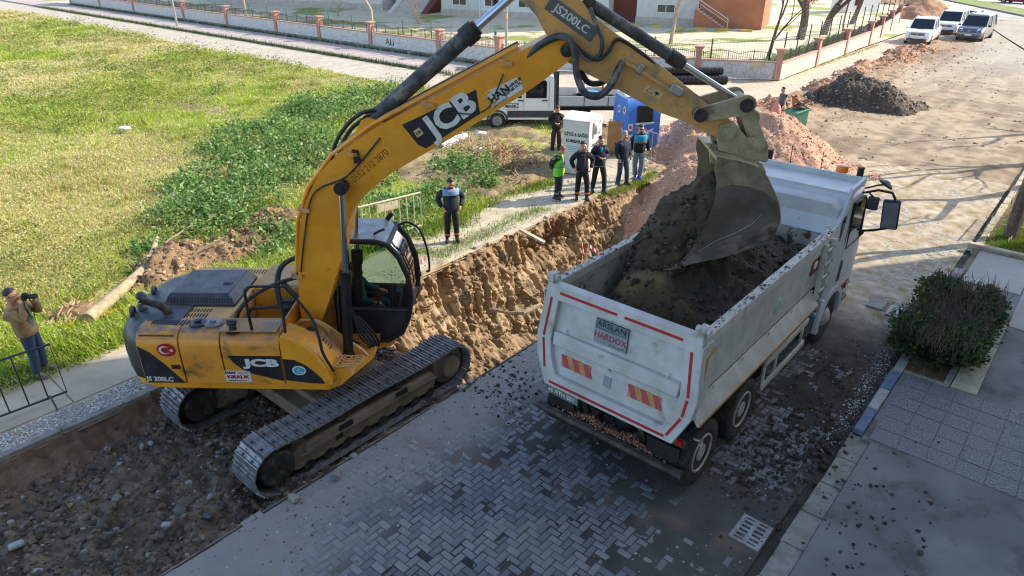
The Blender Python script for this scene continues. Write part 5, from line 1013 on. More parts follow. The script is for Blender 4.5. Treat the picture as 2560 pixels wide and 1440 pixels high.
for k, s_ in enumerate(('0550 658 83 89', '0532 168 10 74')):
    x1, z1 = E1(1281, 211 + 12*k, OB); text(s_, .058, mt['black_dec'], sg, side_T(x1, z1, -OB - .008, ang2), bold=.002, sx=.8)
x1, z1 = E1(1252, 255, OB); text('HAFRiYAT & NAKLiYAT', .03, mt['black_dec'], sg, side_T(x1, z1, -OB - .008, ang2), sx=.8)
x1, z1 = E1(1228, 244, OB); MB(side_T(x1, z1, -OB - .007, ang2)).prism([(.08*math.cos(a), .1*math.sin(a)) for a in np.linspace(R(60), R(300), 12)] + [(.055*math.cos(a), .075*math.sin(a)) for a in np.linspace(R(300), R(60), 12)], 0, .004, 'z').build('orange_swirl', Y_, sg)
mt['stain'] = M('rub_marks', lin(120, 74, 14), lin(150, 92, 16), 12, .6)
x1, z1 = E1(925, 415, OB); text('0552 212 2870', .15, mt['stain'], boom, side_T(x1, z1, -OB - .003, ang + .14), ext=.001, sx=.8, name='worn_lettering')
x1, z1 = E1(853, 470, OB); b = MB(); b.lathe([(.2, 0), (.2, .012), (.12, .02)], 28, side_T(x1, z1, -OB, 0)); b.build('pin_boss', Y_, boom)
# boom cylinders
for s_ in (-1, 1):
    up = E1(853, 470, .44); ft = E1(869, 893, .5); y = s_*.42
    U_, F_ = Vector((up[0], y, up[1])), Vector((ft[0], y, ft[1])); mid = F_ + (U_ - F_)*.515
    c_ = MB().tube(F_, mid, .082, n=20).build('boom_cylinder', mt['cylblack'], ex)
    b = MB(); b.tube(F_ + (U_ - F_)*.45, F_ + (U_ - F_)*.525, .1, n=20); b.tube(F_ + (U_ - F_)*.505, F_ + (U_ - F_)*.53, .075, n=20); b.build('gland_collar', mt['cylblack'], c_)
    MB().tube(mid, U_, .047, n=16).build('piston_rod', mt['chrome'], c_)
    b = MB(); b.tube((U_.x, y - .09, U_.z), (U_.x, y + .09, U_.z), .1, n=20); b.tube((U_.x, -OB*s_*-1, U_.z), (U_.x, y + .1*s_, U_.z), .06, n=14); b.build('pin_eye', mt['cylblack'], c_); MB().tube((F_.x, y - .1, F_.z), (F_.x, y + .1, F_.z), .11, n=18).build('pin_eye', mt['cylblack'], c_)
    t_ = (U_ - F_); MB().path([F_ + t_*.18 + Vector((-.12, 0, 0)), F_ + t_*.2 + Vector((-.13, 0, 0)), F_ + t_*.44 + Vector((-.13, 0, 0)), F_ + t_*.47 + Vector((-.05, 0, 0))], .02, 8).build('feed_pipe', mt['black'], c_)
for k in range(5):
    a = k*.5; MB().hose([(.72 + .02*k, -.3 + .06*k, 2.15 - .1*k), (.78, -.28 + .06*k, 1.8), (.84 + .04*k, -.25 + .05*k, 1.5), (.95 + .03*k, -.2 + .05*k, 1.35 - .03*k), (.9, -.1 + .04*k, 1.2), (.7, .0, 1.25), (.5, .05, 1.35)], .022, 8).build('hose', mt['hose'], ex)
# ---- stick (dipper) and its cylinder
st_ = EP([(1304, 0), (1300, -55), (1320, -88), (1352, -90), (1400, -60), (1440, -15), (1462, 12), (1480, 38), (1500, 53), (1549, 92), (1622, 141), (1694, 199), (1772, 262), (1811, 287), (1846, 318), (1842, 345), (1822, 356), (1795, 345), (1709, 303), (1646, 280), (1541, 222), (1483, 192), (1419, 155), (1385, 120), (1363, 82), (1340, 38)], .2)
stick = MB().prism(st_, -.2, .2).build('stick', mt['yellow_old'], ex, bev=.022, seg=2)
x1, z1 = E1(1417, 125, .3); b = MB(); b.tube((x1, -.36, z1), (x1, .36, z1), .09, n=18); b.tube((x1, -.38, z1), (x1, -.36, z1), .06, n=6); b.build('stick_pivot_pin', mt['grime'], ex)
a0, a1 = Vector(E1(1378, 10, .2)), Vector(E1(1480, 85, .2)); ang3 = math.atan2(a1.y - a0.y, a1.x - a0.x); mid = (a0 + a1)/2
mt['plate_grey'] = M('faded_grey_plate', lin(104, 104, 102), lin(88, 88, 86), 5, .6)
b = MB(side_T(mid.x, mid.y, -.204, ang3)); b.box((0, 0, 0), (.78, .2, .006)); mp_ = b.build('model_plate', mt['plate_grey'], stick); text('JS200LC', .15, mt['white_dec'], mp_, side_T(mid.x, mid.y, -.209, ang3), bold=.002, sx=1.1)
pts = EP([(1618, 210), (1660, 232), (1650, 250), (1608, 228)], .205); MB().prism(pts, -.206, -.198).build('warning_label', mt['cream_dec'], stick)
a0 = Vector(E1(1625, 225, .2)); b = MB(side_T(a0.x, a0.y, -.209, ang3 + .1)); b.path([(-.05, -.035, 0), (.05, -.035, 0), (0, .05, 0), (-.05, -.035, 0)], .004, 5); b.box((.11, .01, 0), (.06, .03, .004)); b.box((.11, -.02, 0), (.012, .04, .004)); b.build('warning_pictogram', mt['black_dec'], stick)
def cyl(A_, B_, f, r_, rr, m1, name, parent, gl=1.25):
    A_, B_ = Vector(A_), Vector(B_); mid = A_ + (B_ - A_)*f
    c_ = MB().tube(A_, mid, r_, n=24).build(name, m1, parent)
    d_ = (B_ - A_).normalized(); b = MB(); b.tube(mid - d_*.2, mid, r_*gl, n=24); b.tube(mid - d_*.02, mid + d_*.05, r_*.95, n=24); b.build('gland_collar', mt['grime'], c_)
    MB().tube(mid, B_, rr, n=18).build('piston_rod', mt['chrome'], c_)
    for P_ in (A_, B_): MB().tube(P_ + Vector((0, -.1, 0)), P_ + Vector((0, .1, 0)), r_*1.05, n=20).build('pin_eye', mt['grime'], c_)
    return c_
A_, B_ = E3(927, 303, 0), E3(1335, -58, 0)
sc_ = cyl(A_, B_, .66, .118, .062, mt['cyldust'], 'stick_cylinder', ex)
x1, z1 = E1(918, 318, .14); b = MB()
for y in (-.17, .13): b.prism([(x1 - .22, z1 - .16), (x1 + .3, z1 + .06), (x1 + .12, z1 + .12), (x1 + .02, z1 + .15), (x1 - .08, z1 + .1)], y, y + .04)
b.build('cylinder_bracket', Y_, boom)
MB().hose([E3(830, 400, .1), E3(838, 360, .1), E3(865, 315, .1), E3(900, 285, .12), E3(935, 275, .1)], .03, 8).build('hose', mt['hose'], boom); MB().hose([E3(845, 400, -.05), E3(858, 355, -.05), E3(880, 320, -.05), E3(920, 290, -.1)], .03, 8).build('hose', mt['hose'], boom)
A_, B_ = E3(1472, 8, 0), E3(1866, 263, 0)
cyl(A_, B_, .57, .085, .045, mt['cyldust'], 'bucket_cylinder', ex)
# hoses hanging at the elbow
MB().hose([E3(1300, 165, .2), E3(1340, 120, .25), E3(1390, 92, .33), E3(1425, 100, .38), E3(1438, 140, .42), E3(1443, 190, .42), E3(1462, 232, .42), E3(1497, 240, .42), E3(1528, 212, .4), E3(1545, 175, .34), E3(1556, 155, .26)], .05, 12).build('hose', mt['cyldust'], ex)
MB().hose([E3(1385, 92, .1), E3(1420, 95, .2), E3(1450, 125, .3), E3(1490, 150, .33), E3(1520, 130, .3), E3(1545, 98, .26), E3(1600, 130, .2), E3(1680, 195, .15), E3(1770, 262, .1)], .026, 10).build('hose', mt['hose'], ex)
MB().hose([E3(1448, 172, -.1), E3(1470, 205, -.2), E3(1500, 208, -.25), E3(1520, 195, -.2)], .045, 10).build('hose', mt['hose'], ex)
MB().hose([E3(1475, 20, .26), E3(1490, 60, .3), E3(1505, 100, .3), E3(1500, 135, .3), E3(1470, 150, .3), E3(1440, 120, .3)], .03, 10).build('hose', mt['cyldust'], ex)
MB().path([E3(1556, 155, .24), E3(1580, 165, .24), E3(1620, 190, .24), E3(1680, 230, .24)], .03, 8).build('hydraulic_pipe', mt['yellow_old'], stick)
for q, d3 in (((1600, 172), (.1, .08, .14)), ((1690, 225), (.2, .1, .13))): x1, z1 = E1(*q, .22); MB().box((x1, -.235, z1), d3, 0, rotm(ry=R(33))).build('valve_block', mt['galv'], stick, bev=.02)
# ---- bucket linkage, coupler, bucket
L1, L2, L3_, L4 = E1(1750, 287, .3), E1(1865, 262, .3), E1(1899, 362, .26), E1(1821, 333, .26)
def link_bar(p, q, w0, w1, y0, y1, name, mat):
    p, q = Vector(p), Vector(q); d_ = (q - p).normalized(); n_ = Vector((-d_.y, d_.x)); poly = []
    for c_, w_, a0_ in ((p, w0, math.pi/2), (q, w1, -math.pi/2)):
        for k in range(9): a = a0_ + k*math.pi/8; poly.append(tuple(c_ + (d_*math.cos(a) + n_*math.sin(a))*w_))
    return MB().prism(poly, y0, y1).build(name, mat, ex, bev=.01)
for y in (-.33, .27): link_bar(L1, L2, .1, .14, y, y + .06, 'side_link', mt['bucket'])
link_bar(L2, L3_, .1, .11, -.2, .2, 'bucket_link', mt['bucket'])
b = MB(); xh, zh = E1(1893, 305, .26); b.path([(xh + .09*math.cos(a), 0, zh + .09*math.sin(a)) for a in np.linspace(-1.9, 1.9, 12)], .035, 8); b.build('lifting_eye', mt['bucket'], ex)
for p in (L1, L2): b = MB(); b.tube((p[0], -.37, p[1]), (p[0], .37, p[1]), .095, n=18); b.tube((p[0], -.385, p[1]), (p[0], -.37, p[1]), .06, n=18); b.build('link_pin', mt['grime'], ex)
cp = EP([(1800, 312), (1835, 305), (1868, 345), (1905, 342), (1920, 362), (1920, 402), (1880, 400), (1797, 375), (1793, 340)], .25)
coup = None
for y in (-.26, .2):
    o = MB().prism(cp, y, y + .06).build('quick_coupler', mt['bucket'], ex, bev=.01); coup = coup or o
b = MB(); b.prism(EP([(1800, 372), (1918, 398), (1918, 408), (1798, 384)], .25), -.2, .2); b.build('coupler_base', mt['bucket_dark'], ex)
for p, r_ in ((L4, .1), (L3_, .1)):
    b = MB(); b.tube((p[0], -.3, p[1]), (p[0], .3, p[1]), r_, n=22); b.tube((p[0], -.33, p[1]), (p[0], -.3, p[1]), r_*.62, n=22); b.build('coupler_pin', mt['bucket'], ex)
for q in ((1838, 375), (1877, 402), (1890, 405)): x1, z1 = E1(*q, .26); MB().tube((x1, -.31, z1), (x1, -.2, z1), .035, n=12).build('coupler_bolt', mt['bucket'], ex)
x1, z1 = E1(1862, 365, .26); text('Dalki', .1, mt['bucket'], coup, side_T(x1, z1, -.264, -.22), ext=.006, shear=.3)
WB = .6
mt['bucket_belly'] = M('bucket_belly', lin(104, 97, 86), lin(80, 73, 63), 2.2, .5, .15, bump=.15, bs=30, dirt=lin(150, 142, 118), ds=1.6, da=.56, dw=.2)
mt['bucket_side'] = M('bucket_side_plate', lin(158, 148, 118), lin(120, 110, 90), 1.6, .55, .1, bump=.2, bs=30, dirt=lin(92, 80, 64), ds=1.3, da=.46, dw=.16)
# profile in order: lip, bottom, back, top plate, hinge side
sp_px = [(1690, 668), (1735, 655), (1790, 645), (1850, 627), (1900, 606), (1935, 582), (1952, 552), (1950, 515), (1935, 475), (1918, 440), (1900, 418), (1850, 402), (1792, 392)]
bp = EP(sp_px, WB)
bucket = MB()
inner = []
for i, p in enumerate(bp):
    a = Vector(bp[max(0, i-1)]); c_ = Vector(bp[min(len(bp)-1, i+1)]); t_ = (c_ - a).normalized(); inner.append((p[0] - t_.y*.035, p[1] + t_.x*.035))
bucket.prism(bp + inner[::-1], -WB, WB)
bk = bucket.build('bucket', mt['bucket'], ex, bev=.008)
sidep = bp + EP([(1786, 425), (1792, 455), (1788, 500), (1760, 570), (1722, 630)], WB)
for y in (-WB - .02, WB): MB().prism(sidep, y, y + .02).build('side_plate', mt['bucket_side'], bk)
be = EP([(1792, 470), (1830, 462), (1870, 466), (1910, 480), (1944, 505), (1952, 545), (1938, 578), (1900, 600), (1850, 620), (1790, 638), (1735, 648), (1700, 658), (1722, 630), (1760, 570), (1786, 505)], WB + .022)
MB().prism(be, -WB - .026, -WB - .018).build('dark_belly_plate', mt['bucket_belly'], bk, bev=.003)  # darker overlay covering the lower part of the near side plate
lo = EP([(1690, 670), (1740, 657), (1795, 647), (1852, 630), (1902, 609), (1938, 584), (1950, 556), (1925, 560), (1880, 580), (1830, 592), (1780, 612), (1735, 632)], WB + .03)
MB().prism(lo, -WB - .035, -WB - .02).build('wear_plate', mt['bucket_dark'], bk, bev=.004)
MB().path([E3(*q, WB + .045) for q in ((1905, 535), (1880, 560), (1840, 582), (1790, 602), (1745, 628))], .009, 6).build('wear_rib', mt['steel'], bk)
for q in ((1800, 630), (1850, 612), (1740, 640), (1895, 592)): x1, z1 = E1(*q, WB + .035); MB().tube((x1, -WB - .05, z1), (x1, -WB - .03, z1), .035, n=12).build('wear_bolt', mt['bucket_dark'], bk)
b = MB(); p0, p1 = Vector(bp[0]), Vector(bp[1]); d_ = (p0 - p1).normalized()
b.prism([tuple(p1), tuple(p0 + d_*.06), tuple(p0 + d_*.05 + Vector((-.01, .02))), tuple(p1 + Vector((-.01, .05)))], -WB - .02, WB + .02); b.build('cutting_edge', mt['bucket_dark'], bk)
for k in range(5):
    y = -WB + .06 + k*(2*WB - .12)/4; b = MB(); b.prism([tuple(p0 + Vector((.08, .05))), tuple(p0 + Vector((.08, -.03))), tuple(p0 + d_*.2)], y - .05, y + .05); b.build('bucket_tooth', mt['bucket_dark'], bk)
ear = EP([(1792, 395), (1803, 380), (1830, 385), (1905, 410), (1915, 430), (1905, 455), (1850, 440), (1795, 430)], .24)
for y in (-.26, .2): MB().prism(ear, y, y + .06).build('bucket_ear', mt['bucket'], bk, bev=.01)
for q in ((1805, 398), (1882, 423)): x1, z1 = E1(*q, .26); MB().tube((x1, -.29, z1), (x1, .29, z1), .075, n=20).build('bucket_pin', mt['bucket'], bk)
# ================================================================ tipper truck
tk = thing('tipper_truck', 'white tipper truck with open bed being filled with dark soil', 'truck', S(7.1, 4.25, 0), YAW)
TW, BW = mt['trwhite'], mt['bedwhite']
# wheels
def tyre_mesh(r=.53, w_=.29):
    b = MB(rotm(rx=R(90)))
    b.lathe([(.3, -w_*.42), (.36, -w_*.5), (.46, -w_*.52), (.505, -w_*.46), (.515, -w_*.38), (.515, w_*.38), (.505, w_*.46), (.46, w_*.52), (.36, w_*.5), (.3, w_*.42)], 40)
    for k in range(44):
        a = 2*math.pi*k/44
        for s_ in (-1, 1): b.box((.515*math.cos(a + .05*s_), .515*math.sin(a + .05*s_), s_*w_*.24), (.03, .05, w_*.36), 0, rotm(rz=a))
    return b.mesh('tyre', mt['tirewall'])
def rim_mesh(front=False):
    b = MB(rotm(rx=R(90)))
    if front: b.lathe([(.31, -.1), (.31, .1), (.27, .12), (.22, .08), (.16, .16), (.1, .2), (.02, .2)], 32)
    else: b.lathe([(.31, -.13), (.31, .145), (.29, .15), (.275, .1), (.255, .05), (.18, .04), (.15, .07), (.13, .13), (.02, .14)], 32)
    for k in range(10):
        a = 2*math.pi*k/10; b.lathe([(.018, 0), (.018, .05)], 6, Matrix.Translation((.2*math.cos(a), .2*math.sin(a), .08 if front else -.03)))
    return b.mesh('wheel', mt['rim'])
ty_m, rim_r, rim_f = tyre_mesh(), rim_mesh(), rim_mesh(True)
def wheel(x, y, front=False, inner=False):
    o = bpy.data.objects.new('wheel', rim_f if front else rim_r); link(o, tk); o.location = (x, y, .53)
    if y > 0: o.rotation_euler = (0, 0, math.pi)
    t_ = bpy.data.objects.new('tyre', ty_m); link(t_, o)
for x in (.6, 1.97):
    for s_ in (-1, 1): wheel(x, s_*1.1); wheel(x, s_*.77, inner=True)
    MB().tube((x, -.8, .53), (x, .8, .53), .11, n=14).ball((x, 0, .55), (.28, .24, .26), 14, 10).build('axle', mt['grime'], tk)
for s_ in (-1, 1): wheel(5.9, s_*1.06, True)
MB().tube((5.9, -.9, .5), (5.9, .9, .5), .08).build('axle', mt['grime'], tk)
for y in (-.42, .42): MB().box((3.6, y, .98), (7.0, .09, .26)).build('chassis_rail', mt['grime'], tk)
# tailgate: six-sided, leaning
def tgx(z): return -.09 + .21*max(0, (z - 1.1)/1.62)
hexp = [(-1.1, 1.1), (1.1, 1.1), (1.3, 1.55), (1.34, 1.85), (1.24, 2.72), (-1.24, 2.72), (-1.34, 1.85), (-1.3, 1.55)]
def tg(poly, d0, d1): 
    n_ = len(poly); b = MB(); vs = [(tgx(z) + d0, y, z) for y, z in poly] + [(tgx(z) + d1, y, z) for y, z in poly]
    return b.add(vs, [tuple(range(n_)), tuple(range(n_, 2*n_))[::-1]] + [(i, (i+1) % n_, n_ + (i+1) % n_, n_ + i) for i in range(n_)])
tail = tg(hexp, 0, .07).build('tailgate', TW, tk, bev=.012)
def bar(p, q, w_, d0, d1): 
    (y0, z0), (y1, z1) = p, q; t_ = Vector((y1 - y0, z1 - z0)).normalized(); n_ = Vector((-t_.y, t_.x))*w_/2
    return tg([(y0 + n_.x, z0 + n_.y), (y1 + n_.x, z1 + n_.y), (y1 - n_.x, z1 - n_.y), (y0 - n_.x, z0 - n_.y)], d0, d1)
ho = [(y*.93, 1.1 + (z - 1.1)*.93 + .06) for y, z in hexp]
fr_ = MB()
def ringbar(o_, i_, d):
    n_ = len(o_); b = MB(); vs = [(tgx(z) - d, y, z) for y, z in o_] + [(tgx(z) - d, y, z) for y, z in i_] + [(tgx(z) + .01, y, z) for y, z in o_] + [(tgx(z) + .01, y, z) for y, z in i_]
    fs = []
    for k in range(n_):
        j = (k+1) % n_; fs += [(k, j, n_ + j, n_ + k), (k, 2*n_ + k, 2*n_ + j, j), (n_ + k, n_ + j, 3*n_ + j, 3*n_ + k)]
    return b.add(vs, fs)
inn = [(-.92, 1.3), (.92, 1.3), (1.04, 1.58), (1.08, 1.85), (1.02, 2.5), (-1.02, 2.5), (-1.08, 1.85), (-1.04, 1.58)]
ringbar(hexp, inn, .085).build('tailgate_frame', TW, tail, bev=.008)
bar((-1.05, 1.88), (1.05, 1.88), .22, -.075, .01).build('tailgate_rib', TW, tail, bev=.02)
RD = mt['red_dec']; mt['redfade2'] = M('worn_red', lin(186, 70, 78), lin(170, 80, 84), 9, .6)
for p, q in (((-.98, 2.62), (-.1, 2.62)), ((.02, 2.62), (1.0, 2.62)), ((-1.13, 2.5), (-1.2, 1.86)), ((-1.2, 1.82), (-1.17, 1.56)), ((-1.16, 1.53), (-1.0, 1.2)), ((1.14, 2.52), (1.21, 1.88)), ((1.21, 1.84), (1.13, 1.38)), ((-.97, 1.17), (1.02, 1.17))):
    bar(p, q, .038, -.092, -.084).build('red_reflective_strip', RD, tail)
pb = bar((-.17, 2.25), (.37, 2.25), .36, -.03, -.012).build('maker_plate', mt['plate_grey'] if 'plate_grey' in mt else TW, tail)
mt['plate_blue'] = M('plate_bluegrey', lin(92, 108, 122), lin(110, 122, 132), 8, .5); mt['plate_pale'] = M('plate_pale', lin(150, 154, 160), lin(132, 136, 142), 6, .5); mt['redfade'] = M('faded_red', lin(150, 66, 76), None, rough=.6)
bar((-.17, 2.37), (.37, 2.37), .12, -.036, -.03).build('plate_band', mt['plate_blue'], pb); bar((-.17, 2.18), (.37, 2.18), .22, -.036, -.03).build('plate_field', mt['plate_pale'], pb)
tilt = math.atan2(.21, 1.62)
def tail_T(y, z, d): return Matrix.Translation((tgx(z) + d, y, z)) @ Matrix.Rotation(-math.pi/2, 4, 'Z') @ Matrix.Rotation(math.pi/2 - tilt, 4, 'X')
text('ARSLAN', .115, mt['black_dec'], pb, tail_T(.1, 2.37, -.04), ext=.001, sx=1.15); text('HARDOX', .125, mt['redfade'], pb, tail_T(.1, 2.2, -.04), ext=.001, bold=.003, sx=1.0); text('IN MY BODY', .045, mt['plate_blue'], pb, tail_T(-.02, 2.11, -.04), ext=.001, bold=.001)
for yc in (.62, -.55):
    o = bar((yc - .26, 1.55), (yc + .26, 1.55), .19, -.012, .002).build('hazard_board', M('hazard_amber', lin(186, 150, 92), lin(170, 130, 80), 6, .6) if 'hz' not in mt else mt['hz'], tail); mt['hz'] = o.data.materials[0]
    for k in (-1, 0, 1):
        b = tg([(yc + k*.2 - .1, 1.457), (yc + k*.2 + .0, 1.457), (yc + k*.2 + .08, 1.643), (yc + k*.2 - .02, 1.643)] if abs(k) < 2 else [], -.016, -.012); b.build('hazard_stripe', mt['redfade2'], o)
bar((.0, 1.52), (.12, 1.52), .16, -.014, .002).build('square_sticker', mt['plate_pale'], tail)
for y, z in ((.12, 2.5), (.85, 2.02), (.05, 1.76), (-.85, 2.0), (-.3, 1.2)):
    MB().path([(tgx(z) - .02, y, z + .05), (tgx(z) - .05, y, z), (tgx(z) - .02, y, z - .05)], .012, 6).build('hook', TW, tail)
# bed walls
for s_ in (-1, 1):
    w_ = MB(); w_.prism([(s_*1.27, 2.72), (s_*1.14, 2.72), (s_*1.14, 2.56), (s_*1.27, 2.56)], .12, 5.08, 'x'); rail = w_.build('bed_rail', BW, tk, bev=.012)
    MB().prism([(s_*1.25, 2.56), (s_*1.16, 2.56), (s_*1.13, 1.72), (s_*1.21, 1.72)], .14, 5.05, 'x').build('bed_side', mt['bedin'] if s_ > 0 else BW, tk)
    MB().prism([(s_*1.16, 1.72), (s_*1.02, 1.35), (s_*.95, 1.35), (s_*1.1, 1.72)], .1, 5.02, 'x').build('bed_lower_side', mt['bedin'], tk)
    MB().prism([(s_*1.2, 1.685), (s_*1.37, 1.44), (s_*1.37, 1.40), (s_*1.34, 1.40), (s_*1.17, 1.64)], .02, 4.5, 'x').build('side_ledge', BW, tk, bev=.006)
    MB().box((2.26, s_*1.376, 1.42), (4.46, .008, .035)).build('amber_strip', M('amber_strip', lin(196, 132, 50), lin(170, 116, 50), 6, .6) if 'amb' not in mt else mt['amb'], tk).data; 
    mt['amb'] = bpy.data.objects['amber_strip'].data.materials[0]
    MB().prism([(.0, 2.6), (.3, 2.6), (.42, 2.2), (.3, 1.7), (.0, 1.55)], s_*1.275 - .01, s_*1.275 + .01).build('rear_gusset', TW, tk)
    MB().path([(.1, s_*1.29, 1.95), (.16, s_*1.29, 2.4), (.36, s_*1.29, 2.47)], .018, 6).build('amber_marker', mt['amb'], tk)
    b = MB(); b.box((.12, s_*1.2, 2.78), (.16, .1, .16)); b.tube((.12, s_*1.1, 2.8), (.12, s_*1.3, 2.8), .05, n=14); b.build('tailgate_hinge', TW, tk, bev=.01)
    MB().box((1.3, s_*1.18, 1.22), (2.6, .1, .05)).build('mudguard', mt['black'], tk)
for k in range(5):
    MB().path([(.6 + .95*k, -1.2, 1.7), (.6 + .95*k, -1.26, 1.72), (.62 + .95*k, -1.24, 1.66)], .012, 6).build('tarp_hook', TW, tk)
MB().box((2.6, 0, 1.36), (5.0, 1.95, .08)).build('bed_floor', mt['bedin'], tk)
# headboard and canopy
hb = MB(); hb.hexa([(5.0, -1.2, 1.35), (5.08, -1.2, 1.35), (5.08, 1.2, 1.35), (5.0, 1.2, 1.35), (5.05, -1.2, 2.52), (5.13, -1.2, 2.52), (5.13, 1.2, 2.52), (5.05, 1.2, 2.52)]); hb = hb.build('headboard', mt['bedin'], tk)
mt['bedhead'] = M('headboard_paint', lin(198, 200, 202), lin(186, 188, 190), 2, .45, dirt=lin(90, 80, 70), ds=5, da=.66, dw=.04)
MB().hexa([(5.06, -1.2, 2.53), (5.14, -1.2, 2.5), (5.14, 1.2, 2.5), (5.06, 1.2, 2.53), (5.66, -1.2, 3.13), (5.74, -1.2, 3.1), (5.74, 1.2, 3.1), (5.66, 1.2, 3.13)]).build('headboard_slope', mt['bedhead'], tk)
MB().box((6.02, 0, 3.145), (.72, 2.4, .05)).build('canopy', mt['bedhead'], tk); MB().box((6.39, 0, 3.2), (.06, 2.44, .16)).build('canopy_lip', mt['bedhead'], tk, bev=.01)
for s_ in (-1, 1): MB().prism([(5.0, 2.4), (5.12, 2.4), (5.8, 3.14), (6.42, 3.18), (6.42, 3.29), (5.66, 3.24)], s_*1.2 - .03, s_*1.2 + .03).build('canopy_side', mt['bedhead'], tk, bev=.008)
# side: ladder, stickers, guard
lad = MB()
for x in (4.5, 4.86): lad.box((x, -1.3, 2.05), (.08, .07, 1.05))
for k in range(4): lad.tube((4.5, -1.31, 1.65 + .26*k), (4.86, -1.31, 1.65 + .26*k), .02)
lad.build('ladder', BW, tk)
for x in (4.5, 4.86):
    for k in range(4): MB().box((x, -1.337, 1.65 + .26*k), (.03, .006, .05)).build('ladder_hole', mt['black'], tk)
mt['maroon'] = M('maroon_plate', lin(110, 48, 44), None, rough=.6)
sp_ = MB().box((4.25, -1.244, 2.25), (.36, .012, .28)).build('maroon_plate', mt['maroon'], tk); MB().ball((4.25, -1.252, 2.27), (.1, .006, .08), 12, 6).build('plate_emblem', mt['white_dec'], sp_)
mt['paleteal'] = M('pale_teal', lin(150, 186, 176), None, rough=.6)
st2 = MB().lathe([(.16, 0), (.16, .006)], 28, Matrix.Translation((2.75, -1.228, 2.1)) @ rotm(rx=R(90))).build('round_sticker', mt['paleteal'], tk); MB().lathe([(.125, 0), (.125, .006)], 28, Matrix.Translation((2.75, -1.234, 2.1)) @ rotm(rx=R(90))).build('sticker_centre', TW, st2)
MB().path([(2.7, -1.245, 2.06), (2.75, -1.245, 2.17), (2.78, -1.245, 2.06), (2.74, -1.245, 2.1)], .014, 6).build('sticker_emblem', mt['paleteal'], st2)
gd = MB()
for z in (.62, 1.08): gd.box((3.55, -1.26, z), (1.9, .04, .12))
for x in (2.7, 3.2, 4.4): gd.box((x, -1.23, .85), (.07, .04, .62))
gd.build('side_guard', BW, tk, bev=.01)
MB().tube((2.75, -.88, .85), (3.9, -.88, .85), .3, n=24).build('fuel_tank', mt['greyplast'], tk); MB().box((3.4, .9, .8), (1.4, .5, .5)).build('tool_box', mt['greyplast'], tk, bev=.03)
# rear underside
bb = MB(); bb.tube((-.05, -1.27, .55), (-.05, 1.27, .55), .075, n=8); bmp = bb.build('rear_bumper_bar', mt['grime'], tk)
for y in (-.5, .5): MB().box((.12, y, .78), (.06, .1, .5), 0, rotm(ry=R(-20))).build('bumper_bracket', mt['grime'], bmp)
for y in (-.9, .9): MB().box((.02, y, .62), (.015, .5, .55)).build('mud_flap', mt['black'], tk)
npl = MB().box((-.1, .82, .98), (.02, .62, .14)).build('number_plate', mt['white_dec'], tk)
npl.data.materials[0] = M('dirty_plate', lin(120, 124, 128), lin(98, 100, 102), 8, .6)
text('45 ATH 281', .1, mt['white_dec'], npl, Matrix.Translation((-.112, .82, .98)) @ Matrix.Rotation(-math.pi/2, 4, 'Z') @ Matrix.Rotation(math.pi/2, 4, 'X'), ext=.001, bold=.002)
b = MB(); b.box((.2, -1.0, .95), (.3, .4, .06)).box((.08, -1.05, 1.0), (.05, .3, .12)); b.build('lamp_bracket', mt['greyplast'], tk); MB().box((.04, -1.12, 1.0), (.03, .1, .08)).build('tail_lamp', mt['redlamp'], tk)
b = MB(); b.path([(.3, -1.15, .95), (.32, -1.32, .96), (.2, -1.36, .98)], .025, 8); b.build('chain_hook', mt['galv'], tk)
# cab
def cring(x, z0, z1, w0, w1): return [(x, -w0, z0), (x, -w0*1.005, (z0 + z1)/2), (x, -w1, z1 - .12), (x, -w1 + .14, z1), (x, w1 - .14, z1), (x, w1, z1 - .12), (x, w0*1.005, (z0 + z1)/2), (x, w0, z0)]
cab = MB().loft([cring(5.3, 1.05, 3.02, 1.2, 1.14), cring(5.36, 1.02, 3.06, 1.22, 1.16), cring(6.6, 1.02, 3.07, 1.22, 1.16), cring(6.95, 1.02, 3.0, 1.21, 1.12), cring(7.2, 1.0, 2.3, 1.19, 1.12), cring(7.34, .9, 1.8, 1.14, 1.1), cring(7.36, .7, 1.6, 1.1, 1.08)]).build('cab', mt['bedhead'], tk, ang=40)
def side_pl(poly, y, d, name, mat, par=cab, s_=-1): return MB().prism(poly, s_*y, s_*(y + d)).build(name, mat, par)
for s_ in (-1, 1):
    side_pl([(6.1, 1.98), (6.98, 1.95), (6.86, 2.72), (6.75, 2.8), (6.16, 2.82)], 1.2, .012, 'door_window', mt['skyglass'], cab, s_)
    fw_ = MB(); fw_.path([(6.08, s_*1.216, 1.96), (7.0, s_*1.216, 1.93), (6.88, s_*1.2, 2.74), (6.76, s_*1.2, 2.83), (6.14, s_*1.2, 2.85), (6.08, s_*1.216, 1.96)], .025, 6); fw_.build('window_seal', mt['black'], cab)
    side_pl([(5.5, 2.1), (5.62, 2.1), (5.75, 2.72), (5.6, 2.72)], 1.2, .01, 'rear_quarter_window', mt['skyglass'], cab, s_)
    side_pl([(5.98, 1.3), (6.1, 1.3), (6.1, 1.72), (6.0, 1.72)], 1.215, .02, 'door_handle', mt['black'], cab, s_)
    MB().path([(5.95, s_*1.222, 1.1), (5.95, s_*1.222, 2.85)], .006, 4).build('door_seam', mt['black'], cab)
arch = [(5.9 + .68*math.cos(a), .53 + .68*math.sin(a)) for a in np.linspace(R(-8), R(188), 18)] + [(5.9 + .57*math.cos(a), .53 + .57*math.sin(a)) for a in np.linspace(R(188), R(-8), 18)]
for s_ in (-1, 1): MB().prism(arch, s_*.8, s_*1.26).build('front_mudguard', mt['bedhead'], tk, bev=.015)
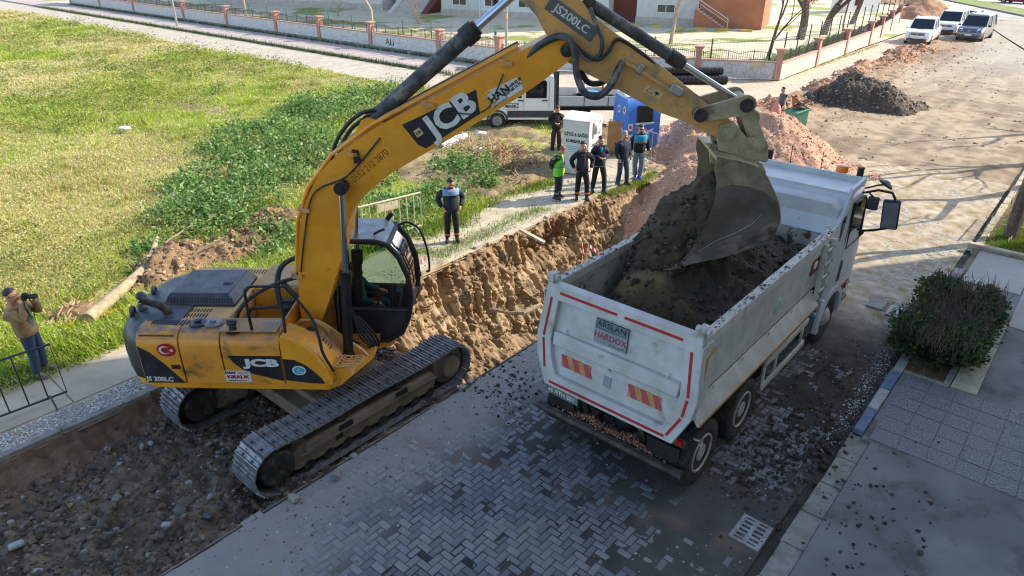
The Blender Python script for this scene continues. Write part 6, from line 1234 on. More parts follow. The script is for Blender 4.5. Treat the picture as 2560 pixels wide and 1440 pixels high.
MB().hexa([(6.98, -1.13, 2.3), (7.24, -1.13, 2.3), (7.24, 1.13, 2.3), (6.98, 1.13, 2.3), (6.9, -1.05, 2.95), (6.99, -1.05, 2.95), (6.99, 1.05, 2.95), (6.9, 1.05, 2.95)]).build('windscreen', mt['skyglass'], cab)
b = MB(); b.box((7.1, 0, .7), (.6, 2.3, .5)); b.build('front_bumper', mt['bedhead'], tk, bev=.06, seg=2)
b = MB(); b.box((6.72, -1.15, .62), (.5, .2, .08)).box((6.72, -1.18, .95), (.5, .14, .06)); b.build('cab_step', mt['greyplast'], tk, bev=.01); MB().box((6.6, -1.26, 1.0), (.06, .03, .12)).build('side_marker', mt['redlamp'], tk)
MB().tube((5.05, -1.02, .85), (5.05, -1.02, 1.5), .19, n=20).build('air_filter', mt['black'], tk); b = MB(); b.box((4.9, -.95, .78), (.5, .5, .5)); b.build('battery_box', mt['greyplast'], tk, bev=.02)
b = MB(); b.hexa([(5.18, -1.25, .72), (5.34, -1.25, .6), (5.34, -.95, .6), (5.18, -.95, .72), (5.26, -1.25, 1.18), (5.42, -1.25, 1.12), (5.42, -.95, 1.12), (5.26, -.95, 1.18)]); b.build('mudguard_rear_flap', mt['bedhead'], tk, bev=.02)
MB().ball((4.72, -1.26, 1.08), .07, 10, 8).build('reservoir_cap', M('blue_cap', lin(50, 110, 170), None, rough=.5), tk)
# mirrors
b = MB(frame((6.98, -1.66, 2.5), R(8), R(-6))); b.box((0, 0, 0), (.14, .3, .58)); mr = b.build('mirror', mt['black'], tk, bev=.04, seg=3); MB(frame((6.905, -1.67, 2.5), R(8), R(-6))).box((0, 0, 0), (.012, .25, .52)).build('mirror_glass', mt['chrome'], mr)
MB().path([(6.9, -1.15, 2.85), (6.98, -1.35, 2.92), (6.98, -1.6, 2.92), (6.98, -1.68, 2.8)], .025, 8).build('mirror_arm', mt['black'], tk); MB().path([(6.95, -1.2, 2.05), (6.98, -1.45, 2.12), (6.98, -1.66, 2.22)], .025, 8).build('mirror_arm', mt['black'], tk)
MB().ball((6.95, -1.22, 2.03), .07, 10, 8).build('mirror_mount', mt['black'], tk)
b = MB(frame((6.75, -1.36, 2.72), R(10))); b.box((0, 0, 0), (.09, .2, .26)); b.build('mirror', mt['greyplast'], tk, bev=.03, seg=2); MB().path([(6.7, -1.15, 2.9), (6.72, -1.25, 2.92), (6.75, -1.36, 2.83)], .018, 6).build('mirror_arm', mt['black'], tk)
b = MB(frame((7.25, -1.38, 2.95), R(20), R(30))); b.lathe([(.02, .0), (.15, .02), (.14, .05), (.04, .1)], 18); b.build('kerb_mirror', mt['black'], tk); MB().path([(6.98, -1.1, 2.9), (7.1, -1.3, 2.98), (7.25, -1.38, 2.97)], .018, 6).build('mirror_arm', mt['black'], tk)
b = MB(); b.lathe([(.11, 3.25), (.11, 3.32), (.09, 3.37), (.02, 3.38)], 18, Matrix.Translation((6.6, -.72, 0))); b.build('beacon', mt['orange_lamp'], tk); MB().lathe([(.06, 3.05), (.06, 3.25)], 12, Matrix.Translation((6.6, -.72, 0))).build('beacon_stand', mt['black'], tk)
for y, z1 in ((.7, 3.42), (-.35, 3.6), (.25, 3.6), (-1.05, 3.4)):
    b = MB()
    if z1 > 3.5: b.tube((6.55, y, 3.05), (6.5, y, z1), .008, n=6)
    else: b.lathe([(.06, 3.0), (.06, z1)], 12, Matrix.Translation((6.6, y, 0)))
    b.build('aerial' if z1 > 3.5 else 'air_horn', mt['black'], tk)
# ---- soil load (rests in the bed)
def load_f(x, y):
    h = 1.98 + .26*sstep(.2, 3.2, x) + .42*np.exp(-((x - 2.2)/.8)**2 - ((y - .55)/.55)**2) + .55*np.exp(-((x - 3.35)/1.25)**2 - ((y - .25)/.95)**2) + .22*np.exp(-((x - 1.7)/.7)**2 - ((y - .5)/.6)**2)
    h = h - .22*sstep(.75, 1.12, np.abs(y)) + .07*fbm(x*2, y*2, 0, 4, 501) + .05*fbm(x*6, y*6, 0, 3, 511, .6)
    c, s_ = math.cos(YAW), math.sin(YAW); bx_, by_, _ = S(7.1, 4.25); return bx_ + c*x - s_*y, by_ + s_*x + c*y, h
def load_c(x, y, P):
    n = fbm(x*1.1, y*1.1, 0, 4, 521)[:, None]; n2 = fbm(x*7, y*7, 0, 3, 522)[:, None]
    c = L3((76, 64, 50)) + (L3((54, 46, 38)) - L3((76, 64, 50)))*np.clip(.5 + .7*n2, 0, 1); s_ = sstep(.1, .6, fbm(x*.9 + 1.7, y*.7, 0, 3, 523))[:, None]
    return c + (L3((138, 116, 78)) - c)*s_*.8
ld = grid_mesh('soil_load', np.arange(.2, 5.06, .045), np.arange(-1.12, 1.125, .045), load_f, mt['attr_soil'], colf=load_c); tag(ld, 'dark soil heaped inside the bed of the white tipper', 'soil')
rng = np.random.default_rng(31); n = 2200; x = rng.uniform(.25, 5, n); y = rng.uniform(-1.05, 1.05, n); X, Y, Z = load_f(x, y)
tag(rocks('load_clods', np.stack([X, Y, Z], 1), .012 + .06*rng.random(n)**4, L3((66, 56, 45), (52, 45, 38), (84, 70, 54)), mt['attr_rock'], seed=41), 'loose clods on the soil in the tipper bed', 'soil clods', kind='stuff')
# soil sliding out of the bucket
def blob(name, C, ax, rads, seed, cols, amp=.22, res=(90, 60)):
    th = np.linspace(0, 2*math.pi, res[0] + 1)[:-1]; ph = np.linspace(.02, math.pi - .02, res[1])
    T_, P_ = np.meshgrid(th, ph, indexing='ij'); d_ = np.stack([np.sin(P_)*np.cos(T_), np.sin(P_)*np.sin(T_), np.cos(P_)], -1)
    q = d_*np.array(rads); n1 = fbm(q[..., 0]*1.8 + seed, q[..., 1]*1.8, q[..., 2]*1.8, 4, 531); n2 = fbm(q[..., 0]*7, q[..., 1]*7, q[..., 2]*7, 3, 541, .65)
    q = q*(1 + amp*n1 + .10*n2)[..., None]; a = Vector(ax).normalized(); s1_ = a.orthogonal().normalized() if abs(a.y) > .9 else Vector((0, 1, 0)); s2_ = a.cross(s1_).normalized(); s1_ = s2_.cross(a)
    W = q[..., 0:1]*np.array(s2_) + q[..., 1:2]*np.array(s1_) + q[..., 2:3]*np.array(a) + np.array(C)
    n_, k_ = T_.shape; i = np.arange(n_)[:, None]; j = np.arange(k_ - 1)[None]
    F = np.stack([i*k_ + j, ((i+1) % n_)*k_ + j, ((i+1) % n_)*k_ + j + 1, i*k_ + j + 1], -1).reshape(-1, 4)
    cc = L3(cols[0]) + (L3(cols[1]) - L3(cols[0]))*np.clip(.5 + .7*n2.reshape(-1, 1), 0, 1)
    return np_mesh(name, W.reshape(-1, 3), F, mt['attr_soil'], col=cc)
exM = frame((EC[0], EC[1], EZ), PSI)
def EW(a, b, off): return exM @ Vector(E3(a, b, off))
C_ = EW(1695, 590, .05); ax = EW(1810, 470, .05) - EW(1600, 690, .05)
tag(blob('bucket_soil', C_, ax, (.50, .56, 1.12), 3, ((88, 75, 58), (60, 52, 42))), 'dark wet soil sliding out of the excavator bucket', 'soil')
n = 3200; q = rng.normal(size=(n, 3)); q /= np.linalg.norm(q, axis=1)[:, None]; a_ = ax.normalized(); s1_ = Vector((0, 1, 0)); s2_ = a_.cross(s1_).normalized()
W = np.outer(q[:, 0]*.52, s2_) + np.outer(q[:, 1]*.58, s1_) + np.outer(q[:, 2]*1.14, a_) + np.array(C_)
tag(rocks('bucket_clods', W, .006 + .05*rng.random(n)**5, L3((70, 60, 48), (54, 47, 40), (90, 76, 58)), mt['attr_rock'], seed=43), 'loose clods tumbling off the bucket load', 'soil clods', kind='stuff')
# crumbs on bumper bar and ledge, on rails
n = 700; x = rng.normal(.04, .04, n); y = np.concatenate([rng.normal(.35, .25, n//2), rng.normal(-.35, .22, n - n//2)]); z = .62 + .10*np.exp(-((np.abs(y) - .35)/.2)**2)*rng.random(n)
c, s_ = math.cos(YAW), math.sin(YAW); bx_, by_, _ = S(7.1, 4.25)
tag(rocks('bumper_gravel', np.stack([bx_ + c*x - s_*y, by_ + s_*x + c*y, z], 1), .008 + .018*rng.random(n), L3((158, 108, 84), (138, 94, 74), (176, 130, 106)), mt['attr_rock'], seed=44), 'reddish gravel resting on the truck rear bumper bar', 'gravel', kind='stuff')
n = 650; x = rng.uniform(.15, 5, n); y = np.where(rng.random(n) < .5, rng.uniform(-1.27, -1.14, n), rng.uniform(1.14, 1.27, n)); z = np.full(n, 2.725)
tag(rocks('rail_crumbs', np.stack([bx_ + c*x - s_*y, by_ + s_*x + c*y, z], 1), .005 + .022*rng.random(n)**4, L3((90, 80, 68), (110, 100, 88), (140, 132, 122)), mt['attr_rock'], seed=45), 'soil crumbs along the rims of the tipper bed', 'soil clods', kind='stuff')
# ================================================================ people
def cloth(name, c, c2=None): return M(name, c, c2 or tuple(k*.8 for k in c[:3]) + (1,), 9, .85, bump=.25, bs=22)
SKIN = M('skin', lin(196, 146, 118), lin(184, 130, 102), 12, .55)
HAIRD, HAIRB, HAIRG = M('hair_dark', lin(38, 30, 26), None, rough=.6), M('hair_brown', lin(120, 72, 44), None, rough=.6), M('hair_grey', lin(150, 142, 134), None, rough=.6)
SHOE = M('shoe_dark', lin(44, 42, 42), None, rough=.6)
def skin_obj(name, mat, parent, nodes, edges, sub=2):
    me = bpy.data.meshes.new(name); me.from_pydata([n_[0] for n_ in nodes], edges, []); me.materials.append(mat)
    o = bpy.data.objects.new(name, me); link(o, parent)
    md = o.modifiers.new('skin', 'SKIN'); md.use_smooth_shade = True; md.branch_smoothing = .3
    for i, n_ in enumerate(nodes): sv_ = me.skin_vertices[0].data[i]; sv_.radius = (n_[1], n_[2] if len(n_) > 2 else n_[1]); sv_.use_root = (i == 0); sv_.use_loose = False
    sb = o.modifiers.new('sub', 'SUBSURF'); sb.levels = sub; sb.render_levels = sub
    return o
def hand(parent, wr, d_, n_, side, curl=.5):
    wr, d_, n_ = Vector(wr), Vector(d_).normalized(), Vector(n_).normalized(); s_ = d_.cross(n_).normalized()*side
    b = MB(); T = Matrix((s_, n_, d_)).transposed().to_4x4(); b.ball(wr + d_*.05, (.042, .018, .055), 8, 6, 0, T)
    for k, L_ in enumerate((.07, .08, .075, .06)):
        p = wr + d_*.09 + s_*(.028 - .019*k); q = p + (d_*math.cos(curl) + n_*math.sin(curl))*L_*.5; r_ = q + (d_*math.cos(curl*2.2) + n_*math.sin(curl*2.2))*L_*.5; b.path([p, q, r_], [.009, .0085, .006], 6)
    p = wr + d_*.03 + s_*.035; q = p + (s_*.7 + d_*.7)*.035; b.path([p, q, q + (d_*.8 + n_*.5)*.03], [.011, .01, .007], 6)
    return b.build('hand', SKIN, parent)
def person(label, loc, face, H, jk, tr, hair, pose={}, shoe=None, band=None, gaze=(0, 0), fat=1.0, hem=.86, sit=False, extra=None, beard=False, hood=False):
    t = thing('person', label, 'person', loc, face); k = H/1.75
    J = dict(pel=(0, 0, .95), sp=(.01, 0, 1.1), ch=(.0, 0, 1.28), nb=(-.01, 0, 1.45), nk=(.01, 0, 1.51), hipL=(0, .09, .92), hipR=(0, -.09, .92), knL=(.03, .11, .5), knR=(.03, -.11, .5), anL=(-.02, .13, .09), anR=(-.02, -.13, .09),
             shL=(-.01, .2, 1.38), shR=(-.01, -.2, 1.38), elL=(-.04, .27, 1.15), elR=(-.04, -.27, 1.15), wrL=(.08, .27, .92), wrR=(.08, -.27, .92)); J.update(pose)
    V_ = {a: Vector(b)*k for a, b in J.items()}
    # head axes
    gy, gp = gaze; hd = Vector((math.cos(gp)*math.cos(gy), math.cos(gp)*math.sin(gy), math.sin(gp))); hs = Vector((-math.sin(gy), math.cos(gy), 0)); hu = hd.cross(hs)
    jaw = V_['nk'] + hu*.065*k + hd*.035*k; sk = V_['nk'] + hu*.145*k + hd*.012*k; top = sk + hu*.055*k
    f = fat
    nodes = [(V_['pel'], .08*k), (V_['sp'], .07*k), (V_['ch'], .07*k), (V_['nb'], .062*k), (V_['nk'], .062*k), (jaw, .084*k, .086*k), (sk, .104*k, .112*k), (top, .07*k, .08*k), (jaw + hd*.1*k + hu*.035*k, .014*k)]
    edges = [(0, 1), (1, 2), (2, 3), (3, 4), (4, 5), (5, 6), (6, 7), (5, 8)]
    for s_ in 'LR':
        a = len(nodes); nodes += [(V_['sh' + s_], .035*k), (V_['el' + s_], .03*k), (V_['wr' + s_], .028*k)]; edges += [(3, a), (a, a + 1), (a + 1, a + 2)]
        a = len(nodes); nodes += [(V_['hip' + s_], .05*k), (V_['kn' + s_], .045*k), (V_['an' + s_], .04*k)]; edges += [(0, a), (a, a + 1), (a + 1, a + 2)]
    skin_obj('body', SKIN, t, nodes, edges)
    # jacket
    hemv = V_['pel'] + (V_['pel'] - V_['sp'])*((.95 - hem)/.15)
    nodes = [(hemv, .2*k*f, .17*k*f), (V_['pel'], .2*k*f, .165*k*f), (V_['sp'], .19*k*f, .155*k*f), (V_['ch'], .2*k*f, .165*k*f), (V_['ch'].lerp(V_['nb'], .6), .19*k*f, .14*k*f), (V_['nb'] + Vector((0, 0, .0))*k, .11*k, .1*k), (V_['nb'] + Vector((0, 0, .04))*k, .082*k)]
    edges = [(0, 1), (1, 2), (2, 3), (3, 4), (4, 5), (5, 6)]
    for s_ in 'LR':
        a = len(nodes); w1 = V_['wr' + s_]; e1 = V_['el' + s_]; nodes += [(V_['sh' + s_], .105*k), (V_['sh' + s_].lerp(e1, .5), .09*k), (e1, .08*k), (e1.lerp(w1, .5), .068*k), (e1.lerp(w1, .95), .056*k)]; edges += [(4, a)] + [(a + i, a + i + 1) for i in range(4)]
    jo = skin_obj('jacket', jk, t, nodes, edges)
    # trousers
    nodes = [(V_['pel'] + Vector((0, 0, .04))*k, .165*k*f, .14*k), (V_['pel'], .16*k*f, .135*k)]; edges = [(0, 1)]
    for s_ in 'LR':
        a = len(nodes); h_, n_, an = V_['hip' + s_], V_['kn' + s_], V_['an' + s_]; nodes += [(h_ + (n_ - h_)*.12, .115*k*f), (h_.lerp(n_, .55), .104*k), (n_, .086*k), (n_.lerp(an, .55), .082*k), (n_.lerp(an, .97), .076*k)]; edges += [(1, a)] + [(a + i, a + i + 1) for i in range(4)]
    to = skin_obj('trousers', tr, t, nodes, edges)
    for s_, sg in (('L', 1), ('R', -1)):
        an = V_['an' + s_]; b = MB(frame((an.x, an.y, an.z - .085*k), sg*.15)); sh_ = [[(x, y*w_, z) for x, y, z in ((-.09, -.035, 0), (-.02, -.04, 0), (.08, -.046, 0), (.15, -.042, 0), (.19, -.02, 0), (.19, .02, 0), (.15, .042, 0), (.08, .046, 0), (-.02, .04, 0), (-.09, .035, 0))] for w_ in (1,)][0]
        b.loft([[(x*k, y*k, 0) for x, y, z in sh_], [(x*k, y*k*1.05, .035*k) for x, y, z in sh_], [(x*k*.95, y*k*.95, .07*k) for x, y, z in sh_[:]], [(x*k*.45 - .02*k, y*k*.8, .11*k) for x, y, z in sh_]]); b.build('shoe', shoe or SHOE, t, ang=60)
        if band:
            p = V_['kn' + s_].lerp(an, .62); q = V_['kn' + s_].lerp(an, .74); MB().tube(p, q, .078*k, n=14).build('reflective_band', band, to)
        el, wr = V_['el' + s_], V_['wr' + s_]; d_ = (wr - el); hand(t, wr - d_.normalized()*.01, d_, V_['pel'] - wr if abs(d_.normalized().z) > .5 else Vector((0, 0, -1)), -sg, .55)
    # hair cap, ears, eyes
    Th = Matrix((hd, hs, hu)).transposed().to_4x4(); c = sk + hu*.012*k - hd*.014*k; vs, fs = [], []
    nU, nV = 16, 7
    for i in range(nV):
        ph = math.pi*.52*i/(nV - 1)
        for j in range(nU):
            th = 2*math.pi*j/nU; low = 1.0 if math.cos(th) < .2 else .62; p_ = ph*low if i > 0 else 0.0
            vs.append(c + (hd*(math.sin(p_)*math.cos(th)*.112) + hs*(math.sin(p_)*math.sin(th)*.098) + hu*(math.cos(p_)*.112))*k)
    fs = [(i*nU + j, i*nU + (j+1) % nU, (i+1)*nU + (j+1) % nU, (i+1)*nU + j) for i in range(nV - 1) for j in range(nU)]
    MB().add(vs, fs).build('hair', hair, t, ang=80)
    b = MB()
    for s_ in (-1, 1): b.ball(sk - hu*.025*k + hs*s_*.088*k - hd*.01*k, (.018*k, .008*k, .03*k), 8, 6, 0, Th)
    b.build('ears', SKIN, t)
    b = MB()
    for s_ in (-1, 1): b.ball(sk - hu*.018*k + hs*s_*.032*k + hd*.085*k, (.008*k, .014*k, .007*k), 6, 5, 0, Th); b.box(sk + hu*.006*k + hs*s_*.032*k + hd*.09*k, (.008*k, .034*k, .008*k), 0, Th)
    b.box(jaw + hd*.07*k - hu*.012*k, (.008*k, .045*k, .008*k), 0, Th); b.build('facial_features', HAIRD, t)
    if beard: MB().ball(jaw + hd*.02*k - hu*.03*k, (.06*k, .062*k, .045*k), 10, 8, 0, Th).build('beard', hair, t)
    t['_'] = 0; del t['_']
    return t, V_, (hd, hs, hu, sk, jaw), jo, k
ORB = M('reflective_orange', lin(226, 120, 80), None, rough=.5); GRB = M('reflective_grey', lin(130, 140, 150), None, rough=.4)
NAVY, BLACK, DKGREY, JEANS, JEANSL, KHAKI = cloth('navy_cloth', lin(36, 44, 64)), cloth('black_cloth', lin(27, 28, 31)), cloth('charcoal_cloth', lin(46, 46, 52)), cloth('denim', lin(52, 72, 100)), cloth('pale_denim', lin(112, 134, 156)), cloth('khaki_cloth', lin(160, 130, 88), lin(138, 110, 72))
LBLUE, TEAL, HIVIS = cloth('light_blue_cloth', lin(128, 160, 196)), cloth('turquoise_cloth', lin(40, 150, 190)), M('hi_vis_green', lin(120, 235, 50), lin(104, 214, 44), 8, .7)
def yoke(t, V_, k, mat, z0, z1, fat=1.0, name='yoke', rx=.232, ry=.172):
    c = V_['ch']; b = MB(); n_ = 20
    rings = [[(c.x + ry*k*s_*math.cos(2*math.pi*j/n_), rx*k*s_*fat*math.sin(2*math.pi*j/n_), z*k) for j in range(n_)] for z, s_ in ((z0, 1.0), ((z0 + z1)/2, 1.02), (z1 - .03, .93), (z1, .72))]
    return b.loft(rings, caps=False).build(name, mat, t)
def phone(label, p, rz=0.0): tg_ = MB(frame(p, rz, R(-30))).box((0, 0, 0), (.01 + .065, .15, .012)).build('phone', mt['black'], None, bev=.006); return tag(tg_, label, 'phone')
def W(t, v_): return Matrix.Translation(t.location) @ Matrix.Rotation(t.rotation_euler.z, 4, 'Z') @ Vector(v_)
# photographer
gp_ = G(108, 935, .05); cam_pose = dict(elR=(.12, -.24, 1.2), wrR=(.16, -.05, 1.53), elL=(.2, .2, 1.22), wrL=(.27, .05, 1.52), pel=(0, 0, .95), ch=(-.06, 0, 1.28), nb=(-.08, 0, 1.45), nk=(-.06, 0, 1.51), shL=(-.06, .2, 1.38), shR=(-.06, -.2, 1.38), sp=(-.02, 0, 1.1))
t, V_, Hd, jo, k = person('person in khaki jacket and jeans taking a photo with a camera', tuple(gp_), R(5), 1.76, KHAKI, JEANS, HAIRD, cam_pose, M('shoe_taupe', lin(120, 108, 96), None, rough=.7), fat=1.12, hem=.82)
b = MB(frame(W(t, (.19*k, 0, 1.6*k)), t.rotation_euler.z)); b.box((-.02, 0, 0), (.07, .13, .095)); b.box((-.02, 0, .055), (.06, .06, .03)); cb2 = thing('camera_body', 'black camera with lens held up by the khaki jacket photographer', 'camera'); b.build('camera_housing', mt['black'], cb2, bev=.008); b = MB(frame(W(t, (.19*k, 0, 1.6*k)), t.rotation_euler.z)); b.path([(.01, 0, 0), (.09, 0, 0), (.1, 0, 0), (.17, 0, .0)], [.042, .042, .046, .046], 14); b.build('lens', mt['black'], cb2); MB(frame(W(t, (.19*k, 0, 1.6*k)), t.rotation_euler.z)).path([(-.02, -.07, .0), (.02, -.14, -.15), (.02, -.1, -.35), (.0, .02, -.42), (-.0, .1, -.25), (-.02, .07, 0)], .01, 6).build('strap', mt['black'], cb2)
MB().tube((.06*k, 0, .95*k), (.07*k, .0, 1.4*k), .1*k, n=12).build('shirt', cloth('grey_green_shirt', lin(112, 132, 120)), t)
b = MB(); hd, hs, hu, sk, jaw = Hd; b.path([sk + hs*.09*k - hu*.015*k, sk + hs*.06*k + hd*.1*k - hu*.02*k, sk - hs*.06*k + hd*.1*k - hu*.02*k, sk - hs*.09*k - hu*.015*k], .005, 5); b.build('glasses', mt['black'], t)
pock = dict(elL=(-.1, .33, 1.16), elR=(-.1, -.33, 1.16), wrL=(.1, .24, .98), wrR=(.1, -.24, .98))
# man by the metal barrier
t, V_, Hd, jo, k = person('person in navy jacket with light blue yoke standing by the pale barrier', tuple(G(1131, 603, .05)), R(-78), 1.78, NAVY, BLACK, HAIRD, pock, SHOE, ORB, gaze=(.1, -.5), fat=1.1, hem=.8, beard=True); yoke(t, V_, k, LBLUE, 1.3, 1.46, 1.05)
# phone man behind the white box
hold = dict(elL=(-.02, .25, 1.15), elR=(-.02, -.25, 1.15), wrL=(.24, .06, 1.14), wrR=(.24, -.06, 1.14))
t, V_, Hd, jo, k = person('person in black jacket looking down at a phone behind the donation box', tuple(G(1389, 383, .08)), R(-85), 1.8, BLACK, DKGREY, HAIRD, hold, gaze=(0, -.55)); MB().tube((.07*k, 0, 1.0*k), (.08*k, 0, 1.38*k), .085*k, n=12).build('shirt', DKGREY, t); phone('phone held by the person behind the donation box', W(t, (.36*k, 0, 1.16*k)), t.rotation_euler.z)
# five men at the trench edge
t, V_, Hd, jo, k = person('person in lime green safety vest with hands behind the back', tuple(G(1394, 496, .05)), R(-25), 1.7, DKGREY, NAVY, HAIRB, dict(elL=(-.14, .28, 1.17), elR=(-.16, -.28, 1.17), wrL=(-.2, .06, .98), wrR=(-.2, -.06, .98), nk=(.06, 0, 1.49), nb=(.02, 0, 1.45)), SHOE, GRB, gaze=(-.5, -.55))
vest = MB(); n_ = 20; vest.loft([[(.155*k*s_*math.cos(2*math.pi*j/n_), .205*k*s_*math.sin(2*math.pi*j/n_), z*k) for j in range(n_)] for z, s_ in ((.78, 1.06), (.95, 1.04), (1.12, .98), (1.3, 1.0), (1.42, .85), (1.47, .55))], caps=False); vo = vest.build('safety_vest', HIVIS, t)
vb = MB(); vb.loft([[(.158*k*1.0*math.cos(2*math.pi*j/n_), .209*k*math.sin(2*math.pi*j/n_), z*k) for j in range(n_)] for z in (1.04, 1.1)], caps=False); vb.build('reflective_stripe', GRB, vo)
for s_ in (-1, 1):
    for f_ in (-1, 1): MB().path([(f_*.165*k, s_*.1*k, 1.08*k), (f_*.165*k, s_*.1*k, 1.3*k), (f_*.12*k, s_*.1*k, 1.44*k)], .02, 4).build('reflective_stripe', GRB, vo)
MB().box((.166*k, 0, .92*k), (.01, .2*k, .14*k)).build('vest_pocket', M('hi_vis_yellow', lin(200, 240, 60), None, rough=.6), vo)
t, V_, Hd, jo, k = person('person in long black open parka with orange ankle bands', tuple(G(1452, 498, .05)), R(-86), 1.8, BLACK, BLACK, HAIRD, dict(pock, anL=(.06, .17, .09), knL=(.08, .15, .5), anR=(-.05, -.12, .09)), SHOE, ORB, hem=.72, fat=1.05, beard=False); MB().tube((.09*k, 0, .9*k), (.09*k, 0, 1.4*k), .075*k, n=12).build('shirt', cloth('navy_shirt', lin(40, 46, 66)), t); MB().path([(-.1*k, -.14*k, 1.42*k), (-.17*k, 0, 1.45*k), (-.1*k, .14*k, 1.42*k)], .05*k, 8).build('hood', BLACK, t)
t, V_, Hd, jo, k = person('person in navy work jacket holding a phone at the trench edge', tuple(G(1494, 480, .05)), R(-75), 1.8, NAVY, DKGREY, HAIRD, dict(hold, anL=(.12, .16, .09), knL=(.12, .14, .5), anR=(-.1, -.14, .09), knR=(-.02, -.12, .5)), SHOE, gaze=(-.2, -.15), hem=.8, fat=1.05); MB().tube((.07*k, 0, 1.2*k), (.06*k, 0, 1.42*k), .06*k, n=12).build('shirt', TEAL, t); phone('phone held by the person in navy work jacket', W(t, (.36*k, 0, 1.16*k)), t.rotation_euler.z)
for z in (.84,): n_ = 20; MB().loft([[(.145*k*math.cos(2*math.pi*j/n_), .19*k*math.sin(2*math.pi*j/n_), zz*k) for j in range(n_)] for zz in (z, z + .03)], caps=False).build('reflective_stripe', GRB, t)
t, V_, Hd, jo, k = person('grey haired person in navy coat and jeans at the trench edge', tuple(G(1552, 461, .05)), R(-55), 1.76, NAVY, cloth('dark_denim', lin(58, 78, 98)), HAIRG, dict(wrL=(.06, .27, .9), wrR=(.1, -.27, .9), anL=(.14, .12, .09), knL=(.12, .11, .5)), M('shoe_navy', lin(44, 56, 80), None, rough=.6), gaze=(-.3, -.05), fat=1.12, hem=.84)
t, V_, Hd, jo, k = person('person in turquoise and black jacket with sunglasses and pale jeans', tuple(G(1592, 447, .05)), R(-88), 1.82, BLACK, JEANSL, HAIRD, dict(anL=(.02, .07, .09), anR=(-.02, -.07, .09), wrL=(.04, .29, .9), wrR=(.04, -.26, .9)), M('shoe_blue', lin(48, 84, 170), None, rough=.6), gaze=(0, -.1), hem=.86, beard=True); yoke(t, V_, k, TEAL, 1.24, 1.45, 1.0); yoke(t, V_, k, ORB, 1.205, 1.245, 1.0, 'reflective_stripe')
hd, hs, hu, sk, jaw = Hd; b = MB(); Th = Matrix((hd, hs, hu)).transposed().to_4x4()
for s_ in (-1, 1): b.ball(sk - hu*.015*k + hs*s_*.034*k + hd*.092*k, (.01*k, .03*k, .02*k), 8, 6, 0, Th)
b.path([sk + hs*.09*k - hu*.01*k, sk + hs*.06*k + hd*.09*k - hu*.01*k, sk - hs*.06*k + hd*.09*k - hu*.01*k, sk - hs*.09*k - hu*.01*k], .006, 5); b.build('sunglasses', mt['black'], t)
# boy with bag
t, V_, Hd, jo, k = person('child in grey hooded top carrying a pink bag beside the bin', tuple(G(1946, 306, .03)), R(188), 1.52, cloth('grey_hoodie', lin(84, 96, 112)), cloth('track_pants', lin(40, 40, 52)), HAIRD, dict(knL=(.16, .1, .52), anL=(.2, .1, .1), knR=(-.02, -.1, .5), anR=(-.25, -.1, .14), elL=(.08, .26, 1.16), wrL=(.25, .22, 1.0), elR=(-.08, -.26, 1.16), wrR=(-.2, -.25, 1.0)), gaze=(0, -.15))
for s_ in 'LR': MB().path([V_['hip' + s_] + Vector((0, .1*k if s_ == 'L' else -.1*k, -.05)), V_['kn' + s_] + Vector((0, .072*k if s_ == 'L' else -.072*k, 0)), V_['an' + s_] + Vector((0, .064*k if s_ == 'L' else -.064*k, .03))], .016, 5).build('white_stripe', mt['white_dec'], t)
bagc = W(t, (.36*k, .22*k, .72*k)); b = MB(); b.lathe([(.02, .36), (.06, .3), (.14, .18), (.2, 0), (.22, -.16), (.17, -.3), (.05, -.34)], 14, Matrix.Translation(bagc)); tag(b.build('plastic_bag', M('pink_bag', lin(220, 142, 128), lin(200, 120, 110), 6, .5, bump=.6, bs=10)), 'bulging pink plastic bag carried by the child', 'bag')
# operator in the cab
op = exM @ Vector((.62, .8, 1.06)); sit_ = dict(pel=(0, 0, .55), sp=(-.03, 0, .7), ch=(-.05, 0, .9), nb=(-.05, 0, 1.07), nk=(-.03, 0, 1.13), hipL=(.02, .1, .53), hipR=(.02, -.1, .53), knL=(.45, .14, .56), knR=(.45, -.14, .56), anL=(.55, .14, .13), anR=(.55, -.14, .13), shL=(-.05, .19, 1.03), shR=(-.05, -.19, 1.03), elL=(.08, .28, .78), elR=(.08, -.28, .78), wrL=(.34, .26, .74), wrR=(.34, -.26, .74))
person('excavator operator in teal work clothes sitting in the cab', tuple(op), PSI, 1.7, cloth('teal_work', lin(40, 84, 96)), cloth('teal_trousers', lin(36, 66, 82)), HAIRD, sit_, hem=.5)
# ================================================================ barriers
def barrier(label, A_, B_, h, mat, n_, lean=0.0, panel=None, feet=True, r_=.02, cat='barrier'):
    A_, B_ = Vector(A_), Vector(B_); d_ = (B_ - A_); L_ = d_.length; rz = math.atan2(d_.y, d_.x); t = thing('crowd_barrier', label, cat, tuple(A_), rz); T = rotm(rx=lean)
    z0 = .14
    b = MB(T); b.path([(0, 0, z0), (0, 0, h), (L_, 0, h), (L_, 0, z0), (0, 0, z0)], r_, 8); fr = b.build('frame', mat, t)
    for k in range(1, n_): x = L_*k/n_; MB(T).tube((x, 0, z0), (x, 0, h), r_*.6, n=6).build('bar', mat, t)
    if panel: MB(T).box((L_*panel[0], -.005, h - .16), (L_*panel[1], .012, .22)).build('sign_panel', panel[2], t)
    if feet:
        for x in (.25, L_ - .25): MB(T).path([(x, -.3, .02), (x, -.02, z0 + .02), (x, .02, z0 + .02), (x, .3, .02)], r_*.8, 6).build('foot', mat, t)
    return t
mt['navysteel'] = M('navy_steel', lin(36, 42, 58), lin(60, 56, 52), 9, .5); mt['palesteel'] = M('pale_painted_steel', lin(206, 196, 168), lin(180, 166, 136), 9, .6)
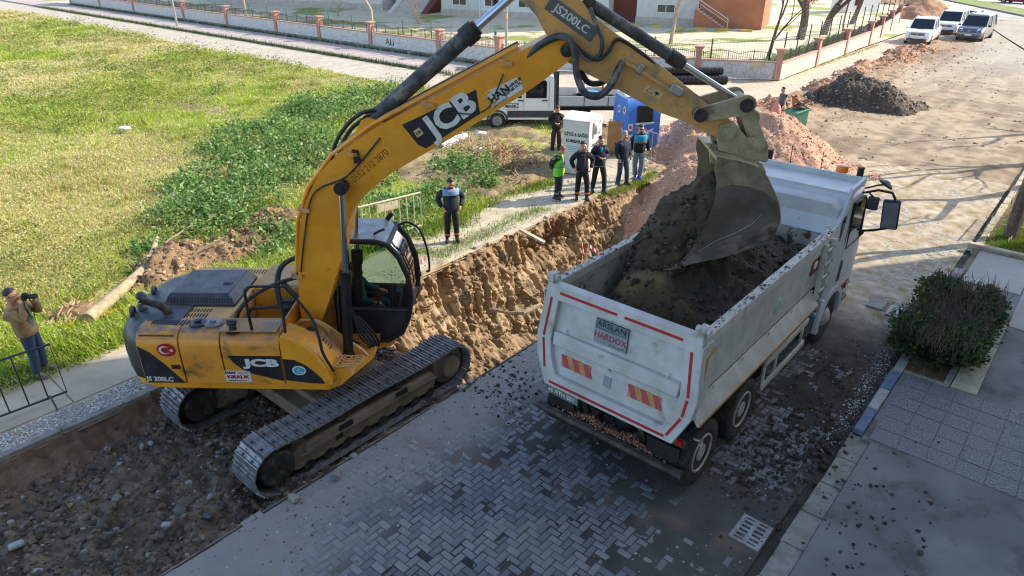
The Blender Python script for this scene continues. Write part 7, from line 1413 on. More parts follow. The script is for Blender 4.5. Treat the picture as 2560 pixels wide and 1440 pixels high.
barrier('dark steel crowd barrier at the left edge beside the photographer', S(.05, 12.42, .05), S(2.3, 12.26, .05), 1.08, mt['navysteel'], 8, R(-4))
barrier('pale crowd barrier with blank sign panel behind the excavator cab', S(9.7, 13.75, .05), S(11.65, 13.4, .05), 1.08, mt['palesteel'], 9, 0, (.5, .3, mt['palesteel']), r_=.028)
barrier('galvanised crowd barrier in front of the blue recycling container', S(22.05, 14.2, .06), S(21.35, 11.75, .05), 1.08, mt['galv'], 11, 0)
barrier('galvanised barrier with sign plate leaning on the corner wall', tuple(G(1842, 203, .03)), tuple(G(1937, 205, .03)), 1.1, mt['galv'], 10, R(-9), (.45, .28, mt['oldpost']), False)
barrier('white steel barrier beside the right hand street tree', S(22.05, 1.02, .11), S(24.2, .95, .11), 1.15, mt['frame_white'], 14, 0)
# ================================================================ donation box
F_, L_p, R_p = G(1468, 441, .05), G(1404, 431, .05), G(1513, 425, .05); ex_ = (L_p - F_); wl = ex_.length; rzb = math.atan2(-ex_.y, -ex_.x)
db = thing('donation_box', 'white clothes donation box with black lettering and angled roof', 'donation box', tuple(F_), rzb)     # local -x runs along the lettered face, +y goes back
bw, bd, bh = wl, 1.15, 1.82; mt['boxwhite'] = M('box_white', lin(218, 216, 208), lin(204, 202, 194), 2, .5, dirt=lin(168, 158, 142), ds=3, da=.6)
roofp = [(0, bh), (bd*.5, bh + .22), (bd, bh)]
MB().prism([(0, 0), (bd, 0), (bd, bh), (0, bh)], -bw, 0, 'x').build('box_body', mt['boxwhite'], db, bev=.015)
MB().prism([(-.02, bh), (bd + .02, bh), (bd + .02, bh + .02), (bd*.62, bh + .17), (bd*.38, bh + .17), (-.02, bh + .02)], -bw - .02, .02, 'x').build('box_roof', mt['boxwhite'], db, bev=.01)
Tl = lambda x, z: Matrix.Translation((x, -.006, z)) @ Matrix.Rotation(math.pi/2, 4, 'X')
Tr_ = lambda y, z: Matrix.Translation((.006, y, z)) @ Matrix.Rotation(math.pi/2, 4, 'Z') @ Matrix.Rotation(math.pi/2, 4, 'X')
text('GİYSİ & BAĞIŞ', .155, mt['black_dec'], db, Tl(-bw/2, 1.36), bold=.004, sx=.82); text('KUMBARASI', .155, mt['black_dec'], db, Tl(-bw/2, 1.14), bold=.004, sx=.86)
text('GİYSİ & BAĞIŞ', .11, mt['black_dec'], db, Tr_(bd/2, .98), bold=.003, sx=.9); text('KUMBARASI', .11, mt['black_dec'], db, Tr_(bd/2, .84), bold=.003, sx=.9)
mt['softblue'] = M('soft_blue_print', lin(120, 170, 200), None, rough=.6)
for k in range(4): MB().box((-bw/2, -.004, .96 - .06*k), (bw*(.7 - .05*k), .006, .022)).build('fine_print', mt['softblue'], db)
text('HER ŞEY', .12, mt['softblue'], db, Tl(-bw/2 + .1, .6), bold=.002)
mt['boxshade'] = M('box_recess', lin(186, 188, 188), None, rough=.5)
b = MB(); b.box((.004, bd*.5, 1.5), (.012, .62, .5)); b.build('chute_recess', mt['boxshade'], db); b = MB(); 
b.path([(.02, bd*.5 - .27, 1.25), (.03, bd*.5 - .27, 1.75), (.03, bd*.5 + .27, 1.75), (.02, bd*.5 + .27, 1.25), (.02, bd*.5 - .27, 1.25)], .025, 6); b.lathe([(.2, -.2), (.2, .2)], 18, Matrix.Translation((-.06, bd*.5, 1.52)) @ rotm(rx=R(90))); b.build('chute_flap', mt['boxwhite'], db)
tag(MB(frame(tuple(G(1452, 385, 0)), 0, R(-14), R(8))).box((0, 0, .75), (.05, .03, 1.5)).build('grey_stake', mt['galv']), 'thin grey stake leaning on the donation box', 'stake')
# ================================================================ blue recycling container
A_, B_ = G(1562, 393, .03), G(1642, 388, .03); d_ = B_ - A_; rzc = math.atan2(d_.y, d_.x); wl = d_.length
rc = thing('recycling_container', 'blue rounded recycling container with black slot and white lid', 'container', tuple(A_), rzc)
mt['recblue'] = M('container_blue', lin(58, 112, 198), lin(74, 126, 206), 2, .4, dirt=lin(120, 150, 190), ds=3, da=.6); mt['lidwhite'] = M('lid_white', lin(206, 210, 212), lin(190, 194, 198), 3, .5)
rc.scale = (1, 1, 1.22)
prc = [(0, .0), (0, 1.25), (.04, 1.5), (.14, 1.68), (.3, 1.78), (.75, 1.82), (1.2, 1.78), (1.36, 1.68), (1.46, 1.5), (1.5, 1.25), (1.5, 0)]
MB().prism(prc, 0, wl, 'x').build('container_body', mt['recblue'], rc, bev=.06, seg=2)
MB().prism([(.2, 1.76), (.3, 1.8), (.75, 1.84), (1.2, 1.8), (1.3, 1.76), (1.2, 1.7), (.3, 1.7)], -.01, wl + .01, 'x').build('container_lid', mt['lidwhite'], rc, bev=.02); MB().lathe([(.05, 1.84), (.05, 1.9), (.08, 1.92), (.08, 1.97), (.03, 1.98)], 10, Matrix.Translation((wl*.5, .75, 0))).build('lid_knob', mt['greyplast'], rc)
b = MB(); b.box((wl*.52, .0, 1.28), (wl*.5, .06, .5)); b.build('slot', mt['black'], rc, bev=.02); MB().box((wl*.52, -.03, 1.0), (wl*.54, .05, .05)).build('slot_sill', mt['lidwhite'], rc)
MB().box((wl*.5, .02, .12), (wl*1.0, .12, .22)).build('container_base', mt['lidwhite'], rc, bev=.03)
for x, z, s_ in ((.1, .9, .14), (.14, .55, .16)): MB().box((wl*x, -.004, z), (s_*1.2, .01, s_*1.5)).build('sticker', mt['white_dec'], rc); MB().box((wl*x, -.01, z), (s_*.6, .01, s_*.7)).build('sticker_mark', mt['red_dec'], rc)
for y, z in ((.35, 1.35), (.9, 1.3)): MB().lathe([(.12, 0), (.12, .01)], 16, Matrix.Translation((-.005, y, z)) @ rotm(ry=R(-90))).build('sticker', mt['white_dec'], rc); MB().lathe([(.07, 0), (.07, .01)], 16, Matrix.Translation((-.012, y, z)) @ rotm(ry=R(-90))).build('sticker_mark', mt['red_dec'], rc)
MB().path([(-.01, .3, .6), (-.01, .45, .8), (-.01, .6, .55), (-.01, .75, .8), (-.01, .9, .6), (-.01, 1.1, .75)], .03, 5).build('graffiti', mt['lidwhite'], rc); MB().path([(wl*.3, -.008, .7), (wl*.45, -.008, .85), (wl*.6, -.008, .7), (wl*.8, -.008, .82)], .035, 5).build('graffiti', M('lilac_graffiti', lin(190, 180, 210), None, rough=.6), rc)
cbp = tag(MB(frame(tuple(G(1534, 385, .03)), -.2, R(-6))).box((0, 0, .6), (.55, .03, 1.2)).build('brown_board', M('cardboard', lin(170, 128, 84), lin(156, 114, 74), 4, .9)), 'brown board leaning beside the blue container', 'board')
# ================================================================ wheelie bin
wb_ = thing('wheelie_bin', 'green wheeled bin full of boards and rubbish by the gravel heap', 'bin', tuple(G(1990, 336, .02)), R(205)); mt['bingreen'] = M('bin_green', lin(70, 128, 108), lin(82, 140, 118), 3, .5)
TB_ = rotm(ry=R(10)); b = MB(TB_); b.hexa([(-.24, -.24, .05), (.24, -.24, .05), (.24, .24, .05), (-.24, .24, .05), (-.34, -.33, 1.05), (.34, -.33, 1.05), (.34, .33, 1.05), (-.34, .33, 1.05)]); b.build('bin_body', mt['bingreen'], wb_, bev=.03)
b = MB(TB_); b.path([(-.36, -.35, 1.05), (.36, -.35, 1.05), (.36, .35, 1.05), (-.36, .35, 1.05), (-.36, -.35, 1.05)], .03, 6); b.build('bin_rim', mt['bingreen'], wb_)
for s_ in (-1, 1): MB().tube((-.22, s_*.24, .1), (-.22, s_*.3, .1), .1, n=14).build('bin_wheel', mt['black'], wb_)
for k, (dx, dy, dz, L_, an, cc) in enumerate(((.05, .0, 1.35, .8, 35, (120, 84, 50)), (-.05, .1, 1.3, .7, -20, (60, 52, 46)), (.1, -.12, 1.25, .6, 60, (150, 110, 70)), (-.1, -.05, 1.2, .35, 10, (220, 220, 216)))):
    q = wb_.location + Matrix.Rotation(wb_.rotation_euler.z, 3, 'Z') @ Vector((dx + .12, dy, dz)); o = MB(frame(q, .4*k, 0, R(an))).box((0, 0, 0), (L_, .26 if k < 3 else .4, .05 if k < 3 else .22)).build(('board_scrap', 'board_scrap', 'board_scrap', 'rubbish_bag')[k], M('scrap%d' % k, lin(*cc), None, rough=.8), None, bev=.01); tag(o, ('brown board sticking up out of the green bin', 'dark board lying across the green bin', 'light brown board tilted in the green bin', 'white rubbish bag on top of the green bin')[k], 'bag' if k == 3 else 'board')
# ================================================================ corrugated pipes
mt['corr'] = M('corrugated_black', lin(34, 34, 38), lin(44, 44, 48), 6, .5)
for k, (y, z, r_, x0, x1, lab) in enumerate(((39.2, .24, .23, 6.9, 12.0, 'lower corrugated black drain pipe against the white wall'), (39.55, .66, .21, 6.7, 11.8, 'upper corrugated black drain pipe stacked on another'), (39.75, .23, .22, 6.8, 11.7, 'rear corrugated black drain pipe touching the white wall'))):
    n_ = int((x1 - x0)/.075); pts = []; rs = []
    for i in range(n_): pts += [(x0 + .075*i, y, z), (x0 + .075*i + .04, y, z), (x0 + .075*i + .045, y, z), (x0 + .075*i + .07, y, z)]; rs += [r_, r_, r_*.86, r_*.86]
    tag(MB().path(pts, rs, 14).build('drain_pipe', mt['corr'], ang=20), lab, 'pipe')
# ================================================================ crew cab pick-up truck
pk = thing('crew_cab_truck', 'white crew cab flatbed truck parked behind the donation box', 'truck', (-.62, 28.95 + .85, .05), math.pi)     # local +x is its nose, +y faces the camera
CW_ = mt['carwhite']
prof_ = [(.98, .38), (1.0, .78), (.86, 1.05), (.35, 1.28), (-.38, 2.02), (-.62, 2.16), (-2.2, 2.2), (-2.36, 2.1), (-2.38, .45), (-.5, .42), (.45, .4)]
MB().prism(prof_, -.95, .95).build('cab', CW_, pk, bev=.06, seg=3)
def pside(poly, y, d, nm, mat, par=pk):
    for s_ in (-1, 1): MB().prism(poly, s_*y, s_*(y + d)).build(nm, mat, par)
pside([(.05, 1.32), (-.4, 1.98), (-1.02, 2.02), (-1.02, 1.3)], .952, .012, 'front_door_window', mt['skyglass']); pside([(-1.2, 1.3), (-1.2, 2.0), (-2.0, 2.02), (-2.06, 1.95), (-2.06, 1.3)], .952, .012, 'rear_door_window', mt['skyglass'])
pside([(-.42, .45), (-.42, .78), (-2.37, .78), (-2.37, .45)], .953, .02, 'lower_cladding', mt['greyplast']); pside([(-.45, .42), (-.45, .5), (-2.37, .5), (-2.37, .42)], .96, .025, 'sill', CW_)
for x in (-1.11, -.28, -2.16): pside([(x, .8), (x - .012, .8), (x - .012, 2.0), (x, 2.0)], .953, .004, 'door_seam', mt['greyplast'])
for x in (-.86, -1.86): pside([(x, 1.18), (x - .24, 1.18), (x - .24, 1.22), (x, 1.22)], .955, .03, 'door_handle', mt['black'])
Tp = lambda x, z: Matrix.Translation((x, .962, z)) @ Matrix.Rotation(math.pi, 4, 'Z') @ Matrix.Rotation(math.pi/2, 4, 'X')
text('MASKİ', .19, mt['black_dec'], pk, Tp(-.62, .96), bold=.004); MB().box((-.62, .963, 1.08), (.56, .004, .02)).build('fine_print', mt['black_dec'], pk); MB().box((-.62, .963, .85), (.5, .004, .012)).build('fine_print', mt['black_dec'], pk); MB().box((-.98, .968, .66), (.14, .012, .05)).build('side_reflector', mt['redlamp'], pk)
MB().hexa([(.32, -.85, 1.3), (.36, -.85, 1.3), (.36, .85, 1.3), (.32, .85, 1.3), (-.38, -.8, 1.98), (-.34, -.8, 2.0), (-.34, .8, 2.0), (-.38, .8, 1.98)]).build('windscreen', mt['skyglass'], pk)
MB().box((.98, 0, .58), (.12, 1.8, .36)).build('front_bumper', mt['greyplast'], pk, bev=.04); MB().box((-2.5, .85, 1.4), (.12, .1, 1.9)).build('headboard_post', mt['black'], pk); MB().box((-2.5, -.85, 1.4), (.12, .1, 1.9)).build('headboard_post', mt['black'], pk)
pside([(-5.7, 1.0), (-2.58, 1.0), (-2.58, 1.38), (-5.7, 1.38)], .98, .04, 'bed_side', mt['bedhead'])
for k in range(3): pside([(-5.7, 1.06 + .12*k), (-2.58, 1.06 + .12*k), (-2.58, 1.08 + .12*k), (-5.7, 1.08 + .12*k)], 1.018, .012, 'bed_rib', mt['bedhead'])
for x in (-3.6, -4.6): pside([(x, 1.0), (x - .03, 1.0), (x - .03, 1.38), (x, 1.38)], 1.02, .015, 'bed_latch', mt['greyplast'])
MB().box((-4.15, 0, .98), (3.1, 2.0, .08)).build('bed_floor', mt['greyplast'], pk); MB().box((-5.72, 0, 1.19), (.05, 2.0, .42)).build('bed_tailboard', mt['bedhead'], pk); MB().box((-4, 0, .75), (3.4, .8, .16)).build('chassis', mt['black'], pk)
cw_m = None
def small_wheel(parent, x, y, r_=.36, w_=.22, z=None):
    b = MB(Matrix.Translation((x, y, r_ if z is None else z)) @ rotm(rx=R(90))); b.lathe([(r_*.62, -w_/2), (r_*.9, -w_/2), (r_, -w_*.38), (r_, w_*.38), (r_*.9, w_/2), (r_*.62, w_/2)], 28); o = b.build('wheel', mt['tirewall'], parent)
    s_ = 1 if y > 0 else -1; b = MB(Matrix.Translation((x, y + s_*w_*.4, r_ if z is None else z)) @ rotm(rx=R(-90*s_))); b.lathe([(r_*.62, 0), (r_*.55, .04), (r_*.2, .03), (r_*.15, .06), (.02, .06)], 20)
    for k in range(6): a = k*math.pi/3; b.box((r_*.38*math.cos(a), r_*.38*math.sin(a), .045), (r_*.34, .05, .02), 0, rotm(rz=a))
    b.build('rim', mt['galv'], o)
for x in (0, -3.75):
    for y in (-.86, .86): small_wheel(pk, x, y)
arch2 = [(.46*math.cos(a), .36 + .46*math.sin(a)) for a in np.linspace(0, math.pi, 14)] + [(.38*math.cos(a), .36 + .38*math.sin(a)) for a in np.linspace(math.pi, 0, 14)]
pside(arch2, .95, .03, 'wheel_arch', mt['greyplast'])
pkw = lambda x, y, z: Matrix.Translation(pk.location) @ Matrix.Rotation(math.pi, 4, 'Z') @ Vector((x, y, z))
o = MB(); o.lathe([(.32, 0), (.3, .05), (.3, .8), (.32, .86)], 20, Matrix.Translation(pkw(-5.0, -.2, 1.02)), 0); o.lathe([(.305, .0), (.305, .36)], 20, Matrix.Translation(pkw(-5.0, -.2, 1.5)), 1); tag(o.build('traffic_barrel', [mt['white_dec'], mt['red_dec']]), 'red and white traffic barrel standing in the flatbed', 'barrel')
for k, x in enumerate((-4.45, -5.5)):
    c0 = pkw(x, .35, 1.02); cn = thing('traffic_cone', ('red and white traffic cone beside the barrel in the flatbed', 'red and white traffic cone at the tail of the flatbed')[k], 'cone', tuple(c0)); MB().box((0, 0, .02), (.36, .36, .04)).build('base', mt['red_dec'], cn); MB().lathe([(.14, .04), (.1, .25), (.06, .5), (.03, .7), (.02, .71)], 16).build('cone', mt['red_dec'], cn); MB().lathe([(.106, .24), (.075, .42)], 16).build('white_band', mt['white_dec'], cn)
hz = MB()
for k in range(4): n_ = 20; hz.path([(.34*math.cos(2*math.pi*j/n_), .34*math.sin(2*math.pi*j/n_), .06*k) for j in range(n_ + 1)], .035, 8)
ho_ = hz.build('hose_coil', mt['black']); ho_.location = pkw(-3.55, .2, 1.08); tag(ho_, 'coil of black hose in the flatbed', 'hose'); o = MB(frame(pkw(-3.6, -.3, 1.45))); o.hexa([(-.2, -.15, -.4), (.2, -.15, -.4), (.2, .15, -.4), (-.2, .15, -.4), (-.17, -.13, .35), (.17, -.13, .35), (.17, .13, .35), (-.17, .13, .35)]); tag(o.build('white_canister', mt['lidwhite'], bev=.05, seg=2), 'white plastic canister behind the hose coil', 'canister')
o = MB(frame(pkw(-4.0, .1, 1.25), .2)).box((0, 0, 0), (.5, .4, .4)).build('blue_crate', M('crate_blue', lin(70, 150, 190), None, rough=.5), bev=.02); tag(o, 'light blue crate in the flatbed beside the cone', 'crate')
o = MB().tube(pkw(-4.75, .55, 1.2), pkw(-4.75, .75, 1.2), .2, n=20).build('spare_wheel', mt['tirewall']); tag(o, 'small black wheel lying against the flatbed side', 'wheel')
# ================================================================ parked cars
def car(label, xy, rz, L_, W_, H_, paint, hood, style='mpv', z=.02, rails=True, grille=True):
    t = thing('parked_car', label, 'car', (xy[0], xy[1], z), rz); w_ = W_/2; hz_ = hood*H_; bz = .24
    # x: nose at +L/2
    nx = L_/2; cow = nx - .95 if style != 'van' else nx - .85; belt = H_*.56
    ring = lambda x, zt, ww, zb=bz: [(x, -ww*.94, zb), (x, -ww, zb + .15), (x, -ww*1.0, (zb + zt)/2 + .1), (x, -ww*.93, zt), (x, ww*.93, zt), (x, ww*1.0, (zb + zt)/2 + .1), (x, ww, zb + .15), (x, ww*.94, zb)]
    tailz = belt if style != 'pickup' else H_*.58
    MB().loft([ring(nx, hz_*.62, w_*.84, bz + .1), ring(nx - .08, hz_*.82, w_*.92, bz), ring(nx - .35, hz_*.97, w_*.98), ring(cow, hz_*1.06, w_), ring(cow - .25, belt, w_), ring(-nx + .4, tailz, w_), ring(-nx + .05, tailz*.98, w_*.95), ring(-nx, tailz*.8, w_*.9, bz + .1)]).build('car_body', paint, t, ang=40)
    rx0 = cow - .15; ft = cow - .85; rt = -nx + (.25 if style != 'pickup' else L_*.36); rb = -nx + (.08 if style != 'pickup' else L_*.32)
    gl = MB(); bw_, tw_ = w_*.93, w_*.8
    gl.loft([[(rx0, -bw_, belt - .03), (rx0, bw_, belt - .03), (rb, bw_, belt - .03), (rb, -bw_, belt - .03)], [(ft, -tw_, H_ - .07), (ft, tw_, H_ - .07), (rt, tw_, H_ - .07), (rt, -tw_, H_ - .07)]]); gl.build('windows', mt['skyglass'], t, bev=.03)
    MB().loft([[(ft + .06, -tw_ - .02, H_ - .09), (ft + .06, tw_ + .02, H_ - .09), (rt - .06, tw_ + .02, H_ - .09), (rt - .06, -tw_ - .02, H_ - .09)], [(ft - .08, -tw_ + .06, H_), (ft - .08, tw_ - .06, H_), (rt + .08, tw_ - .06, H_), (rt + .08, -tw_ + .06, H_)]]).build('roof', paint, t, bev=.03)
    pl_ = MB()
    for s_ in (-1, 1):
        pl_.path([(rx0 + .02, s_*bw_, belt - .04), (ft, s_*(tw_ + .01), H_ - .07)], .035, 6); pl_.path([(rb, s_*bw_, belt - .04), (rt, s_*(tw_ + .01), H_ - .07)], .05, 6)
        for x in ((ft + rb)/2 + .25,): pl_.path([(x, s_*bw_*1.005, belt - .04), (x - .05, s_*(tw_ + .012), H_ - .07)], .035, 6)
    pl_.build('pillars', paint, t)
    for x in (nx - .82, -nx + .8):
        for s_ in (-1, 1): small_wheel(t, x, s_*(w_ - .09), .33, .2)
    for s_ in (-1, 1):
        MB().hexa([(nx - .3, s_*w_*.6, hz_*.7), (nx - .02, s_*w_*.55, hz_*.68), (nx - .14, s_*w_*.9, hz_*.7), (nx - .4, s_*w_*.96, hz_*.72), (nx - .34, s_*w_*.6, hz_*.93), (nx - .06, s_*w_*.55, hz_*.86), (nx - .2, s_*w_*.9, hz_*.88), (nx - .46, s_*w_*.96, hz_*.92)]).build('headlight', mt['lampglass'], t, bev=.01)
        b = MB(); b.box((cow - .3, s_*(w_ + .12), belt + .08), (.12, .2, .14)); b.build('door_mirror', paint if style != 'mpv' else mt['black'], t, bev=.03)
        if rails: MB().path([(ft - .1, s_*tw_*.9, H_ - .01), (ft - .2, s_*tw_*.92, H_ + .05), (rt + .3, s_*tw_*.92, H_ + .05), (rt + .2, s_*tw_*.9, H_ - .01)], .022, 6).build('roof_rail', mt['galv'], t)
    g2 = MB(); g2.box((nx - .0, 0, hz_*.74), (.06, w_*1.0, .16)); gr = g2.build('grille', mt['black'], t, bev=.02)
    for k in (-1, 1): MB().box((nx + .02, 0, hz_*.74 + k*.035), (.05, w_*.98, .02)).build('grille_bar', mt['galv'], gr)
    MB().lathe([(.07, 0), (.06, .02)], 14, Matrix.Translation((nx + .035, 0, hz_*.75)) @ rotm(ry=R(90))).build('badge', mt['galv'], gr)
    MB().box((nx - .0, 0, .36), (.1, w_*1.5, .2)).build('lower_intake', mt['greyplast'], t, bev=.03); MB().box((nx + .06, 0, .5), (.02, .5, .11)).build('number_plate', mt['white_dec'], t)
    return t
RZC = YAW + math.pi
hx_ = car('white pick-up with bull bar parked nearest the carved wall', tuple(G(2303, 103, .02)[:2]), RZC + .05, 5.0, 1.82, 1.8, mt['carwhite'], .56, 'pickup', rails=True)
MB().path([(2.6, -.55, .4), (2.62, -.5, .85), (2.62, .5, .85), (2.6, .55, .4)], .035, 8).build('bull_bar', mt['galv'], hx_); MB().box((1.5, 0, 1.07), (.3, .5, .06)).build('bonnet_scoop', mt['black'], hx_)
car('white van parked behind the white pick-up', tuple(G(2372, 82, .02)[:2]), RZC, 4.3, 1.82, 1.84, mt['carwhite'], .54, 'van', rails=False)
car('blue car parked between the two vans at the back', tuple(G(2412, 72, .02)[:2]), RZC, 4.2, 1.78, 1.55, mt['carblue'], .58, 'mpv', rails=False)
car('grey van with roof rails parked nearest the open street', tuple(G(2434, 97, .02)[:2]), RZC - .05, 4.5, 1.86, 1.86, mt['cargrey'], .56, 'mpv')
car('dark red car at the far top right edge', tuple(G(2545, 8, .05)[:2]), RZC + 1.2, 4.3, 1.8, 1.5, M('car_red', lin(120, 40, 60), None, rough=.3, coat=.6), .58, 'mpv', rails=False)
# ================================================================ fallen trunk, roots, debris
lg = thing('fallen_trunk', 'felled forked tree trunk with root ball lying on the grass', 'log'); z_ = .26
P0, P1_, P2_, P3_, P4_ = (G(218, 800, z_), G(300, 728, z_), G(368, 668, z_ + .04), G(382, 632, .22), G(458, 664, .2)); mb = MB(); mb.path([P0, P0.lerp(P1_, .5), P1_, P1_.lerp(P2_, .6), P2_], [.15, .135, .125, .12, .125], 12); mb.build('stem', mt['bark_log'], lg)
MB().path([P2_ + (P1_ - P2_)*.1, P2_.lerp(P3_, .5), P3_, P3_ + (P3_ - P2_)*.5 + Vector((.1, 0, .25))], [.12, .11, .085, .04], 10).build('branch', mt['bark_log'], lg); MB().path([P2_ + (P1_ - P2_)*.1, P2_.lerp(P4_, .4), P4_, P4_ + (P4_ - P2_)*.4], [.1, .09, .075, .03], 10).build('branch', mt['bark_log'], lg)
MB().path([P4_, P4_ + Vector((.35, .3, .3)), P4_ + Vector((.9, .7, .5))], [.04, .03, .012], 6).build('branch', mt['bark_log'], lg); MB().path([P3_, P3_ + Vector((.3, .4, .2)), P3_ + Vector((.7, .9, .4))], [.04, .03, .012], 6).build('branch', mt['bark_log'], lg)
mt['rootmat'] = M('dry_roots', lin(196, 166, 126), lin(160, 130, 94), 7, .95, bump=.5)
def roots(label, c, rad, h, n_, seed, parent=None, name='root_heap', mat=None):
    rr = random.Random(seed); b = MB()
    for k in range(n_):
        a = rr.uniform(0, 6.28); r0 = rad*rr.random()**.6; p = Vector((c[0] + r0*math.cos(a), c[1] + r0*math.sin(a), c[2] + h*(1 - r0/rad)*rr.random())); d_ = Vector((rr.uniform(-1, 1), rr.uniform(-1, 1), rr.uniform(-.3, .5))).normalized(); L_ = rad*rr.uniform(.3, .8); pts = [p]
        for i in range(4): d_ = (d_ + Vector((rr.uniform(-.5, .5), rr.uniform(-.5, .5), rr.uniform(-.4, .3)))).normalized(); q = pts[-1] + d_*L_/4; q.z = max(q.z, c[2] + .01); pts.append(q)
        r1 = rr.uniform(.010, .032); b.path(pts, [r1, r1, r1*.8, r1*.6, r1*.3], 5, cap=False)
    o = b.build(name, mat or mt['rootmat'], parent, recalc=False); o['kind'] = 'stuff'
    return o if parent else tag(o, label, 'roots')
rb_ = blob('root_ball', G(190, 795, .12), (0, 0, 1), (.45, .38, .24), 5, ((156, 128, 92), (112, 88, 62)), .25, (40, 26)); rb_.parent = lg; ro = roots('', tuple(G(190, 795, .1)), .55, .35, 160, 3, lg, 'root_fringe')
for k, (a, b_, r_, h_, n_, lab) in enumerate(((1310, 425, .9, .5, 420, 'tangled heap of dry roots left of the waiting men'), (1225, 395, 1.3, .35, 480, 'spread of dry brown stalks in the dirt yard'), (1290, 455, .5, .3, 120, 'small clump of dry roots at the grass edge'), (1160, 370, 1.0, .2, 160, 'flattened dry stalks near the yard rubbish'))): roots(lab, tuple(G(a, b_, .08)), r_, h_, n_, 40 + k)
rng = np.random.default_rng(55); n = 700; q = rng.uniform(0, 1, (n, 2)); uu = 14 + 8*q[:, 0]; vv = 14 + 6*q[:, 1]; tag(rocks('yard_litter', np.stack([DU.x*uu + DV.x*vv, DU.y*uu + DV.y*vv, np.full(n, .11)], 1), .015 + .06*rng.random(n)**4, L3((150, 126, 92), (120, 96, 66), (190, 180, 164), (100, 90, 60)), mt['attr_rock'], seed=61), 'small stones and litter strewn over the dirt yard', 'litter', kind='stuff')
def bag(label, c, r_, seed, col=(220, 222, 224), flat=.35): o = blob('plastic_sheet', c, (0, 0, 1), (r_, r_*.7, r_*flat), seed, (col, tuple(int(k*.85) for k in col)), .35, (28, 18)); o.data.materials[0] = M('sheet%d' % seed, lin(*col), None, rough=.4, bump=.5, bs=14); return tag(o, label, 'plastic sheet')
bag('crumpled white plastic lying under the boom in the yard', G(1200, 378, .14), .4, 71); bag('white plastic scrap beside the grey pole', G(1245, 372, .14), .3, 72); bag('white plastic rubbish near the front wheel of the crew cab', G(1205, 335, .14), .35, 73); bag('small white scrap lost in the grassy lot', G(313, 320, .2), .3, 74)
tag(MB().path([G(1165, 372, .16), G(1230, 385, .15), G(1290, 396, .14)], .035, 8).build('grey_pole', mt['galv']), 'bent grey pole lying in the dirt yard', 'pole'); tag(MB(frame(G(1384, 362, .14), .3)).box((0, 0, 0), (.9, .5, .05)).build('white_board', mt['lidwhite']), 'white board lying behind the person with the phone', 'board'); tag(MB(frame(G(1108, 395, .16), .5, R(20))).box((0, 0, 0), (.5, .3, .12)).build('broken_block', mt['pink']), 'broken pinkish block at the edge of the weeds', 'block'); tag(MB(frame(G(1140, 352, .2), .9, R(25))).box((0, 0, 0), (1.6, .5, .06)).build('white_plank', mt['lidwhite']), 'white broken plank leaning on the rubbish under the boom', 'plank')
tag(MB(frame(G(1330, 590, .06), 1.0, R(15))).box((0, 0, 0), (.12, .8, .06)).build('timber_offcut', mt['kerb_dusty']), 'pale timber offcut hanging over the trench edge', 'timber')
tag(MB().path([G(1225, 772, -1.05), G(1275, 783, -.95), G(1310, 782, -.85), G(1345, 765, -.8)], [.03, .05, .06, .06], 8).build('severed_root', mt['bark_log']), 'thick severed root sticking out of the trench face', 'root')
mt['tape_w'], mt['tape_r'] = M('tape_white', lin(226, 220, 220), None, rough=.4), M('tape_red', lin(206, 60, 80), None, rough=.4)
def tape(label, pts, n_=10, w_=.05):
    t = thing('warning_tape', label, 'tape'); pts = [Vector(p) for p in pts]
    for k in range(n_):
        a = k/n_*(len(pts) - 1); b_ = (k + 1)/n_*(len(pts) - 1); p = pts[int(a)].lerp(pts[min(int(a) + 1, len(pts) - 1)], a % 1); i = min(int(b_), len(pts) - 2); q = pts[i].lerp(pts[i + 1], b_ - i)
        MB().add([p + Vector((0, 0, w_)), p - Vector((0, 0, w_)), q - Vector((0, 0, w_)), q + Vector((0, 0, w_))], [(0, 1, 2, 3)]).build('tape_piece', mt['tape_r'] if k % 2 else mt['tape_w'], t, recalc=False)
tape('red and white tape scrap on the path by the cab mirror', [G(1015, 655, .1), G(1035, 648, .16), G(1050, 655, .08), G(1062, 648, .1)]); tape('red and white tape hanging down the trench face', [G(1455, 605, -.3), G(1460, 640, -.9), G(1475, 615, -.5), G(1495, 632, -.8)], 12); tape('red and white tape knotted round the street tree', [S(21.4, 1.22, 1.5), S(21.3, 1.25, 1.2), S(21.35, 1.2, .95), S(21.5, 1.22, 1.3)], 8); tape('red and white tape lying at the foot of the street tree', [S(21.0, 1.0, .2), S(21.15, .95, .24), S(21.3, .98, .18)], 6)
# stones and blocks one can pick out in the pit
for k, (a, b_, sz, lab, col) in enumerate(((416, 1312, (.2, .12, .09), 'pale brick fragment in the dug pit near the track', (176, 172, 166)), (40, 1363, (.26, .14, .1), 'pale block lying in the pit at the lower left', (170, 170, 170)), (292, 945 + 300, (.17, .15, .1), 'rounded pale stone in the middle of the pit', (140, 136, 130)), (398, 1340, (.18, .16, .12), 'grey stone next to the pale brick fragment', (104, 100, 96)), (520, 1290, (.2, .13, .1), 'grey stone at the foot of the pavement edge', (100, 98, 98)), (275, 1335, (.13, .1, .08), 'small grey cobble low in the pit', (110, 108, 108)))):
    g0 = G(a, b_, -.3); o = MB(frame(g0, .7*k, .2*k)); o.box((0, 0, 0), tuple(.72*q for q in sz)); tag(o.build('stone_block', M('stone%d' % k, lin(*col), tuple(c*.8 for c in lin(*col)[:3]) + (1,), 9, .9, bump=.4), bev=.025, seg=2), lab, 'stone')
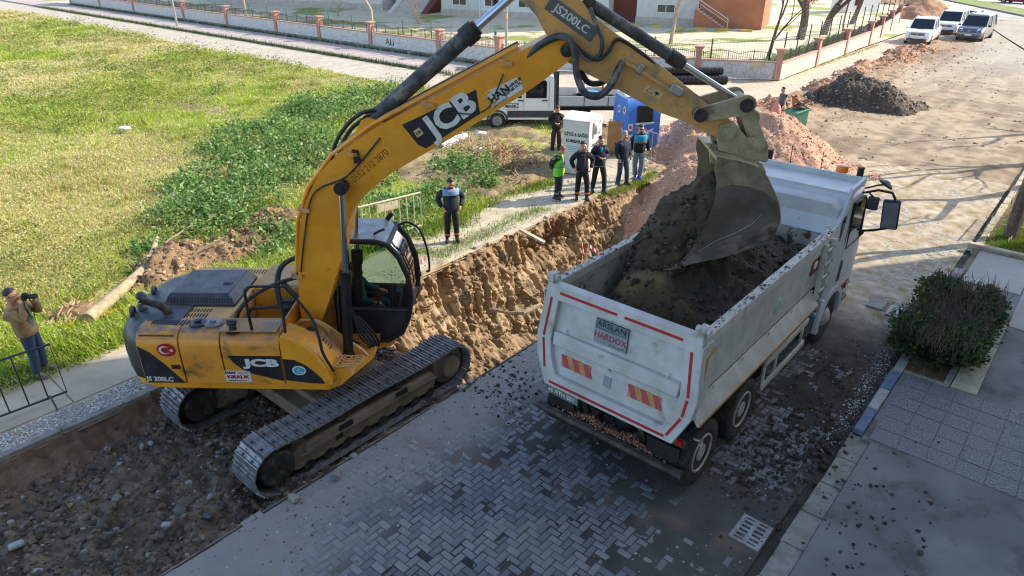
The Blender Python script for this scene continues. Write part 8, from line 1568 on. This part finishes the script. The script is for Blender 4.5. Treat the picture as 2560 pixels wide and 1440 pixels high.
for k, (a, b_, lab) in enumerate(((1160, 968, 'loose grey paver stood up at the end of the near track'), (1175, 955, 'second loose paver at the end of the near track'), (840, 1190, 'loose paver dislodged beside the near track'), (735, 1245, 'loose paver lying near the rear of the near track'))):
    tag(MB(frame(G(a, b_, .03), YAW + .5*k, .3, .2)).box((0, 0, 0), (.2, .1, .08)).build('loose_paver', mt['kerb'], bev=.008), lab, 'paver')
tag(MB(frame(S(15.35, 2.62, .02), YAW)).box((0, 0, 0), (.5, .34, .05)).build('broken_slab', mt['kerb']), 'broken ribbed slab beside the small drain grate', 'slab')
# ================================================================ drain grates
mt['castiron'] = M('cast_grate', lin(150, 152, 152), lin(124, 124, 122), 6, .55, .3, bump=.2, dirt=lin(96, 88, 78), ds=5, da=.6)
def drain(label, c, rz, lx, ly, z):
    t = thing('drain_grate', label, 'drain', (c[0], c[1], z), rz); MB().box((0, 0, -.03), (lx - .04, ly - .04, .01)).build('drain_pit', mt['black'], t)
    b = MB()
    for y in (-ly/2 + .03, 0, ly/2 - .03): b.box((0, y, 0), (lx, .06, .03))
    for s_ in (-1, 1): b.box((s_*(lx/2 - .02), 0, 0), (.04, ly - .12, .0298))
    n_ = 6
    for k in range(1, n_): b.box((-lx/2 + lx*k/n_, 0, -.001), (.04, ly - .1, .0296))
    b.build('grate', mt['castiron'], t)
drain('pale iron drain grate in the gutter near the bottom edge', S(7.24, 1.98)[:2], YAW, .52, .42, .02); drain('small iron drain grate in front of the hedge', S(15.2, 2.16)[:2], YAW, .5, .4, .03)
# ================================================================ hedge and verge plants
rng = np.random.default_rng(91)
hg = thing('hedge', 'clipped dark green hedge on the right pavement', 'hedge', S(14.65, 1.15, .1), YAW); n = 15000; q = rng.normal(size=(n, 3)); q /= np.linalg.norm(q, axis=1)[:, None]; q = np.sign(q)*np.abs(q)**.4; q *= (rng.random((n, 1))**.22); q *= (1 + .16*fbm(q[:, 0]*2.5, q[:, 1]*2.5, q[:, 2]*2.5, 3, 901))[:, None]
P = q*np.array([1.78, .82, .33]) + np.array([0, 0, .4]); topm = (q[:, 2] > .55) & (rng.random(n) < .62); P = P[~topm]; m = len(P)
cc = np.where(rng.random((m, 1)) < .6, L3((56, 78, 46)), L3((84, 108, 58)))*rng.uniform(.6, 1.3, (m, 1)); cc = np.where(rng.random((m, 1)) < .06, L3((120, 130, 60)), cc)
o = quads('foliage', P, rng.uniform(.05, .1, m), cc, mt['attr_leaf'], hg, seed=92, up=.5, aspect=.6); o['kind'] = 'stuff'
tw = MB(); rr = random.Random(4)
for k in range(1100): x, y = rr.uniform(-1.65, 1.65), rr.uniform(-.72, .72); z = rr.uniform(.3, .6); p = Vector((x, y, z)); d_ = Vector((rr.uniform(-.4, .4), rr.uniform(-.4, .4), 1)).normalized()*rr.uniform(.2, .35); tw.path([p, p + d_*.5, p + d_ + Vector((rr.uniform(-.06, .06), rr.uniform(-.06, .06), 0))], [.007, .006, .003], 4, cap=False)
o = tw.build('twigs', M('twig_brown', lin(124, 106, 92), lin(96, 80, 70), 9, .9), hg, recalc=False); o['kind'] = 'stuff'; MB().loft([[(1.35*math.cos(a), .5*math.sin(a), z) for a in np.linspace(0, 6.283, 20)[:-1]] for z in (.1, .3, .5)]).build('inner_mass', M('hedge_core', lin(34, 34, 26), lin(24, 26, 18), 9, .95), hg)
tuft_strip('bed_grass', 'low grass in the planting bed under the hedge', [S(12.85, 1.1, .1), S(13.6, 1.1, .1), S(14.5, 1.05, .1)], .22, 1600, .07, 31, ((54, 74, 34), (70, 90, 40))); tuft_strip('verge_turf', 'sunlit turf around the right hand street tree', [S(20.4, .95, .11), S(21.2, .9, .11), S(22.5, .9, .11), S(26, .9, .11), S(34, .9, .11)], .28, 9000, .1, 32, ((110, 140, 44), (130, 150, 56)))
tuft_strip('wall_foot_weeds', 'weeds growing along the foot of the long white wall', [S(32.7, v_, .15) for v_ in np.linspace(31, 100, 24)], .12, 3000, .25, 33, ((70, 92, 40), (96, 116, 50))); tuft_strip('street_edge_weeds', 'weeds growing along the cross street kerb', [S(29.4, v_, .02) for v_ in np.linspace(27, 100, 24)], .14, 4200, .3, 34, ((70, 92, 40), (96, 116, 50))); tuft_strip('corner_weeds', 'weed tufts at the foot of the scroll carved wall', [Vector(S(u_, 14.9, .02)) for u_ in np.linspace(41, 60, 8)], .12, 700, .18, 35, ((110, 128, 56), (140, 150, 70))); tuft_strip('yard_lawn', 'bright lawn behind the iron railing at the wall corner', [S(35.6, 30, .08), S(38, 24, .08), S(41.5, 17.5, .08), S(52, 17.2, .08), S(66, 18.4, .08)], .55, 9000, .32, 36, ((96, 140, 40), (120, 160, 56)))
tag(MB(frame(tuple(G(2155, 165 + 30, .06)), .3)).box((0, 0, 0), (1.2, .25, .12)).build('fallen_kerb', mt['kerb_dusty']), 'loose kerb stone lying on the pavement by the carved wall', 'kerb stone')
